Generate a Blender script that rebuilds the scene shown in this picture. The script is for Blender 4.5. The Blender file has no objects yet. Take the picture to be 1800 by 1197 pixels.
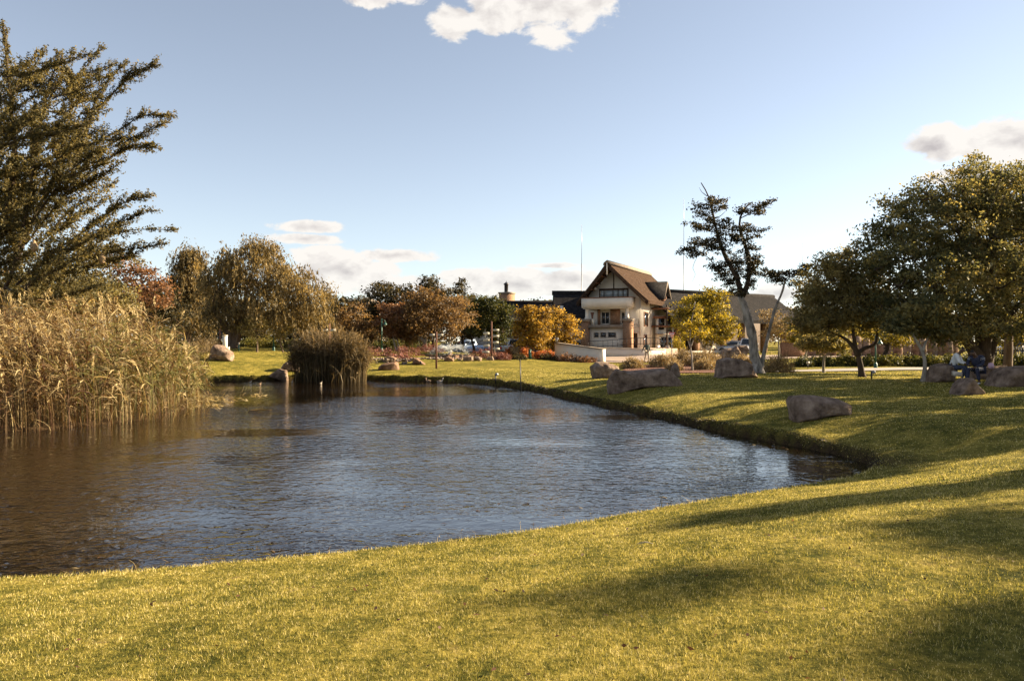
import bpy, bmesh, math, random
import numpy as np
from mathutils import Vector, Matrix

# ------------------------------------------------------------------ camera, light, exposure
scene = bpy.context.scene
COL = scene.collection
EYE = 2.4            # eye height above the pond's water (z = 0)
F = 1400.0           # focal length in pixels of the 1800 px wide photograph

cam_data = bpy.data.cameras.new('camera')
cam = bpy.data.objects.new('camera', cam_data)
COL.objects.link(cam)
cam.location = (0, 0, EYE)
cam.rotation_euler = (math.radians(90), 0, 0)
cam_data.sensor_width = 36.0
cam_data.lens = 36.0 * F / 1800.0
cam_data.clip_start = 0.1
cam_data.clip_end = 3000
scene.camera = cam

SUN_AZ = math.radians(74)      # clockwise from +Y (the viewing direction)
SUN_EL = math.radians(23)
SUN_DIR = Vector((math.sin(SUN_AZ) * math.cos(SUN_EL), math.cos(SUN_AZ) * math.cos(SUN_EL), math.sin(SUN_EL)))
sl = bpy.data.lights.new('sun', 'SUN')
sl.energy = 5.0
sl.angle = math.radians(0.7)
sl.color = (1.0, 0.815, 0.55)
sun = bpy.data.objects.new('sun', sl)
sun.rotation_euler = SUN_DIR.to_track_quat('Z', 'Y').to_euler()
COL.objects.link(sun)

scene.view_settings.view_transform = 'Standard'
scene.view_settings.look = 'None'
scene.view_settings.gamma = 1.0
scene.view_settings.use_curve_mapping = False
scene.view_settings.exposure = 2.05
scene.render.engine = 'CYCLES'
cy = scene.cycles
cy.use_denoising = True
cy.denoiser = 'OPENIMAGEDENOISE'
cy.max_bounces = 6
cy.diffuse_bounces = 3
cy.glossy_bounces = 3
cy.transmission_bounces = 4
cy.transparent_max_bounces = 8
cy.use_adaptive_sampling = True
cy.adaptive_threshold = 0.015
cy.caustics_reflective = False
cy.caustics_refractive = False
cy.sample_clamp_indirect = 6.0

# ------------------------------------------------------------------ node helpers
class NT:
    """small wrapper that makes node trees readable"""
    def __init__(s, nt):
        s.nt = nt
    def n(s, t, **kw):
        nd = s.nt.nodes.new(t)
        for k, v in kw.items():
            setattr(nd, k, v)
        return nd
    def l(s, a, b):
        s.nt.links.new(a, b)
    def inp(s, sock, v):
        if hasattr(v, 'is_linked') or isinstance(v, bpy.types.NodeSocket):
            s.l(v, sock)
        else:
            sock.default_value = v
    def math(s, op, a, b=None, c=None, clamp=False):
        nd = s.n('ShaderNodeMath', operation=op, use_clamp=clamp)
        for i, v in enumerate((a, b, c)):
            if v is not None:
                s.inp(nd.inputs[i], v)
        return nd.outputs[0]
    def mix(s, f, a, b, blend='MIX'):
        nd = s.n('ShaderNodeMix', data_type='RGBA', blend_type=blend)
        s.inp(nd.inputs[0], f)
        s.inp(nd.inputs[6], rgba(a))
        s.inp(nd.inputs[7], rgba(b))
        return nd.outputs[2]
    def noise(s, vec, scale, detail=4, rough=0.55, dist=0.0):
        nd = s.n('ShaderNodeTexNoise')
        if vec is not None:
            s.l(vec, nd.inputs['Vector'])
        nd.inputs['Scale'].default_value = scale
        nd.inputs['Detail'].default_value = detail
        nd.inputs['Roughness'].default_value = rough
        nd.inputs['Distortion'].default_value = dist
        return nd.outputs[0]
    def ramp(s, f, stops):
        nd = s.n('ShaderNodeValToRGB')
        cr = nd.color_ramp
        while len(cr.elements) < len(stops):
            cr.elements.new(0.5)
        for e, (p, c) in zip(cr.elements, stops):
            e.position = p
            e.color = rgba(c)
        s.l(f, nd.inputs[0])
        return nd.outputs[0]
    def mapr(s, v, a, b, c=0.0, d=1.0, smooth=False):
        nd = s.n('ShaderNodeMapRange', clamp=True)
        if smooth:
            nd.interpolation_type = 'SMOOTHSTEP'
        s.inp(nd.inputs[0], v)
        for i, q in enumerate((a, b, c, d)):
            nd.inputs[1 + i].default_value = q
        return nd.outputs[0]
    def scalev(s, vec, xyz):
        nd = s.n('ShaderNodeMapping')
        s.l(vec, nd.inputs[0])
        nd.inputs['Scale'].default_value = xyz
        return nd.outputs[0]

def rgba(c):
    if isinstance(c, bpy.types.NodeSocket):
        return c
    return (c[0], c[1], c[2], 1.0) if len(c) == 3 else c

# ------------------------------------------------------------------ sky with clouds
world = bpy.data.worlds.new('World')
scene.world = world
world.use_nodes = True
wt = NT(world.node_tree)
world.node_tree.nodes.clear()
sky = wt.n('ShaderNodeTexSky', sky_type='NISHITA', sun_disc=False)
sky.sun_elevation = SUN_EL
sky.sun_rotation = SUN_AZ
sky.altitude = 1200
sky.air_density = 1.0
sky.dust_density = 0.5
sky.ozone_density = 1.3
tc = wt.n('ShaderNodeTexCoord').outputs['Generated']
sep = wt.n('ShaderNodeSeparateXYZ')
wt.l(tc, sep.inputs[0])
AZ = wt.math('ARCTAN2', sep.outputs[0], sep.outputs[1])
EL = wt.math('ARCSINE', sep.outputs[2])
def cloud_cell(px, py, rx, ry):
    """a cloud's place: azimuth and elevation of a direction of the sky, and its angular half sizes"""
    a = math.atan((px - 900) / F)
    e = math.atan((598.5 - py) / F * math.cos(a))
    da = wt.math('MULTIPLY', wt.math('SUBTRACT', AZ, a), F / rx)
    de = wt.math('MULTIPLY', wt.math('SUBTRACT', EL, e), F / ry)
    r2 = wt.math('ADD', wt.math('MULTIPLY', da, da), wt.math('MULTIPLY', de, de))
    return wt.math('SUBTRACT', 1.0, wt.math('SQRT', r2))
CLOUDS = [(965, 0, 105, 72), (800, 40, 50, 30), (870, 25, 60, 40), (1050, 0, 52, 30), (930, -60, 170, 60), (660, -8, 60, 24), (715, -12, 40, 24), (1760, 250, 95, 42), (1655, 255, 66, 30), (1930, 245, 130, 62),
          (545, 399, 70, 13), (535, 420, 70, 11), (690, 450, 75, 15), (610, 480, 110, 42), (560, 450, 60, 20),
          (920, 500, 170, 32), (830, 490, 75, 20), (1010, 492, 60, 18), (700, 505, 120, 25), (965, 467, 45, 6), (1365, 517, 42, 17), (1700, 305, 70, 14)]
mask = None
for c in CLOUDS:
    m_ = cloud_cell(*c)
    mask = m_ if mask is None else wt.math('MAXIMUM', mask, m_)
# the rest of the sky carries the same loose scatter of fair-weather clouds
vec = wt.n('ShaderNodeCombineXYZ')
wt.l(AZ, vec.inputs[0]); wt.l(wt.math('MULTIPLY', EL, 1.7), vec.inputs[1])
broad = wt.noise(vec.outputs[0], 2.6, 2, 0.5)
beyond = wt.mapr(wt.math('MAXIMUM', wt.math('ABSOLUTE', AZ), wt.math('MULTIPLY', EL, 1.35)), 0.66, 0.82)
broad_m = wt.math('SUBTRACT', wt.math('MULTIPLY', wt.math('SUBTRACT', broad, 0.60), 6.0), wt.math('MULTIPLY', wt.math('SUBTRACT', 1.0, beyond), 4.0))
mask = wt.math('MAXIMUM', mask, broad_m)
mask = wt.math('MAXIMUM', mask, -2.0)
nz = wt.noise(vec.outputs[0], 19.0, 9, 0.60, 0.25)
off = wt.n('ShaderNodeVectorMath', operation='ADD')
wt.l(vec.outputs[0], off.inputs[0]); off.inputs[1].default_value = (0.012, 0.030, 0)
nz2 = wt.noise(off.outputs[0], 19.0, 5, 0.55, 0.25)
dens = wt.math('ADD', wt.math('MULTIPLY', mask, 2.0), wt.math('MULTIPLY', wt.math('SUBTRACT', nz, 0.50), 4.2))
alpha = wt.mapr(dens, -0.03, 0.62, 0.0, 1.0, smooth=True)
lit = wt.math('MULTIPLY', wt.math('SUBTRACT', nz, nz2), 3.0)
lit = wt.math('ADD', lit, wt.math('SUBTRACT', 1.20, wt.math('MULTIPLY', dens, 0.30)), clamp=True)
cl_col = wt.mix(lit, (2.9, 2.68, 2.66), (5.2, 4.95, 4.65))
low = wt.mapr(EL, 0.0, 0.10, 0.72, 0.97)
hs = wt.n('ShaderNodeHueSaturation'); hs.inputs['Saturation'].default_value = 0.64; wt.l(wt.mix(1.0, sky.outputs[0], (1.03, 1.0, 0.98), 'MULTIPLY'), hs.inputs['Color'])
skyc = wt.mix(wt.math('MULTIPLY', alpha, low), hs.outputs[0], cl_col)
bg = wt.n('ShaderNodeBackground')
wt.l(skyc, bg.inputs[0])
bg.inputs[1].default_value = 0.047
wo = wt.n('ShaderNodeOutputWorld')
wt.l(bg.outputs[0], wo.inputs[0])

# ------------------------------------------------------------------ places measured in the photograph
def P(px, py, d):
    """the point of the scene that stands d metres ahead at photograph pixel (px, py)"""
    return np.array(((px - 900.0) / F * d, d, EYE + (598.5 - py) / F * d))

# ------------------------------------------------------------------ mesh building
class MB:
    """collects numpy geometry and links it as ONE mesh object"""
    def __init__(s):
        s.v, s.q, s.t, s.tone, s.nv = [], [], [], [], 0
        s.loose = []
    def add(s, v, quads=None, tris=None, tone=None):
        v = np.asarray(v, float).reshape(-1, 3)
        if quads is not None and len(quads):
            s.q.append(np.asarray(quads, np.int64) + s.nv)
        if tris is not None and len(tris):
            s.t.append(np.asarray(tris, np.int64) + s.nv)
        s.v.append(v)
        s.tone.append(np.full(len(v), 0.5) if tone is None else np.broadcast_to(np.asarray(tone, float), (len(v),)).copy())
        s.nv += len(v)
    def poly(s, v, faces):
        """general polygons, kept as python lists"""
        v = np.asarray(v, float).reshape(-1, 3)
        for f in faces:
            s.loose.append([i + s.nv for i in f])
        s.v.append(v); s.tone.append(np.full(len(v), 0.5)); s.nv += len(v)
    def box(s, x0, x1, y0, y1, z0, z1, M=None, tilt=0):
        v = np.array([(x, y, z) for z in (z0, z1) for y in (y0, y1) for x in (x0, x1)], float)
        if M is not None:
            v = v @ np.array(M)[:3, :3].T + np.array(M)[:3, 3]
        s.add(v, quads=[(0, 2, 3, 1), (4, 5, 7, 6), (0, 1, 5, 4), (2, 6, 7, 3), (0, 4, 6, 2), (1, 3, 7, 5)])
    def tube(s, pts, rad, sides=6, tone=None, cap=True):
        pts = np.asarray(pts, float); n = len(pts)
        rad = np.broadcast_to(np.asarray(rad, float), (n,))
        tan = np.gradient(pts, axis=0)
        tan /= np.linalg.norm(tan, axis=1)[:, None] + 1e-9
        ref = np.array((0.31, 0.95, 0.05)) if abs(tan[0][2]) > 0.6 else np.array((0.05, 0.1, 1.0))
        a = np.cross(tan, ref); a /= np.linalg.norm(a, axis=1)[:, None] + 1e-9
        b = np.cross(tan, a)
        th = np.arange(sides) * 2 * np.pi / sides
        ring = pts[:, None] + rad[:, None, None] * (a[:, None] * np.cos(th)[None, :, None] + b[:, None] * np.sin(th)[None, :, None])
        v = ring.reshape(-1, 3)
        i = np.arange(n - 1)[:, None] * sides; j = np.arange(sides)[None]; j2 = (j + 1) % sides
        q = np.stack([i + j, i + j2, i + sides + j2, i + sides + j], -1).reshape(-1, 4)
        t = []
        if cap:
            v = np.vstack([v, pts[0], pts[-1]])
            c0, c1 = n * sides, n * sides + 1
            for k in range(sides):
                k2 = (k + 1) % sides
                t += [(c0, k2, k), (c1, (n - 1) * sides + k, (n - 1) * sides + k2)]
        s.add(v, quads=q, tris=t, tone=tone)
    def prism(s, outline, y0, y1, M=None, ax='y'):
        """an outline in x-z pushed along y (ax='y'), or an outline in x-y raised along z (ax='z')"""
        o = np.asarray(outline, float); n = len(o)
        if ax == 'y':
            v = np.vstack([np.c_[o[:, 0], np.full(n, y0), o[:, 1]], np.c_[o[:, 0], np.full(n, y1), o[:, 1]]])
        elif ax == 'x':
            v = np.vstack([np.c_[np.full(n, y0), o[:, 0], o[:, 1]], np.c_[np.full(n, y1), o[:, 0], o[:, 1]]])
        else:
            v = np.vstack([np.c_[o, np.full(n, y0)], np.c_[o, np.full(n, y1)]])
        if M is not None:
            v = v @ np.array(M)[:3, :3].T + np.array(M)[:3, 3]
        f = [list(range(n)), list(range(2 * n - 1, n - 1, -1))] + [[i, i + n, (i + 1) % n + n, (i + 1) % n] for i in range(n)]
        s.poly(v, f)
    def lathe(s, prof, c=(0, 0, 0), sides=12):
        prof = np.asarray(prof, float); n = len(prof)
        th = np.arange(sides) * 2 * np.pi / sides
        v = np.stack([prof[:, 0][:, None] * np.cos(th), prof[:, 0][:, None] * np.sin(th), np.repeat(prof[:, 1][:, None], sides, 1)], -1) + np.array(c)
        i = np.arange(n - 1)[:, None] * sides; j = np.arange(sides)[None]; j2 = (j + 1) % sides
        s.add(v.reshape(-1, 3), quads=np.stack([i + j, i + j2, i + sides + j2, i + sides + j], -1).reshape(-1, 4))
    def mesh(s, name):
        v = np.vstack(s.v); me = bpy.data.meshes.new(name)
        q = np.vstack(s.q) if s.q else np.zeros((0, 4), np.int64)
        t = np.vstack(s.t) if s.t else np.zeros((0, 3), np.int64)
        lo = [np.array(f) for f in s.loose]
        idx = np.concatenate([q.ravel(), t.ravel()] + lo).astype(np.int32)
        sizes = np.concatenate([np.full(len(q), 4), np.full(len(t), 3), np.array([len(f) for f in lo], int)]).astype(np.int32)
        me.vertices.add(len(v)); me.vertices.foreach_set('co', v.astype(np.float32).ravel())
        me.loops.add(len(idx)); me.loops.foreach_set('vertex_index', idx)
        me.polygons.add(len(sizes))
        st = np.concatenate([[0], np.cumsum(sizes)[:-1]]).astype(np.int32)
        me.polygons.foreach_set('loop_start', st)
        at = me.attributes.new('tone', 'FLOAT', 'POINT')
        at.data.foreach_set('value', np.concatenate(s.tone).astype(np.float32))
        me.update(calc_edges=True); me.validate()
        return me
    def build(s, name, mat, parent=None, smooth=False, kind=None):
        me = s.mesh(name)
        if smooth:
            me.polygons.foreach_set('use_smooth', np.ones(len(me.polygons), bool))
        if mat is not None:
            me.materials.append(mat)
        return link(name, me, parent, kind)

def link(name, me, parent=None, kind=None):
    o = bpy.data.objects.new(name, me)
    COL.objects.link(o)
    if parent is not None:
        o.parent = parent
    if kind:
        o['kind'] = kind
    return o

def tag(o, label, cat=None, group=None):
    o['label'] = label
    if cat:
        o['category'] = cat
    if group:
        o['group'] = group
    return o

def thing(name, label, cat, loc=(0, 0, 0), rz=0.0, group=None):
    o = bpy.data.objects.new(name, None)
    o.empty_display_size = 0.2
    COL.objects.link(o)
    o.location = tuple(float(q) for q in loc)
    o.rotation_euler = (0, 0, rz)
    return tag(o, label, cat, group)

def copy_tree(o, parent=None):
    c = o.copy(); COL.objects.link(c)
    if parent is not None:
        c.parent = parent
    for ch in [k for k in o.children]:
        copy_tree(ch, c)
    return c

def unit(v):
    v = np.asarray(v, float)
    return v / (np.linalg.norm(v, axis=-1, keepdims=True) + 1e-9)

def smoothstep(a, b, x):
    t = np.clip((x - a) / (b - a), 0, 1)
    return t * t * (3 - 2 * t)

def curve(pts, n):
    """a Catmull-Rom curve through pts with n samples"""
    p = np.asarray(pts, float)
    if len(p) == 2:
        return p[0] + (p[1] - p[0]) * np.linspace(0, 1, n)[:, None]
    p = np.vstack([2 * p[0] - p[1], p, 2 * p[-1] - p[-2]])
    t = np.linspace(0, len(p) - 3 - 1e-6, n)
    i = t.astype(int); f = (t - i)[:, None]
    a, b, c, d = p[i], p[i + 1], p[i + 2], p[i + 3]
    return 0.5 * (2 * b + (c - a) * f + (2 * a - 5 * b + 4 * c - d) * f ** 2 + (3 * b - a - 3 * c + d) * f ** 3)

def vnoise(x, y, seed=0):
    """smooth value noise on the plane"""
    xi = np.floor(x).astype(np.int64); yi = np.floor(y).astype(np.int64)
    fx = x - xi; fy = y - yi
    fx = fx * fx * (3 - 2 * fx); fy = fy * fy * (3 - 2 * fy)
    def h(a, b):
        q = np.sin(a * 127.1 + b * 311.7 + seed * 74.7) * 43758.5453
        return q - np.floor(q)
    return (h(xi, yi) * (1 - fx) + h(xi + 1, yi) * fx) * (1 - fy) + (h(xi, yi + 1) * (1 - fx) + h(xi + 1, yi + 1) * fx) * fy

# ------------------------------------------------------------------ materials
def new_mat(name):
    m = bpy.data.materials.new(name)
    m.use_nodes = True
    t = NT(m.node_tree)
    m.node_tree.nodes.clear()
    out = t.n('ShaderNodeOutputMaterial')
    return m, t, out

def mat_noise(name, c1, c2, scale=6.0, rough=0.85, bump=0.0, bscale=None, c3=None, metal=0.0, spec=0.3, stretch=None, bdist=0.02):
    m, t, out = new_mat(name)
    co = t.n('ShaderNodeTexCoord').outputs['Object']
    if stretch:
        co = t.scalev(co, stretch)
    nz = t.noise(co, scale, 5, 0.6)
    stops = [(0.32, c1), (0.68, c2)] if c3 is None else [(0.3, c1), (0.52, c2), (0.72, c3)]
    col = t.ramp(nz, stops)
    b = t.n('ShaderNodeBsdfPrincipled')
    t.l(col, b.inputs['Base Color'])
    b.inputs['Roughness'].default_value = rough
    b.inputs['Metallic'].default_value = metal
    b.inputs['Specular IOR Level'].default_value = spec
    if bump:
        bn = t.n('ShaderNodeBump')
        bn.inputs['Strength'].default_value = bump
        bn.inputs['Distance'].default_value = bdist
        t.l(t.noise(co, bscale or scale * 4, 6, 0.65), bn.inputs['Height'])
        t.l(bn.outputs[0], b.inputs['Normal'])
    t.l(b.outputs[0], out.inputs[0])
    return m

def mat_leaf(name, dark, mid, light, transl=0.35, rough=0.6):
    m, t, out = new_mat(name)
    at = t.n('ShaderNodeAttribute', attribute_name='tone')
    col = t.ramp(at.outputs['Fac'], [(0.08, dark), (0.5, mid), (0.92, light)])
    b = t.n('ShaderNodeBsdfPrincipled')
    t.l(col, b.inputs['Base Color'])
    b.inputs['Roughness'].default_value = rough
    b.inputs['Specular IOR Level'].default_value = 0.25
    tr = t.n('ShaderNodeBsdfTranslucent')
    t.l(t.mix(1.0, col, (1.25, 1.1, 0.7), 'MULTIPLY'), tr.inputs[0])
    mx = t.n('ShaderNodeMixShader')
    mx.inputs[0].default_value = transl
    t.l(b.outputs[0], mx.inputs[1]); t.l(tr.outputs[0], mx.inputs[2])
    t.l(mx.outputs[0], out.inputs[0])
    return m

def mat_plain(name, c, rough=0.5, metal=0.0, spec=0.5):
    m, t, out = new_mat(name)
    co = t.n('ShaderNodeTexCoord').outputs['Object']
    nz = t.noise(co, 9.0, 4, 0.6)
    col = t.mix(nz, tuple(q * 0.82 for q in c), tuple(min(1, q * 1.14) for q in c))
    b = t.n('ShaderNodeBsdfPrincipled')
    t.l(col, b.inputs['Base Color'])
    b.inputs['Roughness'].default_value = rough
    b.inputs['Metallic'].default_value = metal
    b.inputs['Specular IOR Level'].default_value = spec
    t.l(b.outputs[0], out.inputs[0])
    return m

M = {}
M['bark_dark'] = mat_noise('bark_dark', (0.030, 0.020, 0.013), (0.085, 0.060, 0.040), 5, 0.95, 0.9, 14, stretch=(1, 1, 0.25))
M['bark_brown'] = mat_noise('bark_brown', (0.07, 0.045, 0.030), (0.17, 0.12, 0.085), 5, 0.95, 0.9, 14, stretch=(1, 1, 0.25))
M['bark_pale'] = mat_noise('bark_pale', (0.16, 0.13, 0.10), (0.40, 0.35, 0.29), 6, 0.9, 0.6, 16, stretch=(1, 1, 0.4))
M['bark_white'] = mat_noise('bark_white', (0.06, 0.05, 0.042), (0.27, 0.24, 0.21), 7, 0.85, 0.9, 16, c3=(0.42, 0.38, 0.34), stretch=(1, 1, 0.3))
M['leaf_acacia'] = mat_leaf('leaf_acacia', (0.040, 0.038, 0.016), (0.125, 0.106, 0.042), (0.25, 0.195, 0.075), 0.48)
M['leaf_rtree'] = mat_leaf('leaf_rtree', (0.055, 0.063, 0.030), (0.175, 0.168, 0.075), (0.34, 0.265, 0.090), 0.5)
M['leaf_olive'] = mat_leaf('leaf_olive', (0.080, 0.074, 0.034), (0.21, 0.182, 0.078), (0.36, 0.285, 0.11), 0.5)
M['leaf_willow'] = mat_leaf('leaf_willow', (0.044, 0.036, 0.017), (0.155, 0.116, 0.050), (0.34, 0.255, 0.115), 0.42)
M['leaf_dark'] = mat_leaf('leaf_dark', (0.014, 0.015, 0.009), (0.046, 0.040, 0.018), (0.12, 0.092, 0.036))
M['leaf_brown'] = mat_leaf('leaf_brown', (0.044, 0.028, 0.014), (0.165, 0.102, 0.046), (0.33, 0.215, 0.095), 0.42)
M['leaf_red'] = mat_leaf('leaf_red', (0.042, 0.022, 0.013), (0.155, 0.078, 0.042), (0.31, 0.165, 0.085), 0.4)
M['leaf_gold'] = mat_leaf('leaf_gold', (0.075, 0.046, 0.012), (0.30, 0.190, 0.034), (0.56, 0.37, 0.068), 0.45)
M['leaf_yellow'] = mat_leaf('leaf_yellow', (0.045, 0.044, 0.010), (0.20, 0.165, 0.020), (0.54, 0.42, 0.040), 0.45)
M['leaf_white_tree'] = mat_leaf('leaf_white_tree', (0.010, 0.011, 0.005), (0.034, 0.031, 0.012), (0.10, 0.072, 0.024), 0.2)
M['leaf_hedge'] = mat_leaf('leaf_hedge', (0.014, 0.020, 0.006), (0.060, 0.066, 0.016), (0.22, 0.19, 0.035))
M['leaf_dry'] = mat_leaf('leaf_dry', (0.10, 0.070, 0.035), (0.26, 0.19, 0.10), (0.44, 0.34, 0.19), 0.3)
M['leaf_pink'] = mat_leaf('leaf_pink', (0.07, 0.030, 0.022), (0.20, 0.085, 0.070), (0.36, 0.16, 0.14), 0.3)
M['leaf_orange'] = mat_leaf('leaf_orange', (0.14, 0.035, 0.012), (0.40, 0.12, 0.035), (0.55, 0.27, 0.10), 0.35)
M['reed'] = mat_leaf('reed', (0.075, 0.034, 0.016), (0.180, 0.118, 0.050), (0.50, 0.40, 0.21), 0.32)
M['cattail'] = mat_leaf('cattail', (0.026, 0.022, 0.011), (0.115, 0.082, 0.038), (0.30, 0.215, 0.110), 0.3)
M['rock'] = mat_noise('rock', (0.070, 0.046, 0.034), (0.22, 0.155, 0.115), 3.4, 0.95, 1.0, 11, c3=(0.36, 0.27, 0.205), bdist=0.10, spec=.15)
M['rock_red'] = mat_noise('rock_red', (0.075, 0.042, 0.028), (0.19, 0.112, 0.072), 2.5, 0.95, 1.0, 9, c3=(0.28, 0.185, 0.125), bdist=0.08, spec=.15)
M['cream'] = mat_noise('cream', (0.58, 0.52, 0.43), (0.69, 0.63, 0.53), 0.8, 0.9, 0.15, 30)
M['white_wall'] = mat_noise('white_wall', (0.58, 0.52, 0.44), (0.70, 0.63, 0.53), 0.7, 0.9, 0.15, 30)
M['thatch'] = mat_noise('thatch', (0.036, 0.022, 0.015), (0.082, 0.051, 0.034), 3.0, 1.0, 1.0, 16, spec=0.05, stretch=(1, 3, 1), bdist=0.05)
M['thatch_shaded'] = mat_noise('thatch_shaded', (0.015, 0.014, 0.0145), (0.036, 0.033, 0.0335), 3.0, 1.0, 1.0, 16, spec=0.05, bdist=0.05)  # same thatch, with the shade on wings and dormer put into its colour
M['ridge'] = mat_noise('ridge', (0.17, 0.13, 0.10), (0.27, 0.22, 0.17), 2.0, 0.95, 0.4, 20)
M['wood_dark'] = mat_noise('wood_dark', (0.030, 0.018, 0.012), (0.075, 0.046, 0.030), 4, 0.8, 0.3, 20)
M['wood_red'] = mat_noise('wood_red', (0.12, 0.055, 0.030), (0.24, 0.11, 0.060), 4, 0.8, 0.3, 20)
M['brick'] = mat_noise('brick', (0.14, 0.075, 0.045), (0.27, 0.15, 0.085), 8, 0.95, 0.8, 14, c3=(0.34, 0.23, 0.14), bdist=0.04)
M['glass'] = mat_plain('glass', (0.02, 0.024, 0.028), 0.06, 0.0, 0.8)
M['glass_pale'] = mat_plain('glass_pale', (0.30, 0.33, 0.34), 0.10, 0.0, 0.8)  # evenly paler panes for the top window band
M['frame_pale'] = mat_plain('frame_pale', (0.50, 0.44, 0.37), 0.6)
M['metal_dark'] = mat_plain('metal_dark', (0.030, 0.028, 0.030), 0.45, 0.3)
M['metal_green'] = mat_plain('metal_green', (0.018, 0.085, 0.062), 0.45, 0.1)
M['metal_grey'] = mat_plain('metal_grey', (0.30, 0.30, 0.31), 0.4, 0.5)
M['rust'] = mat_noise('rust', (0.085, 0.036, 0.024), (0.17, 0.078, 0.050), 6, 0.8, 0.3, 24)
M['board'] = mat_plain('board', (0.46, 0.42, 0.34), 0.7)
M['board_grey'] = mat_plain('board_grey', (0.34, 0.31, 0.26), 0.7)
M['soil'] = mat_noise('soil', (0.07, 0.030, 0.018), (0.20, 0.085, 0.050), 5, 1.0, 1.0, 30, bdist=0.06)
M['pebble'] = mat_noise('pebble', (0.10, 0.070, 0.050), (0.26, 0.20, 0.16), 1.2, 0.9)
M['paving'] = mat_noise('paving', (0.24, 0.175, 0.135), (0.36, 0.275, 0.215), 1.5, 0.9, 0.4, 18)
M['path'] = mat_noise('path', (0.24, 0.21, 0.185), (0.36, 0.32, 0.28), 1.2, 0.9, 0.3, 20)
# ------------------------------------------------------------------ the ground
rng = np.random.default_rng(7)
SHORE = [(-9.0, 7.7), (-5.15, 8.0), (-3.05, 8.55), (-0.28, 9.7), (2.1, 11.36), (4.66, 13.06), (5.76, 13.9), (6.6, 15.1), (6.74, 15.9), (6.37, 17.8), (5.66, 19.8),
         (4.82, 22.5), (3.8, 26.6), (2.27, 31.8), (0.8, 37.5), (-0.6, 41.2), (-3.2, 45.1), (-6.7, 47.0), (-10.4, 48.3), (-13.6, 47.7), (-16.5, 46.3),
         (-18.6, 44.0), (-17.2, 40), (-14.0, 34), (-11.6, 29), (-10.9, 25.0), (-11.9, 22.2), (-14.2, 20.4), (-20, 19.2), (-27, 19.0), (-30, 15), (-24, 11), (-15, 8.6)]
def smooth_closed(p, n):
    p = np.asarray(p, float)
    q = np.vstack([p[-2:], p, p[:3]])
    c = curve(q, n + 0)
    return c
sh = np.asarray(SHORE, float)
_t = np.linspace(0, len(sh), 260, endpoint=False)
_i = _t.astype(int); _f = (_t - _i)[:, None]; n_ = len(sh)
_a, _b, _c, _d = sh[(_i - 1) % n_], sh[_i], sh[(_i + 1) % n_], sh[(_i + 2) % n_]
SHP = 0.5 * (2 * _b + (_c - _a) * _f + (2 * _a - 5 * _b + 4 * _c - _d) * _f ** 2 + (3 * _b - _a - 3 * _c + _d) * _f ** 3)

def shore_dist(x, y):
    """signed distance to the shoreline, negative in the water"""
    p = np.c_[np.ravel(x), np.ravel(y)]
    a = SHP; b = np.roll(SHP, -1, 0); ab = b - a; L2 = (ab ** 2).sum(1)
    best = np.full(len(p), 1e9); inside = np.zeros(len(p), bool)
    for k in range(len(a)):
        ap = p - a[k]
        t = np.clip((ap @ ab[k]) / L2[k], 0, 1)
        d = ((ap - t[:, None] * ab[k]) ** 2).sum(1)
        best = np.minimum(best, d)
        cond = ((a[k, 1] > p[:, 1]) != (b[k, 1] > p[:, 1]))
        if cond.any():
            xc = a[k, 0] + (p[:, 1] - a[k, 1]) / (b[k, 1] - a[k, 1] + 1e-12) * ab[k, 0]
            inside ^= cond & (p[:, 0] < xc)
    d = np.sqrt(best)
    return np.where(inside, -d, d).reshape(np.shape(x))

CTRL = [(0, 0, .80), (0, -6, .85), (-6, 0, .72), (6, 0, .88), (0, 4, .70), (-5, 5, .50), (4, 6, .78), (8, 8, .88), (9, 13, .72), (12, 16, .84), (14, 10, 1.0), (-12, 2, .7), (20, 5, 1.1), (18, 20, 1.0),
        (30, 15, 1.1), (25, 30, 1.0), (-25, 4, .7), (8.8, 16.6, .62)]
for px, py, d in [(1440, 733, 19), (1700, 741, 17.5), (1800, 702, 22.5), (1130, 682, 30), (960, 673, 36), (1335, 656, 38), (1390, 658, 36), (1520, 668, 33), (1640, 677, 29.5),
                  (1690, 667, 31), (1800, 672, 31), (1500, 656, 43), (1500, 650, 47), (1500, 644, 50), (1750, 648, 48), (915, 672, 38), (871, 663, 42), (767, 648, 50), (700, 650, 52), (740, 640, 56),
                  (820, 634, 58), (900, 632, 62), (980, 632, 66), (1061, 637, 62), (1137, 637, 69), (1150, 626, 74), (1000, 641, 58), (1050, 646, 52), (1230, 656, 45), (1260, 634, 58),
                  (350, 652, 47.8), (388, 633, 52), (470, 648, 49.8), (480, 618, 60), (411, 612, 62), (430, 630, 54), (560, 622, 62), (671, 620, 62), (745, 617, 66), (600, 613, 72)]:
    CTRL.append(tuple(P(px, py, d)))
CTRL += [(-16, 25, .08), (-26, 25, .35), (-18, 30, .25), (-25, 45, 1.1), (-35, 60, 1.8), (-40, 30, .8), (5, 85, .75), (-10, 85, .85), (-14, 95, .9), (0, 95, .8), (8, 95, .8), (20, 85, .85), (40, 80, .9), (40, 50, 1.0), (60, 30, 1.1), (30, 65, 1.0),
         (-60, 80, 2), (0, 130, 1.6), (70, 120, 1.6), (-80, 130, 2), (120, 60, 1.5), (-100, 40, 1.6), (90, 0, 1.2), (-60, 0, .8), (0, -40, 1.0), (60, -40, 1.0), (-60, -40, 1.0),
         (0, 300, 1.8), (200, 300, 1.8), (-200, 300, 1.8), (300, 0, 1.6), (-300, 0, 1.6), (0, -120, 1.2)]
CT = np.array(CTRL, float)
def _tps(r):
    return r * r * np.log(r + 1e-9)
_n = len(CT)
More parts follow.
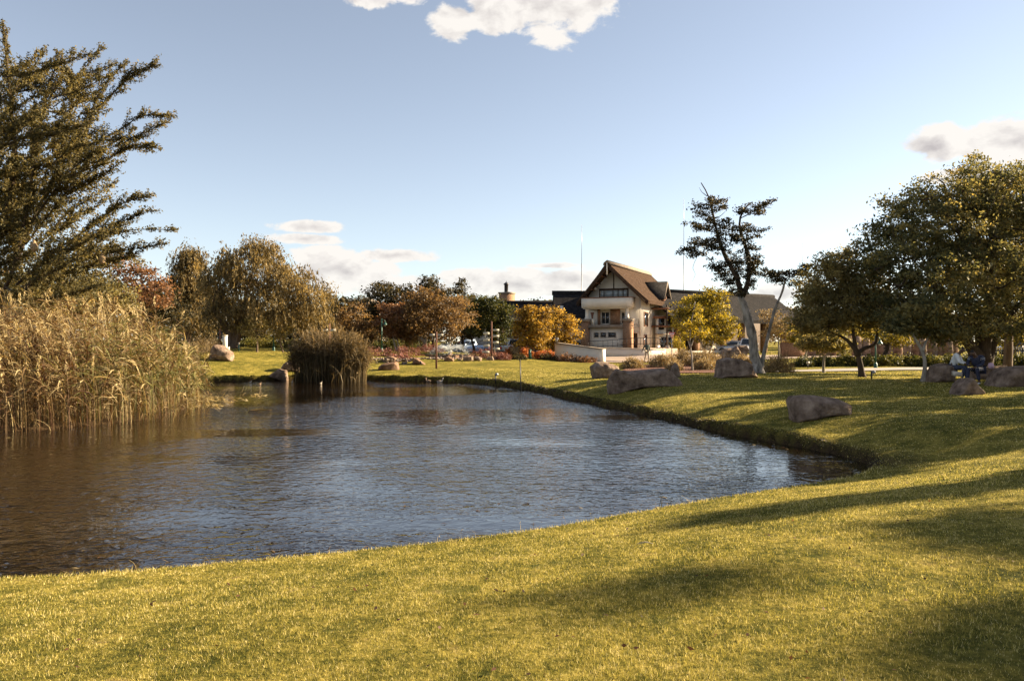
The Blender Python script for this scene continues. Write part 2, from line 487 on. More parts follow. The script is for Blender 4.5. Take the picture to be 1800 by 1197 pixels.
_K = _tps(np.linalg.norm(CT[:, None, :2] - CT[None, :, :2], axis=2)) + np.eye(_n) * 6.0
_Pm = np.c_[np.ones(_n), CT[:, :2]]
_A = np.block([[_K, _Pm], [_Pm.T, np.zeros((3, 3))]])
_w = np.linalg.solve(_A, np.concatenate([CT[:, 2], np.zeros(3)]))
def field(x, y):
    x = np.asarray(x, float); y = np.asarray(y, float)
    s = np.shape(x); x = x.ravel(); y = y.ravel()
    z = _w[_n] + _w[_n + 1] * x + _w[_n + 2] * y
    for k in range(_n):
        z = z + _w[k] * _tps(np.hypot(x - CT[k, 0], y - CT[k, 1]))
    return np.clip(z, 0.05, 2.6).reshape(s)

def ground(x, y, sd=None):
    """height of the ground (the pond's bed inside the shore)"""
    x = np.asarray(x, float); y = np.asarray(y, float)
    if sd is None:
        sd = shore_dist(x, y)
    f = field(x, y) + 0.03 * (vnoise(x * .5, y * .5, 3) - .5) + 0.05 * (vnoise(x * .21, y * .21, 5) - .5)
    far = smoothstep(14.2, 16.2, y)                                   # the far and right bank is cut steep, the near one is gentle
    left = smoothstep(-10.2, -11.5, x) * smoothstep(44, 38, y)        # the low muddy reed bed
    rag = 0.10 * (vnoise(x * 1.3, y * 1.3, 9) - .5) + 0.06 * (vnoise(x * 3.7, y * 3.7, 11) - .5)
    edge = 0.10 + (0.10 + 0.08 * smoothstep(25, 45, y)) * far + rag * far * 1.3
    edge = edge * (1 - left) + 0.06 * left
    wide = 4.5 - 1.7 * far + 2 * left
    sdr = sd + rag * far * 1.5
    rise = smoothstep(0.0, 0.34, sdr)
    zout = -0.12 + (edge + 0.12) * rise + (np.maximum(f, edge) - edge) * smoothstep(0.0, 1.0, np.clip(sd / wide, 0, 1)) ** 0.85
    zin = -0.12 + np.maximum(sd, -2.5) * 0.35
    return np.where(sdr > 0, zout, zin)

def G(px, d):
    """the point of the ground under photograph column px, d metres ahead"""
    x = (px - 900.0) / F * d
    return np.array((x, d, float(ground(np.array([x]), np.array([float(d)]))[0])))
def gz(x, y):
    return float(ground(np.array([float(x)]), np.array([float(y)]))[0])

def axis(lo, hi, step, out_lo, out_hi, g=1.16):
    a = list(np.arange(lo, hi + 1e-6, step)); s = step
    while a[-1] < out_hi:
        s *= g; a.append(a[-1] + s)
    s = step; b = [lo]
    while b[-1] > out_lo:
        s *= g; b.append(b[-1] - s)
    return np.array(b[:0:-1] + a)
gx = axis(-19, 12, 0.17, -700, 700)
gy = axis(5, 49.5, 0.17, -60, 1200)
GX, GY = np.meshgrid(gx, gy)
SD = shore_dist(GX, GY)
GZ = ground(GX, GY, SD)
nx, ny = len(gx), len(gy)
idx = np.arange(nx * ny).reshape(ny, nx)
gq = np.stack([idx[:-1, :-1], idx[:-1, 1:], idx[1:, 1:], idx[1:, :-1]], -1).reshape(-1, 4)

# lawn: winter grass, straw and green in patches of several sizes; bare soil on the cut bank
def lawn_colour(t, island=None):
    pos = t.n('ShaderNodeNewGeometry').outputs['Position']
    flat = t.scalev(pos, (1, 1, 0.0))
    big = t.noise(flat, 0.32, 4, 0.6)
    mid = t.noise(flat, 2.1, 5, 0.65)
    fine = t.noise(flat, 13.0, 4, 0.65)
    s = t.math('ADD', t.math('MULTIPLY', big, 0.24), t.math('ADD', t.math('MULTIPLY', mid, 0.38), t.math('MULTIPLY', fine, 0.38)))
    if island is not None:
        s = t.math('ADD', s, t.math('MULTIPLY', t.math('SUBTRACT', island, 0.5), 0.50))
    col = t.ramp(s, [(0.28, (0.036, 0.044, 0.012)), (0.40, (0.090, 0.100, 0.022)), (0.49, (0.250, 0.220, 0.045)), (0.58, (0.50, 0.405, 0.095)), (0.70, (0.72, 0.60, 0.30))])
    weed = t.mapr(t.noise(flat, 1.15, 4, 0.6), 0.58, 0.70, 0.0, 0.62, smooth=True)      # patches of clover and greener weed
    col = t.mix(weed, col, (0.070, 0.092, 0.022))
    worn = t.mapr(t.noise(t.scalev(pos, (.8, .8, 0)), 2.6, 4, 0.65), 0.62, 0.74, 0.0, 0.7, smooth=True)   # thin, worn straw patches
    col = t.mix(worn, col, (0.34, 0.245, 0.135))
    return pos, flat, s, col
m, t, out = new_mat('lawn')
pos, flat, s_, col = lawn_colour(t)
col = t.mix(1.0, col, (.62, .60, .55), 'MULTIPLY')
at = t.n('ShaderNodeAttribute', attribute_name='tone')
col = t.mix(at.outputs['Fac'], col, t.ramp(t.noise(pos, 9, 5, .7), [(.3, (0.022, 0.014, 0.008)), (.7, (0.085, 0.055, 0.028))]))
b = t.n('ShaderNodeBsdfPrincipled')
t.l(col, b.inputs['Base Color']); b.inputs['Roughness'].default_value = 0.95; b.inputs['Specular IOR Level'].default_value = 0.05
bn = t.n('ShaderNodeBump'); bn.inputs['Strength'].default_value = 1.0; bn.inputs['Distance'].default_value = 0.05
hh = t.math('ADD', t.noise(flat, 26, 5, .7), t.math('MULTIPLY', t.noise(flat, 4.0, 3, .6), 1.4))
t.l(hh, bn.inputs['Height']); t.l(bn.outputs[0], b.inputs['Normal'])
t.l(b.outputs[0], out.inputs[0])
M['lawn'] = m

steep = smoothstep(0.30, 0.10, GZ) * (SD < 1.2) * smoothstep(13.6, 15.0, GY)
steep = np.maximum(steep, (SD < 0.05) * 1.0)
steep = np.maximum(steep, smoothstep(-10.2, -11, GX) * smoothstep(42, 36, GY) * smoothstep(17, 19.5, GY) * 0.9)
mb = MB()
mb.add(np.stack([GX, GY, GZ], -1).reshape(-1, 3), quads=gq, tone=steep.ravel())
lawn = mb.build('lawn', M['lawn'], smooth=True, kind='structure')

# ------------------------------------------------------------------ the water
m, t, out = new_mat('pond_water')
b = t.n('ShaderNodeBsdfPrincipled')
b.inputs['Base Color'].default_value = (0.0055, 0.003, 0.0016, 1)
b.inputs['Roughness'].default_value = 0.04
b.inputs['IOR'].default_value = 1.7
b.inputs['Specular IOR Level'].default_value = 0.5
pos = t.n('ShaderNodeNewGeometry').outputs['Position']
w1 = t.noise(t.scalev(pos, (4.6, 5.4, 1)), 1.0, 2, 0.55, 0.5)
w2 = t.noise(t.scalev(pos, (1.7, 2.0, 1)), 1.0, 3, 0.5, 0.8)
w3 = t.noise(t.scalev(pos, (11.0, 17.0, 1)), 1.0, 2, 0.5, 0.3)
gust = t.mapr(t.noise(t.scalev(pos, (0.11, 0.22, 1)), 1.0, 2, 0.5, 0.4), 0.38, 0.60, 0.30, 1.25, smooth=True)
h = t.math('ADD', t.math('MULTIPLY', w1, 0.026), t.math('ADD', t.math('MULTIPLY', w2, 0.032), t.math('MULTIPLY', w3, 0.004)))
bn = t.n('ShaderNodeBump'); bn.inputs['Distance'].default_value = 1.0
t.l(gust, bn.inputs['Strength']); t.l(h, bn.inputs['Height'])
t.l(bn.outputs[0], b.inputs['Normal'])
t.l(b.outputs[0], out.inputs[0])
M['water'] = m
mb = MB()
wx = np.linspace(-32, 9, 42); wy = np.linspace(6, 50, 45)
WX, WY = np.meshgrid(wx, wy); wi = np.arange(WX.size).reshape(WX.shape)
mb.add(np.stack([WX, WY, np.zeros_like(WX)], -1), quads=np.stack([wi[:-1, :-1], wi[:-1, 1:], wi[1:, 1:], wi[1:, :-1]], -1).reshape(-1, 4))
mb.build('pond_water', M['water'], kind='structure')

# ------------------------------------------------------------------ paved road, footpath and beds: sheets laid on the ground
def sheet(name, outline, mat, lift=0.04, step=1.2):
    o = np.asarray(outline, float)
    x0, y0 = o.min(0); x1, y1 = o.max(0)
    bm = bmesh.new()
    vs = [bm.verts.new((x, y, 0)) for x, y in o]
    bm.faces.new(vs)
    for ax_, lo, hi in ((0, x0, x1), (1, y0, y1)):
        for c in np.arange(lo + step, hi, step):
            co = (c, 0, 0) if ax_ == 0 else (0, c, 0); no = (1, 0, 0) if ax_ == 0 else (0, 1, 0)
            bmesh.ops.bisect_plane(bm, geom=bm.verts[:] + bm.edges[:] + bm.faces[:], plane_co=co, plane_no=no)
    xy = np.array([v.co[:2] for v in bm.verts])
    z = ground(xy[:, 0], xy[:, 1]) + lift
    for v, q in zip(bm.verts, z):
        v.co.z = q
    bmesh.ops.recalc_face_normals(bm, faces=bm.faces)
    for f in bm.faces:
        if f.normal.z < 0:
            f.normal_flip()
    me = bpy.data.meshes.new(name); bm.to_mesh(me); bm.free()
    me.materials.append(mat)
    return link(name, me, None, 'structure')
def strip(pts, w0, w1=None):
    """outline of a road along pts"""
    c = curve(np.asarray(pts, float), 24); tn = unit(np.gradient(c, axis=0)); nn = np.c_[-tn[:, 1], tn[:, 0]]
    w = np.linspace(w0, w1 or w0, 24)[:, None] / 2
    return np.vstack([c + nn * w, (c - nn * w)[::-1]])
sheet('paved_road', [(5.9, 61.0), (9.0, 60.0), (12.8, 60.5), (17.5, 62.0), (26, 66), (40, 74), (40, 84), (24, 79), (16.6, 77), (13.4, 75.6), (8.5, 74.5), (7.3, 68)], M['paving'], 0.05)
sheet('car_park', [(-16, 84), (-4, 81.5), (2, 80), (7.0, 79.0), (8.5, 84), (6, 97), (-16, 97)], M['paving'], 0.05)
sheet('footpath', strip([(13.5, 44.8), (17.5, 45.5), (22, 46.6), (27, 47.2), (34, 47.5)], 2.4), M['path'], 0.05)
sheet('flower_bed', [(7.4, 43.4), (10, 41.3), (13.0, 40.9), (14.6, 42.0), (13.6, 45.0), (16, 52), (14, 56), (9, 54), (6.6, 48)], M['soil'], 0.05)

# ------------------------------------------------------------------ grass blades: dense beside the camera, thinning with distance
m, t, out = new_mat('grass_blade')
at = t.n('ShaderNodeAttribute', attribute_name='tone')
pos, flat, s_, col = lawn_colour(t, at.outputs['Fac'])
b = t.n('ShaderNodeBsdfPrincipled')
t.l(col, b.inputs['Base Color']); b.inputs['Roughness'].default_value = 0.75; b.inputs['Specular IOR Level'].default_value = 0.12
tr = t.n('ShaderNodeBsdfTranslucent'); t.l(t.mix(1.0, col, (1.15, 1.12, 0.75), 'MULTIPLY'), tr.inputs[0])
mx = t.n('ShaderNodeMixShader'); mx.inputs[0].default_value = 0.35
t.l(b.outputs[0], mx.inputs[1]); t.l(tr.outputs[0], mx.inputs[2]); t.l(mx.outputs[0], out.inputs[0])
M['blade'] = m
def blades(x, y, z, size, wid, lean, tone, azi=None, leanaz=None):
    """tris (N,3,3): one bent blade is one triangle"""
    n = len(x)
    a = rng.uniform(0, 2 * np.pi, n) if azi is None else azi
    la = rng.uniform(0, 2 * np.pi, n) if leanaz is None else leanaz
    b0 = np.c_[x, y, z]
    side = np.c_[np.cos(a), np.sin(a), np.zeros(n)] * wid[:, None] / 2
    tip = np.c_[np.cos(la) * np.sin(lean), np.sin(la) * np.sin(lean), np.cos(lean)] * size[:, None]
    v = np.stack([b0 - side, b0 + side, b0 + tip], 1).reshape(-1, 3)
    return v, np.arange(3 * n).reshape(-1, 3), np.repeat(tone, 3)
N = 720000
d = np.exp(rng.uniform(math.log(2.6), math.log(50), N)); az = rng.uniform(-0.72, 0.74, N)
x = d * np.sin(az); y = d * np.cos(az)
sd = shore_dist(x, y)
k = (sd > 0.10) & ~((x < -10) & (y > 18) & (y < 40)) & (y < 56)
x, y, d, sd = x[k], y[k], d[k], sd[k]
z = ground(x, y, sd)
px_ = d / 796.0
size = (0.017 + 0.011 * rng.random(len(x))) * (0.55 + 0.5 * vnoise(x * 2.2, y * 2.2, 21) + 0.6 * vnoise(x * 9, y * 9, 22) ** 2) + 0.30 * px_
edge_long = smoothstep(0.7, 0.15, sd) * (y < 14.5)
size = size * (1 + 0.9 * edge_long * rng.random(len(x)))
wid = np.maximum(0.0024, px_ * 0.62)
tone = np.clip(rng.normal(0.5, 0.26, len(x)) + 0.12 * edge_long, 0, 1)
v, tr_, tn = blades(x, y, z - 0.004, size, wid, rng.uniform(0.1, 1.15, len(x)), tone)
mb = MB(); mb.add(v, tris=tr_, tone=tn)
o = mb.build('grass', M['blade'], kind='stuff')
tag(o, 'short mown winter grass in straw and green covering the lawn', 'grass')

# overhanging rough grass along the cut bank
i = np.arange(len(SHP)); a = SHP; b_ = np.roll(SHP, -1, 0)
seg = [(a[q], b_[q]) for q in i if a[q, 1] > 14.6 and not (a[q, 0] < -10.0 and a[q, 1] < 42)]
SA = np.array([s[0] for s in seg]); SB = np.array([s[1] for s in seg])
L = np.linalg.norm(SB - SA, axis=1); pick = rng.choice(len(L), 26000, p=L / L.sum()); f = rng.random(26000)
p = SA[pick] + (SB - SA)[pick] * f[:, None]
tn = unit((SB - SA)[pick]); nn = np.c_[tn[:, 1], -tn[:, 0]]
flip = np.sign(shore_dist(p[:, 0] + nn[:, 0] * .3, p[:, 1] + nn[:, 1] * .3)); nn *= flip[:, None]
offs = rng.uniform(0.02, 0.42, 26000)
p = p + nn * offs[:, None]
z = ground(p[:, 0], p[:, 1])
dd = np.hypot(p[:, 0], p[:, 1])
la = np.arctan2(-nn[:, 1], -nn[:, 0]) + rng.normal(0, .8, 26000)
v, tr_, tone = blades(p[:, 0], p[:, 1], z - .01, rng.uniform(.03, .10, 26000), np.maximum(.005, dd / 796 * .6), rng.uniform(0.5, 1.9, 26000), np.clip(rng.normal(.26, .22, 26000), 0, 1), leanaz=la)
M['bank_grass'] = mat_leaf('bank_grass', (0.014, 0.010, 0.005), (0.050, 0.036, 0.014), (0.17, 0.115, 0.042), 0.15)
mb = MB(); mb.add(v, tris=tr_, tone=tone)
o = mb.build('bank_grass', M['bank_grass'], kind='stuff')
tag(o, 'rough dark grass hanging over the cut bank of the pond', 'grass')
# ------------------------------------------------------------------ foliage
def leaf_quads(c, u, n, ln, wd):
    """folded leaf-shaped quads: centre c, direction u, facing n"""
    u = unit(u); s = unit(np.cross(n, u))
    ln = np.asarray(ln)[:, None] / 2; wd = np.asarray(wd)[:, None] / 2
    lift = np.cross(u, s) * wd * 0.35
    v = np.stack([c - u * ln, c + s * wd + lift, c + u * ln, c - s * wd + lift], 1)
    return v.reshape(-1, 3), np.arange(len(c) * 4).reshape(-1, 4)

def rand_dirs(r, n):
    return unit(r.normal(size=(n, 3)))

def lobe_world(lobes, d, depth_k=1.0):
    """crown lobes (px, py, rx, ry[, shift in depth, depth radius]) in metres"""
    out = []
    for l in lobes:
        dd = d + (l[4] if len(l) > 4 else 0.0)
        c = P(l[0], l[1], dd)
        rx, rz = l[2] * dd / F, l[3] * dd / F
        ry = l[5] if len(l) > 5 else max(rx, rz) * 0.95 * depth_k
        out.append((c, np.array((rx, ry, rz))))
    return out

def crown_leaves(r, L, nleaf, clump_r, ln, wd, shell=0.55, flat=0.5, droop=0.0, tone_mu=0.5, tone_sd=0.16, per=38, up=0.35):
    """leaves gathered in clumps near the outside of the crown's lobes"""
    area = np.array([(rr[0] * rr[1] * rr[2]) ** (2 / 3) for _, rr in L])
    ncl = max(6, int(nleaf / per))
    which = r.choice(len(L), ncl, p=area / area.sum())
    C = np.array([L[i][0] for i in which]); R = np.array([L[i][1] for i in which])
    dirs = rand_dirs(r, ncl)
    rad = (shell + (1.0 - shell) * r.random(ncl) ** 0.7) * (1 + 0.10 * r.normal(size=ncl))
    cl = C + dirs * R * rad[:, None]
    ctone = r.normal(tone_mu, tone_sd, ncl)
    csize = clump_r * r.uniform(0.55, 1.35, ncl)
    k = r.integers(0, ncl, nleaf)
    e = r.normal(size=(nleaf, 3)) * 0.52
    e *= np.minimum(1, 1.25 / (np.linalg.norm(e, axis=1)[:, None] + 1e-6))
    e[:, 2] *= flat
    c = cl[k] + e * csize[k][:, None]
    u = rand_dirs(r, nleaf) + unit(e) * 0.6
    u[:, 2] -= droop
    n = rand_dirs(r, nleaf) + dirs[k] * 0.5 + np.array((0, 0, up))
    s = r.uniform(0.6, 1.4, nleaf)
    v, q = leaf_quads(c, u, n, ln * s, wd * s)
    tone = np.clip(ctone[k] + r.normal(0, 0.15, nleaf), 0, 1)
    return v, q, np.repeat(tone, 4), cl, dirs

def limb(mb, r, a, b, ra, rb, sag=0.12, n=7, sides=6):
    a = np.asarray(a, float); b = np.asarray(b, float)
    L = np.linalg.norm(b - a)
    m1 = a + (b - a) * .35 + r.normal(size=3) * L * sag * .5; m2 = a + (b - a) * .7 + r.normal(size=3) * L * sag * .5
    m1[2] += L * 0.04
    c = curve([a, m1, m2, b], n)
    mb.tube(c, np.linspace(ra, rb, n), sides)
    return c

def tree(name, label, px, d, lobes, fork, tr, leafmat, barkmat='bark_brown', nleaf=6000, clump_r=0.7, ln=0.16, wd=0.10, seed=1, group=None, cat='tree',
         trunk_pts=None, stems=None, twigs=40, shell=0.5, flat=0.55, droop=0.1, tone_mu=0.5, tone_sd=0.17, per=38, base=None, up=0.35, forkrad=None):
    """a tree standing at photograph column px, d metres ahead: tapered trunk, limbs into every lobe of the crown, twigs and leaf clumps"""
    r = np.random.default_rng(seed)
    b = G(px, d) if base is None else np.asarray(base, float)
    b = b - np.array((0, 0, 0.08))
    root = thing(name, label, cat, b, 0, group)
    L = lobe_world(lobes, d)
    v, q, tone, cl, dirs = crown_leaves(r, L, nleaf, clump_r, ln, wd, shell, flat, droop, tone_mu, tone_sd, per, up)
    tb = MB()
    stem_list = stems or [trunk_pts or [(px, None), fork]]
    tips = []
    for si, st in enumerate(stem_list):
        pts = [b if i == 0 and (si == 0 or s_[1] is None) else P(s_[0], s_[1], d + (s_[2] if len(s_) > 2 else 0)) for i, s_ in enumerate(st)]
        if len(pts) == 2:
            mid = (pts[0] + pts[1]) / 2 + r.normal(size=3) * 0.04 * np.linalg.norm(pts[1] - pts[0])
            pts = [pts[0], mid, pts[1]]
        c = curve(pts, 12)
        rr = tr * (1.0 if si == 0 else 0.7) * np.linspace(1, 0.62 if len(stem_list) == 1 else 0.4, 12)
        rr[0] *= 1.5; rr[1] *= 1.12
        tb.tube(c, rr, 9)
        tips.append((c, rr))
    limbs = []
    for (c, R) in L:
        best = min(tips, key=lambda t: np.linalg.norm(t[0][-1] - c))
        a = best[0][-1]
        small = R.max() < 0.22 * L[0][1].max()
        tip = c + (c - a) * (0.0 if small else 0.12)
        rk = 0.2 if small else 0.5
        limbs.append(limb(tb, r, a - (best[0][-1] - best[0][-2]) * .3, tip, best[1][-1] * rk, best[1][-1] * 0.10))
    allp = np.vstack(limbs)
    pick = r.choice(len(cl), min(twigs, len(cl)), replace=False)
    for k in pick:
        j = np.argmin(np.linalg.norm(allp - cl[k], axis=1) + 0.6 * np.maximum(0, allp[:, 2] - cl[k][2]))
        limb(tb, r, allp[j], cl[k], tr * 0.13 + 0.006, tr * 0.03 + 0.003, 0.18, 5, 4)
    tb.v = [x - b for x in tb.v]
    tb.build('trunk', M[barkmat], root, smooth=True)
    cb = MB(); cb.add(v - b, quads=q, tone=tone)
    cb.build('crown', M[leafmat], root)
    return root

def shrub(name, label, px, d, w, h, leafmat, n=1800, ln=0.10, wd=0.05, seed=1, group=None, cat='shrub', py=None, upright=0.5, depth=None, tone_mu=0.5, base=None, stemmat='bark_brown'):
    """a bush w x h pixels large on the ground: short stems and a rounded, uneven mass of leaves"""
    r = np.random.default_rng(seed)
    b = G(px, d) if base is None else np.asarray(base, float)
    W = w * d / F / 2; H = h * d / F; D = depth or W * 0.9
    root = thing(name, label, cat, b, 0, group)
    ncl = max(8, n // 26)
    dirs = rand_dirs(r, ncl); dirs[:, 2] = np.abs(dirs[:, 2])
    lump = 0.80 + 0.28 * vnoise(dirs[:, 0] * 3 + seed, dirs[:, 1] * 3 + dirs[:, 2] * 2, seed)
    rad = (0.45 + 0.55 * r.random(ncl) ** .6) * lump
    cl = dirs * np.array((W, D, H)) * rad[:, None]
    k = r.integers(0, ncl, n)
    cr = 0.20 * min(W, H) + 0.12 * max(W, H)
    c = cl[k] + r.normal(size=(n, 3)) * cr * 0.5
    c[:, 2] = np.maximum(c[:, 2], 0.02)
    u = rand_dirs(r, n) + unit(c / np.array((W, D, H))) * 0.5 + np.array((0, 0, upright))
    nn = rand_dirs(r, n) + unit(c) * 0.4
    s = r.uniform(.6, 1.4, n)
    v, q = leaf_quads(c, u, nn, ln * s, wd * s)
    tone = np.clip(r.normal(tone_mu, .15, ncl)[k] + r.normal(0, .15, n), 0, 1)
    mb = MB(); mb.add(v, quads=q, tone=np.repeat(tone, 4)); mb.build('foliage', M[leafmat], root)
    sb = MB()
    for j in r.choice(ncl, min(9, ncl), replace=False):
        limb(sb, r, (r.normal() * W * .12, r.normal() * D * .12, -0.05), cl[j] * .9, 0.012 * max(1, d / 40), 0.005, .1, 4, 4)
    sb.build('stem', M[stemmat], root)
    return root

# ------------------------------------------------------------------ the large acacia on the left, over the reeds
def acacia():
    r = np.random.default_rng(11)
    d0 = 28.0
    b = G(-95, d0 + 1); b[2] -= .1
    root = thing('acacia_tree', 'tall feathery thorn tree with long sweeping sprays behind the pale reeds', 'tree', b)
    tb = MB()
    # leaders and boughs measured in the photograph (px, py, depth shift)
    boughs = [
        ([(-95, None, 1), (-60, 560, 1), (-10, 440, .5), (25, 300, 0), (18, 170, -.3), (5, 40, -.5)], .30, .03),
        ([(-70, 600, 1), (-120, 420, 1.5), (-90, 240, 2), (-60, 90, 2)], .22, .03),
        ([(-40, 520, .8), (10, 505, 0), (40, 400, -.5), (58, 300, -1), (75, 190, -1.4), (105, 95, -1.8)], .13, .015),
        ([(25, 470, 0), (70, 360, .5), (120, 270, .6), (175, 190, .5), (225, 140, .4), (270, 113, .3)], .12, .008),
        ([(110, 285, .6), (150, 215, .9), (185, 150, 1.1), (222, 110, 1.3)], .05, .008),
        ([(95, 310, .5), (115, 230, -.6), (128, 150, -1.2), (100, 118, -1.8)], .05, .008),
        ([(60, 375, .5), (130, 275, 1.3), (200, 235, 1.8), (250, 205, 2.1), (303, 204, 2.2)], .08, .008),
        ([(120, 280, 1.2), (190, 262, 1.0), (240, 240, .8), (296, 213, .6)], .045, .007),
        ([(50, 400, 0), (110, 320, -1.0), (175, 290, -1.6), (225, 258, -2), (268, 257, -2.2)], .07, .008),
        ([(45, 430, 0), (110, 350, -.4), (165, 318, -.6), (212, 285, -.8)], .05, .007),
        ([(30, 500, 0), (100, 440, -.5), (165, 395, -.9), (215, 358, -1.2), (264, 345, -1.4)], .09, .008),
        ([(100, 440, -.5), (170, 410, 0), (225, 385, .3), (268, 370, .4)], .045, .007),
        ([(20, 540, 0), (80, 470, -.8), (150, 425, -1.4), (225, 405, -1.8), (312, 404, -2.1)], .09, .008),
        ([(90, 462, -.8), (160, 445, -.4), (225, 440, -.2), (290, 428, 0)], .045, .007),
        ([(10, 520, 0), (60, 500, .8), (120, 480, 1.4), (180, 462, 1.8), (235, 450, 2)], .06, .008),
        ([(-10, 440, .5), (30, 360, 1.6), (60, 250, 2.4), (60, 180, 2.8)], .08, .01),
        ([(0, 400, .5), (-20, 300, -1), (20, 230, -2), (60, 200, -2.6)], .07, .01),
        ([(18, 170, -.3), (40, 140, -.1), (62, 108, .1), (75, 95, .2)], .03, .006),
        ([(20, 230, -.2), (60, 210, .6), (100, 150, 1.2), (118, 96, 1.5)], .04, .007),
        ([(10, 505, 0), (50, 525, -1.5), (110, 520, -2.4), (180, 500, -3)], .06, .008),
        ([(-20, 470, .5), (40, 450, 2), (110, 395, 3), (160, 370, 3.6)], .06, .008),
        ([(-60, 240, 2), (-30, 200, 2.5), (0, 150, 3), (25, 120, 3.3)], .05, .008),
    ]
    for _ in range(46):                     # finer side sprays, swept up to the right
        px0 = r.uniform(-70, 120); py0 = r.uniform(120, 520); k_ = r.uniform(80, 190) * (1.1 - .3 * (px0 > 60)); an = r.normal(.42, .22)
        if px0 + k_ * math.cos(an) > 250 and py0 < 300: k_ *= .6
        dz = r.uniform(-2.6, 2.6); e = (px0 + k_ * math.cos(an), max(70, py0 - k_ * math.sin(an)))
        boughs.append(([(px0, py0, dz), (px0 * .62 + e[0] * .38 + r.normal(0, 5), py0 * .6 + e[1] * .4 + r.normal(0, 7), dz * 1.1), (e[0], e[1], dz * 1.25)], .035, .006))
    C, U, T = [], [], []
    for pts, ra, rb in boughs:
        w = [b if p[1] is None else P(p[0], p[1], d0 + p[2]) for p in pts]
        n = 22
        c = curve(w, n)
        tb.tube(c, np.linspace(1, 0, n) ** 1.3 * (ra * .62 - rb) + rb, 7)
        L = np.linalg.norm(np.diff(c, axis=0), axis=1).sum()
        tan = unit(np.gradient(c, axis=0))
        # shoots along the bough: long, raked forwards, getting shorter at the tip; each carries a bottle-brush of small leaves
        ns = int((10 if ra > .036 else 8) * L)
        for s_ in np.sort(r.uniform(.22 if ra > .1 else .12, 1.0, ns)):
            i = min(int(s_ * (n - 1)), n - 2); fr = s_ * (n - 1) - i
            p0 = c[i] + (c[i + 1] - c[i]) * fr
            side = unit(np.cross(tan[i], r.normal(size=3)))
            dr = unit(tan[i] * r.uniform(.9, 2.2) + side * r.uniform(.35, .95) + np.array((0, 0, r.normal(0.18, .25))))
            ln_ = r.uniform(.35, 1.15) * (1.15 - .80 * s_)
            k = 5
            q = p0 + dr * np.linspace(0, ln_, k)[:, None]; q[:, 2] += np.linspace(0, 1, k) ** 2 * ln_ * r.normal(.02, .12)
            tb.tube(q, np.linspace(.011, .004, k), 3, cap=False)
            nl = int((92 - 34 * s_) * ln_) + 4
            tt = r.random(nl) ** .8
            cc = p0 + (q[-1] - p0) * tt[:, None]
            cc = cc + r.normal(size=(nl, 3)) * .040
            C.append(cc); U.append(unit(r.normal(size=(nl, 3)) + dr * .5 + np.array((0, 0, -.15))))
            T.append(np.clip(r.normal(.48, .13) + r.normal(0, .16, nl), 0, 1))
        nl = int(18 * L); i = r.integers(int(n * .3), n, nl)
        C.append(c[i] + r.normal(size=(nl, 3)) * .05); U.append(r.normal(size=(nl, 3))); T.append(np.clip(r.normal(.42, .2, nl), 0, 1))
    # the dense low body of the crown
    Lb = lobe_world([(30, 470, 95, 80, 1), (110, 470, 85, 55, 0), (10, 350, 80, 90, 1), (75, 400, 70, 70, 0.5), (-80, 300, 80, 160, 1), (-100, 150, 70, 100, 1), (60, 300, 55, 70, .8), (165, 440, 70, 35, 0), (100, 235, 40, 55, .6), (-10, 200, 50, 90, 1), (130, 330, 55, 50, 0), (150, 490, 80, 40, .5)], d0)
    v0, q0, t0, cl, _ = crown_leaves(r, Lb, 30000, .60, .12, .055, .15, .5, 0.1, .42, .15, 60)
    C = np.vstack(C); U = np.vstack(U); T = np.concatenate(T); s = r.uniform(.7, 1.3, len(C))
    v, q = leaf_quads(C, U, r.normal(size=(len(C), 3)), .092 * s, .042 * s)
    tb.v = [x - b for x in tb.v]
    tb.build('trunk', M['bark_dark'], root, smooth=True)
    cb = MB(); cb.add(v - b, quads=q, tone=np.repeat(T, 4)); cb.add(v0 - b, quads=q0, tone=t0)
    cb.build('crown', M['leaf_acacia'], root)
    # two weaver-bird nests hang in the boughs
    for (px, py, dd) in ((180, 458, -.6), (60, 436, -1.2)):
        nb = MB(); cen = P(px, py, d0 + dd) - b
        nb.lathe([(0.02, .26), (.05, .22), (.09, .14), (.115, .03), (.10, -.06), (.055, -.11), (.0, -.12)], cen, 9)
        M.setdefault('nest', mat_noise('nest', (.20, .13, .07), (.42, .30, .18), 30, 1, .8, 60))
        nb.build('nest', M['nest'], root, smooth=True)
    return root
acacia()

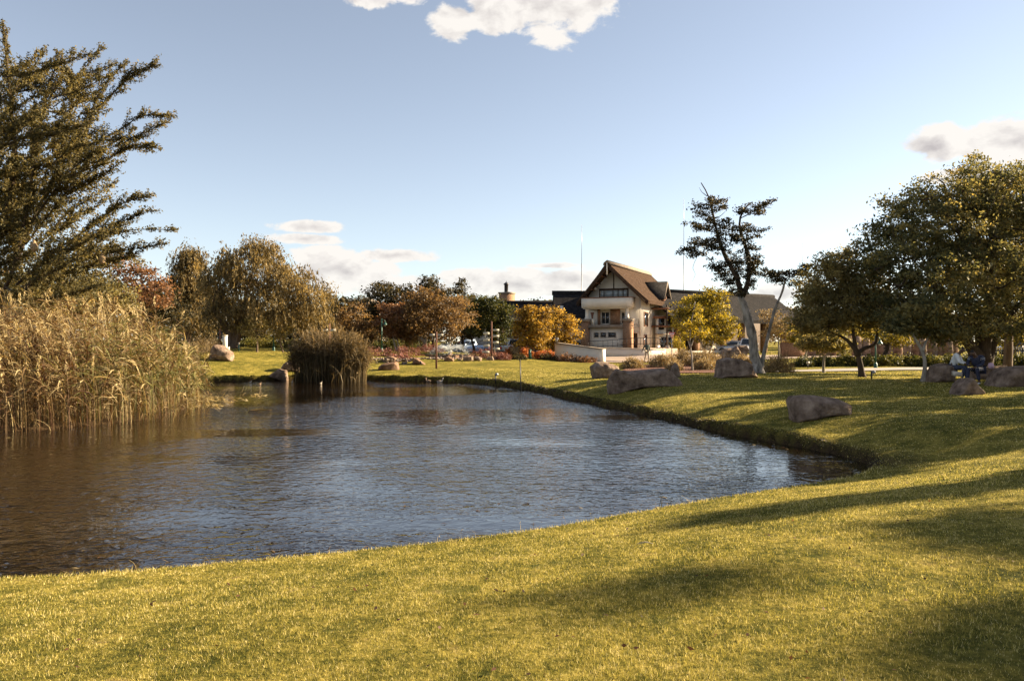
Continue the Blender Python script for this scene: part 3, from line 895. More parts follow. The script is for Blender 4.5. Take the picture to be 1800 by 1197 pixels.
# ------------------------------------------------------------------ willows
def willow(label, px, d, lobes, stems, tr, nstrand, seed, drop=(0.8, 3.0), tone_mu=.52, leafmat='leaf_willow', group=None, floor_py=None):
    r = np.random.default_rng(seed)
    b = G(px, d); b[2] -= .1
    root = thing('willow_tree', label, 'tree', b, 0, group)
    L = lobe_world(lobes, d)
    tb = MB(); tips = []
    for si, st in enumerate(stems):
        pts = [b if p[1] is None else P(p[0], p[1], d + (p[2] if len(p) > 2 else 0)) for p in st]
        c = curve(pts, 12); rr = np.linspace(1, .38, 12) * tr * (1 if si == 0 else .72); rr[0] *= 1.35
        tb.tube(c, rr, 9); tips.append((c, rr))
    for c, R in L:
        t_ = min(tips, key=lambda t: np.linalg.norm(t[0][-1] - c))
        limb(tb, r, t_[0][-1], c + np.array((0, 0, R[2] * .5)), t_[1][-1] * .7, .03)
    area = np.array([(R[0] * R[1] * R[2]) ** (2 / 3) for _, R in L])
    C, U, T = [], [], []
    nb = nstrand // 9
    for _ in range(nb):                     # strands hang in bunches from the tip of a branchlet
        c, R = L[r.choice(len(L), p=area / area.sum())]
        dv = rand_dirs(r, 1)[0]; dv[2] = dv[2] * .9 + .25
        p0 = c + unit(dv) * R * r.uniform(.55, 1.04)
        bt = r.normal(tone_mu, .16)
        for _ in range(9):
            q0 = p0 + r.normal(size=3) * np.array((.34, .34, .22))
            ln_ = r.uniform(*drop) * (0.35 + .65 * r.random())
            k = max(6, int(ln_ * 13))
            tt = np.sort(r.random(k))
            out = unit(np.array((dv[0], dv[1], 0)) + r.normal(size=3) * .3) * .35
            path = q0 + out * (1 - np.exp(-3 * tt))[:, None] + np.array((0.10, 0.02, -1)) * (tt * ln_)[:, None]
            C.append(path + r.normal(size=(k, 3)) * .045)
            u = r.normal(size=(k, 3)) * .38; u[:, 2] -= 1
            U.append(u); T.append(np.clip(bt + r.normal(0, .14, k), 0, 1))
    C = np.vstack(C); U = np.vstack(U); T = np.concatenate(T)
    if floor_py:
        kz = C[:, 2] > EYE + (598.5 - floor_py) / F * d + .5 * vnoise(C[:, 0] * .8, C[:, 1] * .8, seed)
        C, U, T = C[kz], U[kz], T[kz]
    s = r.uniform(.7, 1.35, len(C))
    v, q = leaf_quads(C, U, r.normal(size=(len(C), 3)), .26 * s, .075 * s)
    v2, q2, t2, cl, _ = crown_leaves(r, L, nstrand * 6, .62, .16, .07, .55, .8, .9, tone_mu - .04, .17, 40)
    tb.v = [x - b for x in tb.v]
    tb.build('trunk', M['bark_brown'], root, smooth=True)
    cb = MB(); cb.add(v - b, quads=q, tone=np.repeat(T, 4)); cb.add(v2 - b, quads=q2, tone=t2)
    cb.build('crown', M[leafmat], root)
    return root
willow('broad golden-brown willow with weeping strands and a forked trunk behind the lone boulder', 411, 62,
       [(440, 470, 62, 42), (400, 500, 45, 45, 1), (500, 500, 55, 38), (550, 525, 34, 40, -.5), (455, 440, 28, 20), (470, 540, 60, 40, -1), (400, 555, 40, 30, 0), (540, 555, 40, 30, 1)],
       [[(411, None), (404, 585), (388, 562), (375, 540)], [(413, None), (415, 580), (420, 560), (432, 520)], [(414, None), (422, 585), (436, 566), (470, 530)]], .42, 2600, 21, (.5, 1.9), floor_py=590)
willow('narrow dark willow rising left of the broad golden-brown willow', 330, 68,
       [(333, 460, 26, 26), (325, 500, 30, 34), (345, 520, 32, 36, 1), (350, 560, 34, 26)],
       [[(330, None), (326, 580), (318, 545), (332, 500)], [(330, None), (338, 560), (352, 520)]], .3, 1350, 22, (.6, 2.2), .40, floor_py=592)

# ------------------------------------------------------------------ trees round the pond
TG = 'brown and bronze trees along the far lawn'
tree('bronze_tree', 'rust-red bush tree between the thorn tree and the dark willow', 245, 46, [(245, 492, 38, 34), (215, 505, 40, 40, 1), (275, 520, 30, 34), (200, 470, 30, 22, 1)], (244, 560), .14, 'leaf_red', 'bark_dark', 4800, .55, .15, .09, 31)
for k, (px, d, lob, lm, lab, mu) in enumerate([
        (70, 40, [(60, 505, 60, 40), (110, 520, 50, 30), (10, 520, 50, 36)], 'leaf_olive', 'olive bush tree behind the reeds under the thorn tree boughs', .34),
        (160, 43, [(160, 510, 52, 36), (205, 530, 40, 30), (130, 540, 50, 26)], 'leaf_olive', 'olive-brown bush tree behind the reeds, right of the thorn trunk', .30),
        (285, 52, [(285, 530, 32, 34), (262, 545, 36, 32), (310, 555, 26, 24)], 'leaf_dark', 'dark bush tree between the rust-red bush and the narrow willow', .5)]):
    tree('bush_tree', lab, px, d, lob, (px, 570), .12, lm, 'bark_dark', 6500, .5, .15, .085, 480 + k, tone_mu=mu, shell=.35)
tree('round_tree', 'small round grey-green tree in front of the willow strands', 452, 59, [(452, 578, 27, 22)], (452, 600), .08, 'leaf_olive', 'bark_brown', 2600, .35, .10, .05, 32, tone_mu=.62)
tree('small_tree', 'thin-trunked grey-green tree under the willow beside the blue lamp', 498, 61, [(500, 572, 20, 18), (488, 590, 12, 10)], (497, 594), .06, 'leaf_olive', 'bark_brown', 1700, .35, .10, .05, 33, tone_mu=.55, trunk_pts=[(493, None), (492, 600), (497, 590)])
tree('bronze_tree', 'pale brown leafy tree behind the cattail clump', 640, 67, [(622, 562, 34, 30), (638, 585, 26, 20), (605, 575, 22, 24, 1)], (636, 600), .13, 'leaf_brown', 'bark_pale', 5200, .55, .19, .12, 34, TG)
tree('bronze_tree', 'reddish brown tree directly beside the green lamp post', 697, 66, [(695, 565, 33, 28), (680, 550, 20, 18), (712, 585, 18, 18), (700, 548, 18, 14, 1)], (695, 598), .12, 'leaf_red', 'bark_pale', 5600, .5, .18, .11, 35, TG, tone_mu=.66,
     stems=[[(692, None), (694, 607), (690, 590)], [(702, None), (700, 608), (697, 596)]])
tree('bronze_tree', 'largest olive-bronze tree with a thick pale trunk behind the cross-shaped signpost', 748, 66, [(752, 545, 45, 30), (735, 570, 36, 26, -.5), (780, 565, 30, 28), (745, 522, 28, 16), (720, 590, 16, 14), (790, 585, 16, 14)], (747, 596), .24, 'leaf_brown', 'bark_pale', 11000, .55, .18, .11, 36, TG, tone_mu=.40,
     stems=[[(748, None), (747, 608), (750, 590)], [(747, 600), (735, 592), (725, 582)]])
tree('bronze_tree', 'thinning fawn tree with bare twigs beside the fountain', 792, 68, [(803, 545, 32, 24), (812, 565, 26, 22), (785, 535, 22, 16, 1)], (792, 588), .15, 'leaf_brown', 'bark_pale', 3600, .5, .16, .09, 37, TG, tone_mu=.58, twigs=110,
     stems=[[(790, None), (790, 600), (792, 580)], [(791, 602), (803, 590), (818, 568)]])
tree('evergreen_tree', 'dark evergreen with a ragged top rising behind the reddish tree', 690, 78, [(683, 515, 30, 20), (665, 530, 24, 26), (708, 525, 24, 24), (690, 560, 42, 30), (660, 560, 22, 20)], (688, 590), .22, 'leaf_dark', 'bark_dark', 7500, .7, .24, .13, 38, per=26, tone_mu=.55)
tree('evergreen_tree', 'dark evergreen with the highest round crown behind the largest bronze tree', 762, 80, [(756, 497, 17, 14), (748, 515, 16, 14), (772, 515, 18, 16), (760, 540, 36, 28)], (762, 570), .2, 'leaf_dark', 'bark_dark', 5200, .6, .24, .13, 39, per=26)
tree('broad_tree', 'dusky green-brown tree filling the gap between the willow and the pale brown tree', 596, 76, [(596, 548, 32, 28), (622, 540, 28, 22), (612, 575, 34, 26), (580, 580, 28, 24)], (598, 600), .16, 'leaf_dark', 'bark_dark', 4200, .6, .24, .13, 48, per=30, tone_mu=.62)
tree('broad_tree', 'dusky bronze tree between the ragged evergreen and the highest round crown', 724, 76, [(722, 535, 30, 24), (730, 560, 36, 28), (712, 575, 30, 24)], (724, 600), .16, 'leaf_brown', 'bark_dark', 4600, .6, .24, .13, 49, per=30, tone_mu=.36)
tree('broad_tree', 'dusky green-brown tree right behind the thinning fawn tree', 832, 79, [(830, 545, 28, 24), (840, 570, 34, 26), (815, 578, 30, 22)], (830, 600), .16, 'leaf_dark', 'bark_dark', 4600, .6, .24, .13, 50, per=30, tone_mu=.7)
tree('evergreen_tree', 'dark evergreen with a small spiky top left of the brick chimney', 812, 82, [(805, 512, 14, 13), (813, 500, 5, 8), (800, 530, 22, 20), (826, 525, 14, 12), (815, 560, 30, 30)], (812, 580), .2, 'leaf_dark', 'bark_dark', 4800, .6, .24, .13, 40, per=26)
tree('broad_tree', 'dark green tree tipped with yellow behind the stack of pale signboards', 868, 74, [(862, 548, 36, 28), (840, 545, 26, 24), (885, 545, 20, 18, -.6), (848, 575, 26, 22), (880, 580, 26, 24), (858, 535, 24, 12)], (866, 605), .2, 'leaf_hedge', 'bark_dark', 8200, .6, .20, .12, 41, tone_mu=.36)
YG = 'golden autumn trees by the road'
tree('golden_tree', 'golden-orange autumn tree with a green trunk guard left of the white sloping wall', 933, 65, [(930, 567, 30, 26), (918, 590, 20, 20), (952, 580, 20, 24, -.4), (928, 548, 18, 12), (945, 605, 16, 12), (955, 552, 13, 12)], (933, 612), .09, 'leaf_gold', 'bark_pale', 9500, .42, .17, .11, 42, YG, tone_mu=.52, tone_sd=.2)
tree('golden_tree', 'orange-tipped autumn tree reaching right to the house balcony', 962, 70, [(985, 572, 30, 22), (968, 595, 28, 20), (1003, 585, 16, 18), (978, 552, 12, 10), (990, 607, 18, 12)], (962, 612), .10, 'leaf_gold', 'bark_white', 8200, .42, .17, .11, 43, YG, tone_mu=.42, tone_sd=.2,
     stems=[[(962, None), (961, 622), (955, 605)], [(962, 626), (965, 615), (970, 600)]])
tree('golden_tree', 'broad yellow-green tree in front of the right thatched wing', 1237, 68, [(1225, 545, 38, 26), (1255, 555, 30, 26, -.5), (1275, 575, 22, 22), (1240, 525, 34, 16), (1205, 570, 24, 26), (1250, 590, 34, 18), (1265, 525, 18, 12)], (1240, 602), .17, 'leaf_yellow', 'bark_pale', 13500, .5, .18, .11, 44, YG, tone_mu=.50, tone_sd=.21,
     stems=[[(1237, None), (1238, 620), (1240, 605)], [(1247, None), (1248, 618), (1252, 600)], [(1238, 615), (1232, 602), (1222, 592)]])
tree('sapling', 'slender sapling with a white speckled trunk and sparse yellow leaves among dry shrubs', 1217, 47, [(1217, 560, 20, 22), (1205, 580, 16, 18), (1232, 580, 16, 16), (1220, 540, 10, 10)], (1216, 600), .055, 'leaf_yellow', 'bark_white', 1500, .28, .12, .075, 45, twigs=60, tone_mu=.6,
     stems=[[(1217, None), (1216, 625), (1213, 605), (1215, 570), (1222, 530)], [(1214, 610), (1222, 590), (1235, 565)], [(1214, 612), (1206, 590), (1196, 570)]])
tree('bare_tree', 'fawn flat-topped tree in front of the right end of the thatch', 1368, 62, [(1352, 556, 18, 12), (1372, 572, 22, 18), (1355, 585, 18, 14), (1385, 590, 16, 14)], (1368, 600), .09, 'leaf_dry', 'bark_pale', 3000, .4, .13, .07, 46, twigs=70, tone_mu=.45)

# the tall white-barked tree with two stems
def white_tree():
    r = np.random.default_rng(5)
    d = 38.0; b = G(1333, d); b[2] -= .08
    root = thing('white_barked_tree', 'tall sparse tree with a leaning white trunk and thin second stem', 'tree', b)
    tb = MB(); lb = MB()
    W = lambda pts: [b if p[1] is None else P(p[0], p[1], d + (p[2] if len(p) > 2 else 0)) for p in pts]
    paths = [([(1333, None), (1328, 630), (1322, 590), (1312, 550), (1303, 518)], .26, .15),
             ([(1303, 518), (1296, 490), (1283, 465), (1270, 440), (1262, 415), (1254, 380), (1247, 350), (1232, 322)], .14, .02),
             ([(1305, 522), (1314, 500), (1317, 470), (1312, 440), (1304, 415), (1300, 385), (1312, 365), (1322, 355)], .13, .02),
             ([(1338, None), (1344, 620), (1352, 580), (1362, 545), (1372, 520), (1378, 500), (1380, 488)], .10, .035),
             ([(1262, 425), (1250, 430), (1235, 432), (1200, 437)], .05, .012),
             ([(1283, 465), (1260, 470), (1248, 455), (1236, 448)], .04, .01),
             ([(1300, 385), (1325, 372), (1345, 365), (1356, 366)], .03, .008),
             ([(1304, 415), (1318, 405), (1335, 408)], .03, .008),
             ([(1317, 470), (1328, 460), (1335, 445)], .03, .008),
             ([(1380, 490), (1365, 485), (1350, 482)], .025, .008), ([(1380, 490), (1398, 482), (1416, 470)], .025, .008),
             ([(1254, 385), (1266, 380), (1275, 372)], .025, .008), ([(1243, 345), (1234, 338), (1229, 330)], .02, .006),
             ([(1225, 452), (1218, 470), (1222, 482), (1217, 495)], .012, .004)]
    for p, a, z in paths:
        c = curve(W(p), 16); rr = np.linspace(a, z, 16)
        if p[0][1] is None:
            rr[0] *= 1.55; rr[1] *= 1.2
        (tb if p[0][1] is None else lb).tube(c + r.normal(size=c.shape) * a * .10, rr * (1 + .10 * r.normal(size=16)), 10)
    tufts = [(1248, 362, 24, 11), (1262, 352, 12, 6), (1238, 372, 12, 8), (1250, 392, 30, 14), (1232, 398, 14, 8), (1265, 405, 18, 12), (1228, 424, 22, 10), (1205, 438, 13, 6), (1225, 445, 14, 8), (1245, 428, 20, 12), (1268, 432, 18, 14),
             (1262, 468, 22, 10), (1285, 455, 18, 12), (1275, 485, 18, 10), (1298, 475, 22, 14), (1290, 500, 22, 12), (1310, 455, 14, 10), (1322, 478, 12, 14), (1328, 460, 10, 10), (1318, 500, 10, 14), (1300, 515, 14, 8),
             (1305, 372, 16, 8), (1330, 368, 18, 8), (1345, 360, 14, 7), (1300, 398, 18, 12), (1322, 405, 18, 8), (1310, 420, 16, 8), (1322, 438, 14, 8), (1292, 415, 10, 10),
             (1360, 485, 20, 8), (1385, 482, 22, 9), (1405, 480, 16, 8), (1415, 468, 8, 5), (1375, 495, 18, 7), (1352, 478, 12, 6)]
    C, U, T, D = [], [], [], []
    ends = np.vstack([curve(W(p), 16) for p, a, z in paths[1:]])
    for (px, py, rx, ry) in tufts:
        dd = d + r.normal(0, .35)
        c = P(px, py, dd); R = np.array((rx, rx * .8, ry)) * d / F
        j = np.argmin(np.linalg.norm(ends - c, axis=1)); limb(lb, r, ends[j], c, .02, .006, .15, 5, 4)
        ncl = int(6 + rx * ry / 22)
        for _ in range(ncl):                # each tuft is a handful of small leafy sprays
            cc = c + r.normal(size=3) * R * .55; n = r.integers(22, 40)
            limb(lb, r, c, cc, .008, .004, .1, 3, 3)
            C.append(cc + r.normal(size=(n, 3)) * np.array((.115, .115, .055))); U.append(unit(r.normal(size=(n, 3)) + np.array((0, 0, .3))))
            T.append(np.clip(r.normal(.40, .14) + r.normal(0, .15, n) + .22 * smoothstep(440, 370, py), 0, 1))
    C = np.vstack(C); U = np.vstack(U); T = np.concatenate(T); s = r.uniform(.7, 1.3, len(C))
    v, q = leaf_quads(C, U, r.normal(size=(len(C), 3)) + np.array((0, 0, .6)), .11 * s, .062 * s)
    tb.v = [x - b for x in tb.v]
    tb.build('trunk', M['bark_white'], root, smooth=True)
    lb.v = [x - b for x in lb.v]
    lb.build('limbs', M['bark_dark'], root, smooth=True)
    cb = MB(); cb.add(v - b, quads=q, tone=np.repeat(T, 4)); cb.build('crown', M['leaf_white_tree'], root)
white_tree()

# the shady trees on the right
def rough_top(lob, r, n, d, size=(10, 22)):
    """extra small lobes that break the outline of a crown"""
    out = []
    for _ in range(n):
        l = lob[r.integers(len(lob))]
        a = r.uniform(.05, math.pi - .05)
        out.append((l[0] + math.cos(a) * l[2] * .95, l[1] - math.sin(a) * l[3] * .95, r.uniform(*size) * .7, r.uniform(*size), r.normal(0, 1.2), None))
    return [o[:5] for o in out]
rr_ = np.random.default_rng(77)
big = [(1660, 400, 95, 70, 0), (1600, 450, 75, 70, -.6), (1740, 390, 90, 80, .8), (1560, 500, 55, 55, -.2), (1650, 500, 90, 55, -1.5), (1740, 500, 90, 65, -1), (1840, 420, 110, 90, 1), (1850, 520, 90, 60, 0), (1690, 340, 75, 45, .6), (1790, 345, 80, 50, .4),
       (1700, 570, 70, 34, -1.8), (1610, 560, 50, 30, -1.6), (1780, 565, 70, 34, -1), (1650, 585, 40, 18, -2), (1560, 545, 46, 30, -.8), (1860, 580, 60, 30, -.5), (1540, 440, 45, 45, .6), (1590, 380, 55, 50, .6), (1900, 380, 90, 90, 1.5)]
tree('shade_tree', 'huge dark dome-shaped tree shading the two seated people', 1728, 33.5, big + rough_top(big, rr_, 34, 33.5, (8, 20)) + [(1520 + 11 * q + rr_.normal(0, 5), (455 - 6.6 * q + 26 * math.sin(q * .9) if q < 17 else 305 + 6 * math.sin(q * 1.7)) - 2 + rr_.normal(0, 6), 4 + 2 * rr_.random(), 12 + 7 * rr_.random(), rr_.normal(0, 1)) for q in range(26)], (1738, 600), .36, 'leaf_rtree', 'bark_dark', 86000, .46, .135, .068, 51, twigs=240, shell=.62, flat=.6, droop=.05, tone_mu=.42, tone_sd=.18, per=60,
     stems=[[(1722, None), (1726, 615, 0), (1722, 585, -.2), (1700, 540, -.4)], [(1735, None), (1745, 600, .2), (1765, 560, .3), (1800, 530, .5)], [(1728, 632), (1735, 590, -.1), (1738, 545), (1735, 490)], [(1718, 628), (1700, 600, -.5), (1680, 575, -.9), (1660, 550, -1)]])
mid = [(1470, 495, 50, 45), (1500, 540, 58, 42), (1435, 545, 46, 36), (1415, 570, 26, 18), (1480, 465, 30, 28), (1530, 510, 40, 45, .5), (1425, 510, 26, 30, .6), (1550, 560, 40, 24), (1455, 575, 28, 14)]
tree('dark_stemmed_tree', 'olive tree with a bent black trunk left of the huge shade tree', 1516, 34.5, mid + rough_top(mid, rr_, 16, 34.5, (7, 14)), (1506, 618), .15, 'leaf_olive', 'bark_dark', 30000, .42, .125, .065, 52, twigs=150, shell=.45, tone_mu=.55, tone_sd=.17, per=50,
     stems=[[(1516, None), (1513, 645), (1508, 622), (1502, 600), (1498, 565)], [(1508, 622), (1520, 612), (1538, 605), (1542, 585)], [(1508, 624), (1497, 606), (1480, 592), (1455, 582)]])
tree('leaning_tree', 'thin grey-trunked tree leaning beside the seat boulder in front of the huge shade tree', 1622, 31, [(1600, 560, 34, 22), (1630, 545, 36, 24), (1580, 575, 20, 12), (1650, 570, 22, 14)], (1612, 605), .085, 'leaf_rtree', 'bark_pale', 8000, .38, .14, .075, 53, twigs=60, tone_mu=.5,
     stems=[[(1622, None), (1626, 640), (1620, 615), (1605, 590), (1595, 575)], [(1621, 618), (1628, 600), (1640, 580)]])
tree('small_tree', 'low bushy dark tree with a short trunk standing by the footpath', 1448, 43, [(1448, 600, 40, 18), (1475, 605, 24, 14), (1425, 605, 20, 12)], (1449, 626), .09, 'leaf_rtree', 'bark_pale', 5600, .36, .14, .075, 54, tone_mu=.58)
tree('gnarled_tree', 'gnarled tree with a curved dark trunk behind the green hedge', 1553, 52, [(1560, 590, 40, 14), (1535, 585, 24, 14, 1), (1585, 598, 22, 10)], (1560, 612), .17, 'leaf_yellow', 'bark_dark', 4200, .4, .13, .07, 55, tone_mu=.36,
     stems=[[(1551, None), (1556, 622), (1560, 610), (1548, 600)], [(1558, 614), (1564, 600), (1570, 590)]])
tree('pale_stemmed_tree', 'pale crooked trunk with yellow leaves beyond the hedge, left of the gnarled tree', 1415, 60, [(1420, 600, 30, 16), (1400, 590, 22, 18)], (1418, 615), .10, 'leaf_yellow', 'bark_pale', 3000, .4, .14, .08, 56, tone_mu=.45)
for k, (px, d, lob, lab, mu) in enumerate([
        (1500, 84, [(1500, 585, 40, 26), (1480, 565, 26, 20)], 'yellow tree far behind the hedge, seen under the dark-stemmed tree', .55),
        (1590, 90, [(1590, 585, 44, 28), (1560, 570, 26, 24)], 'yellow tree far behind the hedge, between gnarled and leaning trunks', .6),
        (1655, 80, [(1660, 595, 30, 18), (1640, 580, 24, 18)], 'yellow-brown tree beyond the hedge behind the man in white', .4),
        (1785, 62, [(1785, 580, 26, 22), (1815, 570, 30, 30), (1770, 600, 18, 12)], 'yellow bushy tree behind the palisade fence, right of the huge trunk', .45)]):
    tree('yellow_tree', lab, px, d, lob, (px, 606), .14, 'leaf_yellow', 'bark_brown', 3800, .6, .2, .12, 60 + k, tone_mu=mu)

# a belt of trees beyond the lawns and the house
belt = [(-60, 95, 'leaf_dark', 500), (40, 80, 'leaf_brown', 470), (150, 88, 'leaf_dark', 480), (230, 96, 'leaf_brown', 505), (295, 90, 'leaf_dark', 490), (380, 105, 'leaf_dark', 500), (470, 98, 'leaf_dark', 510), (570, 95, 'leaf_dark', 520), (600, 110, 'leaf_dark', 545), (650, 104, 'leaf_brown', 548), (735, 108, 'leaf_dark', 530), (850, 112, 'leaf_dark', 548),
        (905, 118, 'leaf_brown', 552), (928, 120, 'leaf_dark', 528), (962, 126, 'leaf_hedge', 526), (1400, 118, 'leaf_brown', 540), (1450, 110, 'leaf_dark', 545), (1520, 116, 'leaf_brown', 548), (1580, 120, 'leaf_dark', 540), (1650, 112, 'leaf_brown', 545), (1730, 108, 'leaf_dark', 535), (1800, 112, 'leaf_brown', 540), (1880, 100, 'leaf_dark', 520), (1250, 128, 'leaf_dark', 512), (1340, 125, 'leaf_brown', 540)]
BELT_LABELS = ['dark tree far left behind the thorn tree', 'brown tree behind the thorn tree trunk', 'dark tree behind the middle of the thorn tree', 'brown tree behind the rust-red bush tree', 'dark tree behind the narrow willow', 'dark tree behind the broad willow trunk', 'dark tree behind the broad willow strands', 'dark tree right behind the broad willow edge',
 'dark tree behind the cattail clump top', 'brown tree left of the ragged evergreen', 'dark tree behind the largest bronze tree', 'dark tree left of the brick chimney', 'brown tree right behind the brick chimney', 'dark tree over the low left roof beside the chimney', 'small yellow-green treetop above the lowest thatched roof', 'brown tree behind the stone wall left of the olive tree',
 'dark tree behind the olive tree', 'brown tree behind the gnarled tree', 'dark tree behind the shed', 'brown tree behind the man in white', 'dark tree behind the huge trunk', 'brown tree behind the palisade fence', 'dark tree beyond the right end of the fence', 'dark treetop behind the yellow-green tree and thatched wing', 'brown tree behind the right end of the thatched wing']
for k, (px, d, lm, top) in enumerate(belt):
    h = 606 - top; w = h * (.62 + .12 * (k % 3))
    tree('distant_tree', 'distant ' + BELT_LABELS[k], px, d, [(px, top + h * .35, w * .7, h * .36), (px - w * .45, top + h * .52, w * .5, h * .34), (px + w * .45, top + h * .5, w * .5, h * .36), (px, top + h * .7, w * .8, h * .3)], (px, 596), .2, lm, 'bark_dark', 3600, 1.1, .42, .26, 100 + k, 'trees in the distant belt', twigs=12, per=24)

# trees that stand to the right of the picture and shade the lawn
LAWN_LABELS = ['leafy tree whose shade falls beside the lone broad boulder', 'broad leafy tree whose shade falls on the longest boulder', 'tall leafy tree farthest out beyond the lone broad boulder', 'slim upright tree casting the pointed shadow on the near lawn', 'tallest thin tree casting the faint band on the near lawn',
               'tall airy tree casting the soft shade at the near right', 'leafy tree casting the long shadow along the near shore', 'tall leafy tree close behind the huge shade tree', 'leafy tree just right of the great long dark boulder', 'slim leafy tree shading the pond corner bank']
for k, (x, y, h, w, sp) in enumerate([(24.0, 21.5, 9.0, 1.6, .6), (25.5, 25.5, 9.6, 2.3, .75), (27.0, 30.5, 9.8, 2.3, .75), (22.9, 12.5, 8.0, .50, .4), (31.0, 14.1, 14.0, .45, .25), (30.5, 12.2, 13.0, .8, .40), (21.6, 14.4, 8.0, 1.1, .6), (25.5, 41, 10.5, 3.0, 1), (30.5, 32, 9.5, 3.2, 1), (23.0, 18.4, 8.6, 1.0, .42)]):
    z0 = gz(x, y); b = np.array((x, y, z0)); r = np.random.default_rng(200 + k)
    root = thing('lawn_tree', LAWN_LABELS[k], 'tree', b, 0, 'trees on the right lawn')
    L = [(np.array((x, y, z0 + h * .62)), np.array((w, w, h * .30))), (np.array((x - w * .5, y + .13 * w, z0 + h * .5)), np.array((w * .6, w * .6, h * .2))), (np.array((x + w * .5, y - .16 * w, z0 + h * .55)), np.array((w * .6, w * .6, h * .22))), (np.array((x, y, z0 + h * .84)), np.array((w * .55, w * .55, h * .16)))]
    v, q, tone, cl, _ = crown_leaves(r, L, int(5200 * sp), .55, .40, .24, .3, .6, .1, .45, .16, 40)
    tb = MB(); tb.tube(curve([(0, 0, -.1), (.1, .05, h * .2), (0, 0, h * .42)], 8), np.linspace(.24, .15, 8), 8)
    for c, R in L:
        limb(tb, r, (0, 0, h * .4), c - b, .10, .02)
    tb.build('trunk', M['bark_brown'], root, smooth=True)
    cb = MB(); cb.add(v - b, quads=q, tone=tone); cb.build('crown', M['leaf_olive'], root)

# ------------------------------------------------------------------ shrubs and hedges
shrub('brown_shrub', 'rounded brown willow-like shrub behind the right end of the pale reeds', 335, 42, 62, 74, 'leaf_brown', 3600, .14, .03, 301, upright=1.2)
shrub('dry_shrub', 'pinkish dry twiggy shrub just left of the lone boulder', 352, 53, 52, 36, 'leaf_dry', 2400, .13, .025, 302, upright=1.0, tone_mu=.3)
shrub('dry_shrub', 'dry twiggy shrub close behind the lone boulder, touching the willow trunk', 372, 57, 34, 30, 'leaf_dry', 1500, .13, .025, 303, upright=1.0, tone_mu=.22)
for k, (px, d, w, h) in enumerate([(290, 78, 60, 44), (345, 80, 70, 40), (395, 84, 60, 38), (440, 82, 60, 44), (490, 80, 70, 50), (540, 82, 70, 52), (590, 84, 60, 46), (640, 82, 60, 46), (690, 86, 60, 40), (735, 86, 60, 40), (790, 90, 50, 34)]):
    shrub('dark_shrub', 'dark tall screen shrub ' + ['behind the narrow willow trunk', 'left of the warning sign', 'behind the pale stone pillar', 'behind the round grey-green tree', 'behind the blue lamp', 'left behind the cattail clump', 'right behind the cattail clump', 'behind the pale brown tree', 'behind the green lamp post', 'behind the thick pale trunk', 'behind the fountain spray'][k], px, d, w, h, 'leaf_dark', 1300, .30, .16, 280 + k, 'screen shrubs behind the trees', tone_mu=.34)
SGr = 'low green shrubs in the beds under the trees'
for k, (px, d, w, h, mat_, mu) in enumerate([(440, 66, 40, 16, 'leaf_hedge', .6), (470, 67, 40, 17, 'leaf_hedge', .72), (462, 76, 70, 26, 'leaf_dark', .4), (520, 68, 46, 16, 'leaf_hedge', .5), (570, 70, 60, 18, 'leaf_dark', .5), (655, 69, 40, 17, 'leaf_hedge', .30),
        (690, 69, 34, 18, 'leaf_hedge', .5), (718, 68, 40, 20, 'leaf_hedge', .62), (740, 70, 30, 16, 'leaf_hedge', .4), (1150, 69, 24, 12, 'leaf_dry', .4)][:9]):
    labs = ['yellow-green shrub right of the forked willow trunk', 'brightest yellow-green shrub under the weeping strands', 'dark rounded shrub behind the yellow-green ones under the willow', 'green shrub on the right of the blue lamp', 'dark shrub behind the cattail clump',
            'dark green hedge shrub at the foot of the green lamp post', 'green shrub between the lamp post and the twin trunks', 'strap-leaved green shrub left of the thick pale trunk', 'green shrub right of the thick pale trunk']
    shrub('green_shrub', labs[k], px, d, w, h, mat_, 1100, .20, .05, 310 + k, SGr, tone_mu=mu, upright=.9)
PK = 'pink ground cover bands by the fountain'
for k, (px, d, w, h, lab) in enumerate([(662, 60, 66, 14, 'pink ground cover left of the low round boulder'), (715, 60.5, 60, 15, 'pink ground cover behind the wedge-shaped boulder'), (755, 64.5, 60, 12, 'pink ground cover along the left of the fountain basin'), (853, 61.5, 60, 14, 'pink ground cover between the fountain and the board stack'), (884, 61, 30, 13, 'pink-green ground cover right of the board stack'), (705, 57.5, 50, 12, 'brownish ground cover in front of the fountain basin')]):
    shrub('ground_cover', lab, px, d, w, h, 'leaf_pink', 1300, .13, .05, 330 + k, PK, depth=.8, tone_mu=.5, cat='ground cover')
OR = 'orange shrubs in the bed beside the white wall'
for k, (px, d, w, h, mat_, lab) in enumerate([(897, 65, 22, 20, 'leaf_orange', 'orange shrub below the arch of the gate'), (925, 66.5, 26, 24, 'leaf_orange', 'bright orange shrub beside the green trunk guard'), (950, 67, 26, 20, 'leaf_orange', 'orange shrub in front of the grey pickup tailgate'), (905, 64.5, 20, 24, 'leaf_dry', 'straw coloured shrub between two orange ones'), (968, 66.5, 22, 16, 'leaf_orange', 'orange shrub touching the left end of the white sloping wall'),
        (910, 63, 40, 8, 'leaf_dark', 'low dark edging shrub at the lawn edge left of the trunk guard'), (968, 64, 44, 10, 'leaf_dark', 'low dark edging shrub right of the trunk guard'), (1000, 62.2, 44, 14, 'leaf_red', 'dark red shrub against the middle of the white sloping wall'), (1030, 61.2, 40, 9, 'leaf_red', 'low dark shrub against the right part of the white sloping wall')]):
    shrub('orange_shrub' if 'orange' in mat_ else 'bed_shrub', lab, px, d, w, h, mat_, 900, .13, .07, 340 + k, OR, tone_mu=.5, depth=.7)
DS = 'dry lavender-like shrubs around the white trunk'
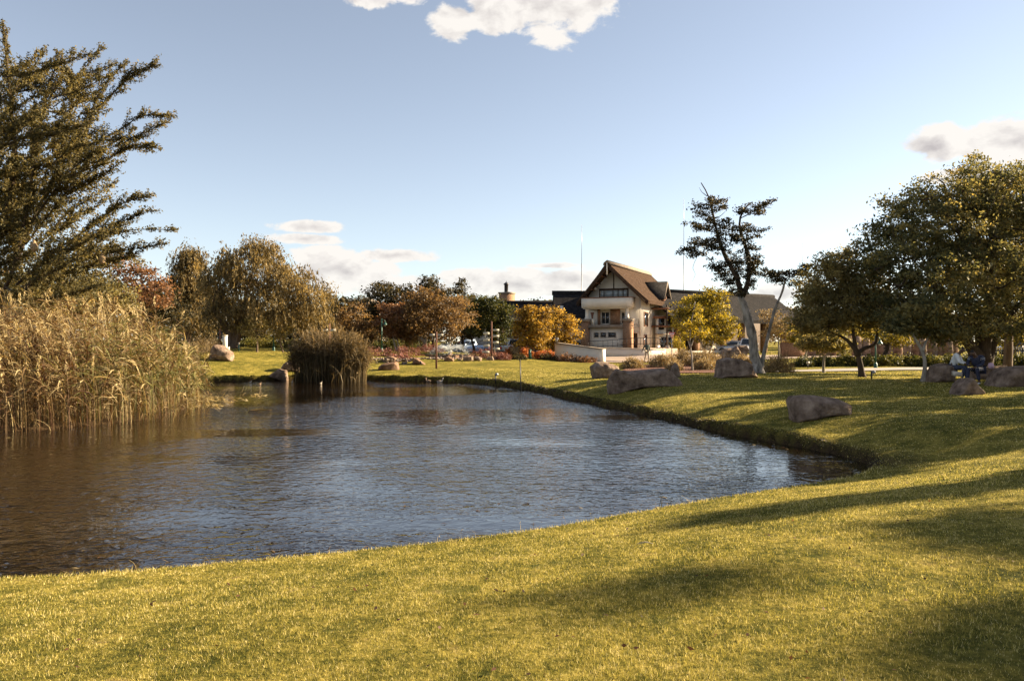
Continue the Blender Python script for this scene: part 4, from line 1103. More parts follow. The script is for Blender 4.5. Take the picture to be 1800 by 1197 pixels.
for k, (px, d, w, h, mu, lab) in enumerate([(1113, 50, 44, 18, .5, 'small dry shrub behind the long boulder, alone on the lawn'), (1168, 51, 60, 24, .45, 'broad dry shrub left of the sapling'), (1205, 53, 50, 28, .35, 'greyish dry shrub behind the sapling trunk'), (1243, 52, 60, 28, .42, 'dry shrub right of the sapling, before the grey leaning boulder'), (1240, 48, 46, 18, .6, 'low straw-coloured shrub between the sapling and the hollow boulder'), (1302, 50, 34, 24, .5, 'dry shrub squeezed between two boulders left of the white trunk'), (1365, 42, 62, 30, .42, 'rounded dry shrub right of the white-barked trunks'), (1185, 47, 30, 16, .55, 'small straw shrub at the left foot of the sapling'), (1320, 48, 30, 22, .5, 'dry shrub directly behind the white trunk')]):
    shrub('dry_shrub', lab, px, d, w, h, 'leaf_dry', 3600, .13, .036, 360 + k, DS, tone_mu=mu, upright=1.1)
for k, (px, w, h, mu) in enumerate([(1410, 44, 16, .35), (1446, 46, 17, .45), (1485, 46, 18, .62), (1520, 46, 18, .4), (1558, 46, 20, .5), (1596, 46, 20, .42), (1634, 46, 19, .48), (1672, 46, 20, .3), (1712, 46, 20, .3), (1752, 46, 18, .35), (1792, 46, 18, .4)]):
    labs = ['left end of the hedge', 'hedge bush behind the low bushy tree', 'bright yellow-green hedge bush left of the black trunk', 'hedge bush right of the black trunk', 'hedge bush under the gnarled tree', 'hedge bush left of the grey leaning trunk', 'hedge bush right of the grey leaning trunk', 'hedge bush behind the man in white', 'hedge bush behind the huge trunk', 'hedge bush in front of the palisade fence', 'hedge bush at the right end of the palisade fence']
    shrub('hedge_bush', labs[k] + ' along the footpath', px, 50.5 + .3 * (k % 3), w, h, 'leaf_hedge', 1500, .14, .07, 380 + k, 'hedge along the footpath', tone_mu=mu, depth=.9)

# ------------------------------------------------------------------ reeds
def reed_stems(r, x, y, z, h, lean, leanaz, leaves, ll, lw, plume, tone_mu, mb, stem_w):
    """a reed is a slender curved stem, long arching leaves and, for some, a feathery plume"""
    n = len(x)
    b = np.c_[x, y, z]
    dirh = np.c_[np.cos(leanaz), np.sin(leanaz), np.zeros(n)]
    ks = np.linspace(0, 1, 4)
    path = np.stack([b + dirh * (lean * h * k * k)[:, None] + np.array((0, 0, 1)) * (h * k * (1 - .12 * k * lean * 2))[:, None] for k in ks], 1)
    bt = r.normal(tone_mu, .20, n) + .22 * (vnoise(x * .9, y * .6, 31) - .5)
    sa = r.uniform(0, 2 * np.pi, n); side = np.c_[np.cos(sa), np.sin(sa), np.zeros(n)]
    wk = np.array((1, .9, .7, .35))
    L_ = path - side[:, None] * (stem_w[:, None] * wk)[:, :, None] / 2
    R_ = path + side[:, None] * (stem_w[:, None] * wk)[:, :, None] / 2
    v = np.stack([L_, R_], 2).reshape(n, 8, 3)
    q = np.array([(0, 1, 3, 2), (2, 3, 5, 4), (4, 5, 7, 6)])
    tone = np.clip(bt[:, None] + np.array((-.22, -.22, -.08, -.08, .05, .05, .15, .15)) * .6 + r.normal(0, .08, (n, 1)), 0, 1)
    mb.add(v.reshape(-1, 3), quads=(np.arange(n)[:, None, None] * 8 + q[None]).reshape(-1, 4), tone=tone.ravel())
    for _ in range(leaves):
        s_ = r.uniform(.40, 1.0, n) ** .8
        i = np.minimum((s_ * 3).astype(int), 2); f = (s_ * 3 - i)[:, None]
        ar = np.arange(n)
        p0 = path[ar, i] + (path[ar, i + 1] - path[ar, i]) * f
        la = leanaz + r.normal(0, 1.0, n)
        o = np.c_[np.cos(la), np.sin(la), np.zeros(n)]
        upv = r.uniform(.15, 1.1, n); ln = ll * r.uniform(.6, 1.3, n); dr = r.uniform(.2, 1.1, n)
        kk = np.array((0, .35, .7, 1.0))
        pp = p0[:, None] + o[:, None] * (ln[:, None] * kk * .85)[:, :, None]
        pp[:, :, 2] += ln[:, None] * (upv[:, None] * kk - dr[:, None] * kk ** 2.2)
        sd_ = np.c_[-np.sin(la), np.cos(la), r.normal(0, .7, n)]; sd_ = unit(sd_)
        ww = lw * np.array((.5, 1, .8, .05))
        v = np.stack([pp - sd_[:, None] * (ww[None, :, None]) / 2, pp + sd_[:, None] * (ww[None, :, None]) / 2], 2).reshape(n, 8, 3)
        tone = np.clip(bt + r.normal(.02, .16, n), 0, 1)
        mb.add(v.reshape(-1, 3), quads=(np.arange(n)[:, None, None] * 8 + q[None]).reshape(-1, 4), tone=np.repeat(tone, 8))
    if plume:
        k = np.where(r.random(n) < plume)[0]
        for j in k:
            t0 = path[j, 3]; dv = unit(path[j, 3] - path[j, 2] + r.normal(size=3) * .05)
            m = 16
            c = t0 + dv * np.linspace(-.05, .34, m)[:, None] + r.normal(size=(m, 3)) * .022
            c[:, 2] -= np.linspace(0, 1, m) ** 2 * .08
            v, qq = leaf_quads(c, dv + r.normal(size=(m, 3)) * .5 + np.array((.3, 0, -.2)), r.normal(size=(m, 3)), np.full(m, .13), np.full(m, .028))
            mb.add(v, quads=qq, tone=np.repeat(np.clip(r.normal(.85, .1, m), 0, 1), 4))

r = np.random.default_rng(91)
N = 5600
yy = r.uniform(18.2, 33.5, N); 
xx = r.uniform(-24, -9.8, N)
sdv = shore_dist(xx, yy)
k = (sdv > -0.45) & (xx / yy > -.72) & ((xx < -9.6) | (yy > 26)) & (r.random(N) < np.clip(1.15 - .055 * (yy - 18), .35, 1))
xx, yy = xx[k], yy[k]
zz = np.maximum(ground(xx, yy), -.05)
hgt = (2.2 + .9 * vnoise(xx * .7, yy * .5, 4) + .7 * smoothstep(20, 25, yy)) * r.uniform(.62, 1.15, len(xx)) * (.62 + .38 * smoothstep(-.4, 1.3, sdv[k]))
mb = MB()
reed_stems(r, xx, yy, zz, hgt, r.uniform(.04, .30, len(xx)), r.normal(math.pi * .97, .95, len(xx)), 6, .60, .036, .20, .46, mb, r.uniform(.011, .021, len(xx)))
mb_g = MB(); kg = (xx > -13.2) & (yy > 23.0) & (rng.random(len(xx)) < .8); kg2 = rng.choice(len(xx), 120, replace=False)
gi = np.unique(np.r_[np.where(kg)[0], kg2])
reed_stems(r, xx[gi] + .06, yy[gi] - .05, zz[gi], hgt[gi] * .86, r.uniform(.02, .18, len(gi)), r.normal(0.2, 1.2, len(gi)), 5, .55, .032, 0, .5, mb_g, r.uniform(.010, .018, len(gi)))
M['reed_green'] = mat_leaf('reed_green', (0.035, 0.036, 0.012), (0.115, 0.112, 0.034), (0.26, 0.23, 0.085), 0.3)
o = mb_g.build('green_reeds', M['reed_green']); tag(o, 'still green reeds among the dry ones, thickest at the right end of the bed', 'reeds')
# broken stems and litter at the waterline
n = 1500; k = r.integers(0, len(xx), n)
fx, fy = xx[k], yy[k] + r.normal(0, .2, n)
fr = yy[k] < 23
reed_stems(r, fx, fy, np.maximum(ground(fx, fy), -.03), r.uniform(.3, 1.1, n), r.uniform(.2, 1.3, n), r.uniform(0, 6.28, n), 1, .4, .022, 0, .48, mb, r.uniform(.010, .018, n))
o = mb.build('reed_bed', M['reed'])
tag(o, 'bed of tall pale dry reeds at the left edge of the pond', 'reeds')
# the bent stalks reaching over the water at the right end of the bed
mb = MB(); n = 46
cx = r.uniform(-10.9, -10.0, n); cyy = r.uniform(23.5, 26.5, n)
reed_stems(r, cx, cyy, np.zeros(n), r.uniform(.5, 1.25, n), r.uniform(.8, 2.0, n), r.normal(-.1, .35, n), 3, .28, .02, .3, .5, mb, np.full(n, .014))
o = mb.build('reed_stalks', M['reed'])
tag(o, 'bent dry stalks leaning over the water at the right end of the reed bed', 'reeds')
# the dark cattail clump
mb = MB(); N = 1500
a = r.uniform(0, 2 * np.pi, N); q_ = np.sqrt(r.random(N))
c0 = P(578, 668, 46.6)
cx = c0[0] + np.cos(a) * q_ * 2.15; cyy = 46.9 + np.sin(a) * q_ * 1.3
dome = 1 - .42 * np.abs((cx - c0[0]) / 2.3) ** 3
reed_stems(r, cx, cyy, np.full(N, -.05), 2.95 * r.uniform(.62, 1.08, N) * dome, r.uniform(.02, .14, N) + .10 * np.abs((cx - c0[0]) / 2.2), np.where(cx > c0[0], 0.0, math.pi) + r.normal(0, .6, N), 4, .55, .034, 0.10, .40, mb, r.uniform(.022, .036, N))
n = 26; cx = c0[0] + r.uniform(-2, 2.2, n)
reed_stems(r, cx, np.full(n, 45.7) + r.uniform(-.2, .3, n), np.full(n, -.02), r.uniform(.5, 1.5, n), r.uniform(.4, 1.2, n), r.uniform(0, 6.28, n), 1, .5, .03, 0, .6, mb, np.full(n, .03))
o = mb.build('cattail_clump', M['cattail'])
tag(o, 'dark brown clump of cattails standing in the far side of the pond', 'cattails')
# wispy seed stalks along the near shore
mb = MB(); i = rng.choice(np.where((SHP[:, 1] < 14.2) & (SHP[:, 0] > -9) & (SHP[:, 1] < 15))[0], 150); n = 150
px_s = SHP[i] + r.normal(0, .16, (n, 2)); px_s[:, 1] -= .12
reed_stems(r, px_s[:, 0], px_s[:, 1], ground(px_s[:, 0], px_s[:, 1]), r.uniform(.05, .17, n), r.uniform(.1, .9, n), r.uniform(0, 6.28, n), 1, .06, .006, 0, .55, mb, np.full(n, .005))
o = mb.build('seed_stalks', M['reed'], kind='stuff'); tag(o, 'wispy dry seed stalks along the near shore', 'grass')
# leaves and bits of reed drifting on the water
mb = MB(); n = 420
i = rng.choice(len(SHP), n); q2 = SHP[i] + r.normal(0, .9, (n, 2)) * np.array((1, 1)); sd2 = shore_dist(q2[:, 0], q2[:, 1]); q2 = q2[(sd2 < -.05)]
extra = np.c_[r.uniform(-11, -6, 110), r.uniform(19, 31, 110)]; extra = extra[shore_dist(extra[:, 0], extra[:, 1]) < -.1]
q2 = np.vstack([q2, extra]); n = len(q2); c = np.c_[q2, np.full(n, .006)]
v, q = leaf_quads(c, r.normal(size=(n, 3)) * np.array((1, 1, .02)), np.tile((0, 0, 1.0), (n, 1)) + r.normal(size=(n, 3)) * .08, r.uniform(.04, .16, n), r.uniform(.015, .035, n))
mb.add(v, quads=q, tone=np.repeat(r.random(n), 4)); o = mb.build('floating_leaves', M['reed'], kind='stuff'); tag(o, 'leaves and bits of dry reed drifting near the pond edges', 'leaves')
# a small tuft by the near shore
mb = MB(); p = P(1163, 885, 11.1); n = 7
reed_stems(r, p[0] + r.normal(0, .04, n), np.full(n, 11.1) + r.normal(0, .03, n), np.full(n, gz(p[0], 11.1)), r.uniform(.12, .26, n), r.uniform(.1, .7, n), r.uniform(0, 6.28, n), 1, .12, .012, 0, .15, mb, np.full(n, .012))
o = mb.build('rush_tuft', M['cattail']); tag(o, 'tiny tuft of rushes sticking up from the near shore', 'rushes')
# ------------------------------------------------------------------ boulders
def boulder(label, outline, d, depth, seed, p=.55, mat='rock', group='boulders set out on the lawns', rot=0.0, rough=.05, name='boulder', sink=.04, lean=0.0):
    """a boulder whose silhouette was measured in the photograph (px, py) at distance d, with a real thickness"""
    r = np.random.default_rng(seed)
    pyb = max(y for _, y in outline); pxm = sum(x for x, _ in outline) / len(outline)
    ds = d * np.linspace(.88, 1.14, 40)               # stand it where the ground meets its foot in the photograph
    zs = ground((pxm - 900) / F * ds, ds)
    d = float(ds[np.argmin(np.abs(598.5 + F * (EYE - zs) / ds - (pyb - 1)) + 8 * np.abs(ds / d - 1))])
    o = np.array([P(x, y, d)[[0, 2]] for x, y in outline])
    cx = (o[:, 0].min() + o[:, 0].max()) / 2
    zb = float(ground(np.array([cx]), np.array([float(d)]))[0])
    lo_, hi_ = o[:, 1].min(), o[:, 1].max()
    gx_ = ground(o[:, 0], np.full(len(o), float(d)))
    low_ = o[:, 1] < lo_ + .47 * (hi_ - lo_)
    if hi_ < zb + .35 * (hi_ - lo_):
        o[:, 1] += zb - lo_
    o[:, 1] = np.where(low_, gx_ - sink, o[:, 1])     # the top stays where it was seen, the foot goes down to the ground
    n = 72; m = 34
    c = curve(np.vstack([o, o[:1]]), n * 3)          # closed, corners kept fairly sharp
    seg = np.r_[0, np.cumsum(np.linalg.norm(np.diff(np.vstack([o, o[:1]]), axis=0), axis=1))]
    tt = np.linspace(0, seg[-1], n, endpoint=False)
    lin = np.c_[np.interp(tt, seg, np.r_[o[:, 0], o[0, 0]]), np.interp(tt, seg, np.r_[o[:, 1], o[0, 1]])]
    cc = np.array((cx, o[:, 1].min() * .55 + o[:, 1].max() * .45))
    ph = np.linspace(-np.pi / 2, np.pi / 2, m)
    V = []
    for a in ph:
        k = max(np.cos(a), 0.0) ** p
        y = np.sign(np.sin(a)) * abs(np.sin(a)) ** .75 * depth / 2
        ring = cc + (lin - cc) * k
        V.append(np.c_[ring[:, 0], np.full(n, d + y) + (ring[:, 1] - zb) * lean, ring[:, 1]])
    V = np.array(V)
    size = (o.max(0) - o.min(0)).max()
    v = V.reshape(-1, 3)
    f = 2.2 / size
    nz_ = lambda q, s, sd_: vnoise(q[:, 0] * s + q[:, 1] * s * .7, q[:, 2] * s - q[:, 1] * s * .6, sd_) - .5
    dv = unit(v - np.array((cc[0], d, cc[1])))
    v = v + dv * (nz_(v, f * 1.0, seed) * 1.6 + nz_(v, f * 2.3, seed + 1) * .8 + nz_(v, f * 6, seed + 2) * .45 + nz_(v, f * 15, seed + 3) * .22 - .5 * np.maximum(0, .10 - np.abs(nz_(v, f * 1.7, seed + 5))) * 4)[:, None] * size * rough
    ctr = np.array((cc[0], d, cc[1])); ext = np.abs(v - ctr).max(0)
    for _ in range(11):                     # split faces: flat facets cut across the block
        nn_ = unit(r.normal(size=3) * np.array((1, 1.1, .8)) + np.array((0, -.25, .15)))
        h_ = ((np.abs(nn_) * ext).sum()) * r.uniform(.62, .80)
        over = (v - ctr) @ nn_ - h_
        v = v - np.where(over > 0, over * .86, 0)[:, None] * nn_
    base = np.array((cx, d, zb))
    v = v - base
    i = np.arange(m - 1)[:, None] * n; j = np.arange(n)[None]
    q = np.stack([i + j, i + (j + 1) % n, i + n + (j + 1) % n, i + n + j], -1).reshape(-1, 4)
    mb = MB(); mb.add(v, quads=q)
    ob = mb.build(name, M[mat], smooth=True)
    ob.location = base; ob.rotation_euler = (0, 0, rot)
    return tag(ob, label, 'boulder', group)

boulder('lone angular boulder with a sloping top on the left far lawn', [(369, 632), (372, 616), (380, 605), (390, 608), (409, 619), (411, 628), (400, 633), (384, 634)], 52, 1.5, 1)
boulder('rounded boulder at the waterline left of the cattail clump', [(473, 665), (482, 654), (492, 648), (502, 651), (508, 660), (507, 666)], 47.8, 1.0, 2)
boulder('dark boulder on the bank behind the left edge of the cattail clump', [(493, 652), (498, 640), (508, 634), (522, 635), (526, 652)], 49.5, 1.2, 3)
boulder('long low reddish boulder with a pointed left end, right of the cattail clump', [(661, 649), (672, 641), (690, 637), (700, 636), (702, 645), (690, 647), (670, 651)], 53, 1.4, 4, mat='rock_red')
boulder('low round boulder behind the long low reddish one', [(673, 634), (678, 628), (690, 626), (698, 629), (700, 637), (676, 637)], 58, 1.2, 5, mat='rock_red')
boulder('wedge-shaped boulder tapering right, before the fountain basin', [(725, 641), (726, 628), (733, 629), (749, 638), (744, 640)], 57.5, 1.1, 6, p=.4, mat='rock_red')
boulder('boulder with a bright rounded right edge against the fountain basin', [(781, 636), (782, 627), (790, 627), (797, 631), (798, 636)], 59.5, .8, 7, mat='rock_red')
boulder('square boulder at the right end of the fountain basin', [(813, 635), (814, 626), (832, 626), (833, 635)], 59.5, .9, 8, p=.35)
boulder('pale square boulder last in the row right of the fountain basin', [(833, 635), (834, 627), (840, 626), (847, 629), (846, 635)], 59.8, .9, 9, p=.4)
boulder('dark small boulder at the foot of the board-stack signpost', [(854, 634), (857, 628), (866, 626), (869, 634)], 60.2, .7, 10, p=.45)
boulder('pale small boulder just right of the board-stack signpost', [(867, 633), (868, 627), (873, 629), (872, 633)], 60.8, .5, 11, p=.45)
boulder('dark rounded boulder behind the left end of the long boulder', [(1038, 656), (1040, 645), (1050, 638), (1066, 638), (1085, 645), (1092, 658)], 34.0, 1.5, 12)
boulder('longest boulder, a low grey-brown block with a raised left end before the dry shrubs', [(1063, 652), (1070, 648), (1082, 647), (1096, 652), (1125, 651), (1160, 648), (1180, 645), (1188, 652), (1198, 665), (1180, 668), (1160, 672), (1125, 676), (1096, 678), (1074, 682), (1069, 668)], 30.0, 1.5, 13, p=.42, rough=.02)
boulder('upright pointed slab rising behind the right end of the longest boulder', [(1178, 662), (1180, 645), (1187, 637), (1191, 642), (1196, 655), (1197, 664)], 33.0, .7, 14, p=.5)
boulder('rounded boulder with a dark hollow in its face beside the white trunk', [(1257, 662), (1258, 648), (1265, 633), (1280, 628), (1300, 630), (1318, 638), (1328, 648), (1330, 658), (1300, 660), (1275, 664)], 37.0, 1.9, 15, p=.5)
boulder('long boulder sloping up to the right behind the hollow boulder', [(1259, 632), (1262, 622), (1272, 615), (1288, 613), (1296, 607), (1300, 608), (1302, 626), (1280, 632)], 54, 1.3, 16)
boulder('tilted slab with an overhanging right end behind the hollow boulder', [(1298, 626), (1298, 608), (1312, 607), (1316, 612), (1310, 622), (1304, 627)], 55, 1.0, 17, p=.45)
boulder('lone broad boulder on the open lawn nearest the camera', [(1389, 722), (1388, 706), (1392, 697), (1410, 694), (1440, 696), (1470, 702), (1488, 712), (1489, 724), (1480, 731), (1440, 733), (1408, 732), (1393, 728)], 18.8, 1.15, 18, p=.42, rough=.05)
boulder('upright stone seat behind the man in white', [(1630, 672), (1634, 652), (1640, 643), (1656, 640), (1672, 644), (1676, 672)], 31.6, .9, 19, p=.4)
boulder('small pyramid-shaped rock with a pale right edge before the seated pair', [(1672, 690), (1684, 675), (1698, 662), (1703, 662), (1712, 676), (1729, 690), (1715, 694), (1690, 693)], 26.0, 1.0, 20, p=.6)
boulder('great long dark boulder under the huge shade tree at the frame edge', [(1740, 672), (1750, 656), (1766, 646), (1800, 642), (1850, 638), (1880, 655), (1885, 684), (1800, 683), (1770, 680), (1746, 678)], 31.8, 1.9, 21, p=.5, rough=.03)
boulder('pale low stone bench where the second person sits', [(1704, 660), (1706, 650), (1735, 645), (1768, 642), (1772, 648), (1768, 664), (1720, 668)], 31.0, .7, 22, p=.4)

# river pebbles in the dry stream behind the long low reddish boulder
r = np.random.default_rng(33)
pe = MB()
_ico = bmesh.new(); bmesh.ops.create_icosphere(_ico, subdivisions=1, radius=1)
IV = np.array([v.co[:] for v in _ico.verts]); IT = np.array([[v.index for v in f.verts] for f in _ico.faces]); _ico.free()
for _ in range(420):
    px = r.uniform(648, 812); d = r.uniform(55.2, 58.6) if px < 730 else r.uniform(58.6, 59.6)
    g = G(px, d) if _ % 14 == 0 else np.array(((px - 900) / F * d, d, .72 + .035 * (d - 54)))
    s = r.uniform(.04, .12)
    if _ % 14 == 0:
        zref = g[2]
    g = np.array((g[0], g[1], zref + s * .25))
    pe.add(IV * np.array((s, s, s * .65)) * r.uniform(.8, 1.2, 3) + g, tris=IT)
o = pe.build('pebbles', M['pebble'], smooth=True, kind='stuff')
tag(o, 'pale river pebbles scattered in the dry bed before the fountain', 'pebbles')

# ------------------------------------------------------------------ the fountain
def fountain():
    r = np.random.default_rng(8)
    d = 62.0; c = P(791, 628, d); zg = .73
    root = thing('fountain', 'low round stone fountain throwing a wide dome of spray', 'fountain', (c[0], d, zg - .2))
    R0 = 2.05
    n = 22
    basis = MB(); basis.box(0, 1, 0, 1, 0, 1)
    for k in range(n):                      # the basin wall is a ring of dressed slabs
        a0 = 2 * math.pi * k / n + .012; a1 = 2 * math.pi * (k + 1) / n - .012
        h = .78 + r.normal(0, .015)
        mb = MB()
        pts = []
        for rad, zz in ((R0 - .28, 0), (R0, 0), (R0 + r.normal(0, .015), h), (R0 - .28, h)):
            for a in (a0, a1):
                pts.append((math.cos(a) * rad, math.sin(a) * rad, zz))
        mb.add(pts, quads=[(2, 3, 5, 4), (4, 5, 7, 6), (6, 7, 1, 0), (0, 1, 3, 2), (0, 2, 4, 6), (3, 1, 7, 5)])
        mb.build('basin_stone', M['rock_red'] if k % 3 else M['rock'], root)
    mb = MB(); mb.lathe([(0, .60), (R0 - .29, .60)], sides=24); mb.build('basin_water', M['water'], root)
    mb = MB(); mb.lathe([(0, .98), (.10, .98), (.12, .86), (.26, .80), (.30, .55)], sides=10); mb.build('nozzle', M['rock'], root)
    m, t, out = new_mat('spray')
    b = t.n('ShaderNodeBsdfPrincipled'); b.inputs['Base Color'].default_value = (.85, .88, .9, 1); b.inputs['Roughness'].default_value = .25
    tr = t.n('ShaderNodeBsdfTransparent'); mx = t.n('ShaderNodeMixShader'); mx.inputs[0].default_value = .55
    t.l(tr.outputs[0], mx.inputs[1]); t.l(b.outputs[0], mx.inputs[2]); t.l(mx.outputs[0], out.inputs[0])
    M['spray'] = m
    sp = MB()
    for k in range(58):                     # jets leave the nozzle, arch over and break into drops
        a = 2 * math.pi * k / 58 + r.normal(0, .03); reach = r.uniform(1.45, 1.98); top = r.uniform(.52, .82)
        s = np.linspace(0, 1, 16)
        path = np.c_[np.cos(a) * reach * s, np.sin(a) * reach * s, .95 + top * 4 * s * (1 - s) * (1 - .25 * s) - .3 * s]
        sp.tube(path[:9], np.linspace(.016, .010, 9), 4, cap=False)
        i = r.integers(6, 16, 46); j = path[i] + r.normal(size=(46, 3)) * np.array((.05, .05, .06))
        sz = r.uniform(.010, .024, 46)
        for q, z_ in zip(j, sz):
            sp.add(np.array(((1, 0, -.7), (-1, 0, -.7), (0, 1, .7), (0, -1, .7))) * z_ * np.array((.8, .8, 1.5)) + q, tris=[(0, 2, 1), (0, 1, 3), (0, 3, 2), (1, 2, 3)])
    for k in range(70):
        q = r.normal(size=3) * np.array((.13, .13, .22)) + np.array((0, 0, 1.08)); z_ = r.uniform(.02, .05)
        sp.add(IV * z_ * np.array((.8, .8, 1.4)) + q, tris=IT)
    sp.build('spray', M['spray'], root)
    return root
fountain()

# ------------------------------------------------------------------ posts, lamps and signs
def on_ground(px, d):
    return G(px, d)
def post_thing(name, label, cat, px, d, group=None, rz=0.0):
    g = G(px, d)
    return thing(name, label, cat, g, rz, group), g
def hz(py, d, g):
    """height above the ground point g of photograph row py at distance d"""
    return EYE + (598.5 - py) / F * d - g[2]

# cross-shaped signpost
root, g = post_thing('signpost', 'rusty cross-shaped signpost with two grey blank-looking boards on the lawn', 'signpost', 767, 50)
mb = MB(); mb.tube([(0, 0, -.1), (0, 0, hz(583, 50, g))], .06, 10); mb.build('post', M['rust'], root)
for s in (-1, 1):
    mb = MB(); mb.box(s * .09 if s > 0 else -.42, .44 if s > 0 else -.09, -.09, -.05, hz(591, 50, g), hz(587, 50, g)); mb.build('board', M['board_grey'], root)
mb = MB(); mb.tube([(-.23, -.02, hz(598, 50, g)), (-.23, -.02, hz(591, 50, g))], .02, 6); mb.build('hanger', M['board'], root)
# stack of boards
root, g = post_thing('signpost', 'tall rusty signpost stacked with pale blank boards left and right', 'signpost', 864, 61)
mb = MB(); mb.tube([(0, 0, -.1), (0, 0, hz(565, 61, g))], .065, 10); mb.build('post', M['rust'], root)
for k, (x0, x1, y0, y1) in enumerate([(849, 860, 584, 588.5), (866, 877, 578.5, 582), (866, 877, 589, 593), (849, 860, 595, 599.5), (866, 876, 600, 604), (849, 860, 605.5, 609.5), (866, 878, 611.5, 615), (855, 862, 593, 595), (847, 860, 617, 620.5)]):
    mb = MB(); mb.box((x0 - 863.5) / F * 61, (x1 - 863.5) / F * 61, -.10 - .01 * (k % 2), -.055, hz(y1, 61, g), hz(y0, 61, g)); mb.build('board', M['board'], root)
for s in (-1, 1):
    mb = MB(); mb.tube([(s * .5, -.02, hz(621, 61, g)), (s * .5, -.02, hz(578, 61, g))], .018, 6); mb.build('bracket', M['metal_dark'], root)
# signpost behind the cattails
root, g = post_thing('signpost', 'signpost with two pale boards showing above the cattail clump', 'signpost', 579, 58)
mb = MB(); mb.tube([(0, 0, -.1), (0, 0, hz(569, 58, g))], .07, 10); mb.build('post', M['rust'], root)
for x0, x1 in ((568, 577), (581, 591)):
    mb = MB(); mb.box((x0 - 579) / F * 58, (x1 - 579) / F * 58, -.1, -.06, hz(583, 58, g), hz(578.5, 58, g)); mb.build('board', M['board'], root)

def lamp(label, px, d, top, head='hood', mat='metal_green', group='lamp posts along the lawns'):
    root, g = post_thing('street_lamp', label, 'street lamp', px, d, group)
    h = hz(top, d, g)
    mb = MB(); mb.lathe([(.11, -.05), (.11, .25), (.07, .3), (.055, .34)], sides=10); mb.build('base', M[mat], root, smooth=True)
    mb = MB(); mb.tube([(0, 0, .3), (0, 0, h)], [.055, .04], 8); mb.build('pole', M[mat], root, smooth=True)
    if head == 'hood':
        c = curve([(0, 0, h - .45), (.05, 0, h - .15), (.22, 0, h - .12), (.27, 0, h - .28)], 8)
        mb = MB(); mb.tube(c, .022, 6); mb.build('arm', M[mat], root, smooth=True)
        mb = MB(); mb.lathe([(.0, h - .26), (.06, h - .27), (.08, h - .36), (.16, h - .47), (.17, h - .50), (.0, h - .48)], (.27, 0, 0), 12); mb.build('lamp_shade', M[mat], root, smooth=True)
        mb = MB(); mb.lathe([(.0, h - .485), (.08, h - .50), (.07, h - .56), (0, h - .59)], (.27, 0, 0), 10); mb.build('bulb', M['frame_pale'], root, smooth=True)
    else:
        mb = MB(); mb.lathe([(.05, h - .05), (.13, h), (.15, h + .20), (.10, h + .22)], sides=10); mb.build('lantern', M['metal_grey'], root, smooth=True)
        mb = MB(); mb.lathe([(.19, h + .22), (.06, h + .34), (0, h + .38)], sides=10); mb.build('cap', M[mat], root, smooth=True)
    return root
lamp('tall green lamp post with a hooded lamp before the reddish brown tree', 671, 63, 560)
lamp('short blue-green lamp post with a pale lantern under the willow', 481, 62, 586, 'lantern')
lamp('green lamp post rising from the hedge under the olive tree', 1539, 48.5, 590)

# bollard light, thin post, boxes
root, g = post_thing('bollard_light', 'short dark bollard light with a round head on the sunny lawn', 'bollard light', 871, 42)
mb = MB(); mb.tube([(0, 0, -.05), (0, 0, .52)], .035, 8); mb.build('pole', M['metal_dark'], root)
mb = MB(); mb.lathe([(0, -.04), (.07, -.04), (.08, .02), (.06, .07), (0, .09)], (.07, 0, .47), 10); mb.build('lamp_head', M['metal_grey'], root, smooth=True)
root, g = post_thing('marker_post', 'thin leaning dark post standing at the water edge', 'post', 916, 37.6)
mb = MB(); mb.tube([(0, 0, -.1), (-.05, 0, hz(633, 37.6, g))], .026, 8); mb.build('pole', M['metal_dark'], root)
mb = MB(); mb.tube([(-.05, 0, hz(633, 37.6, g) - .03), (-.052, 0, hz(633, 37.6, g) + .02)], .034, 8); mb.build('cap', M['metal_dark'], root)
root, g = post_thing('bollard_light', 'dark post with a pale box lamp on its right side near the black-trunked tree', 'bollard light', 1532, 33.2)
mb = MB(); mb.tube([(0, 0, -.05), (0, 0, .36)], .03, 8); mb.build('pole', M['metal_dark'], root)
mb = MB(); mb.box(.03, .15, -.05, .05, .22, .34); mb.build('lamp_head', M['metal_grey'], root)
root, g = post_thing('plant_label', 'tiny white plant label on a stake before the hedge', 'sign', 1420, 47.8)
mb = MB(); mb.tube([(0, 0, -.05), (0, 0, .34)], .015, 6); mb.build('stake', M['metal_dark'], root)
mb = MB(); mb.box(-.10, .10, -.03, -.015, .32, .46); mb.build('plate', M['frame_pale'], root)
root, g = post_thing('bollard', 'pale square stone pillar behind the lone angular boulder', 'pillar', 395.5, 56)
mb = MB(); mb.box(-.13, .13, -.13, .13, -.1, hz(591, 56, g)); mb.build('shaft', M['cream'], root)
mb = MB(); mb.box(-.15, .15, -.15, .15, hz(591, 56, g) + .002, hz(590, 56, g) + .03); mb.build('cap', M['cream'], root)
root, g = post_thing('bollard', 'low white stump post between the boulder and the willow trunk', 'post', 401.5, 57)
mb = MB(); mb.box(-.07, .07, -.07, .07, -.1, .42); mb.build('shaft', M['white_wall'], root)
mb = MB(); mb.box(-.08, .08, -.08, .08, .422, .45); mb.build('cap', M['metal_dark'], root)
root, g = post_thing('bollard', 'thin green and white post right of the willow trunk', 'post', 420, 59)
mb = MB(); mb.tube([(0, 0, -.1), (0, 0, .45)], .05, 8); mb.build('shaft', M['metal_green'], root)
mb = MB(); mb.tube([(0, 0, .45), (0, 0, .60)], .052, 8); mb.build('cap', M['frame_pale'], root)
root, g = post_thing('tree_guard', 'green slatted trunk guard round the foot of the golden tree', 'tree guard', 931.5, 64.4)
for k in range(9):
    a = 2 * math.pi * k / 9
    mb = MB(); M_ = Matrix.Rotation(a, 4, 'Z'); mb.box(.10, .12, -.042, .042, -.05, .78, M_); mb.build('slat', M['metal_green'], root)
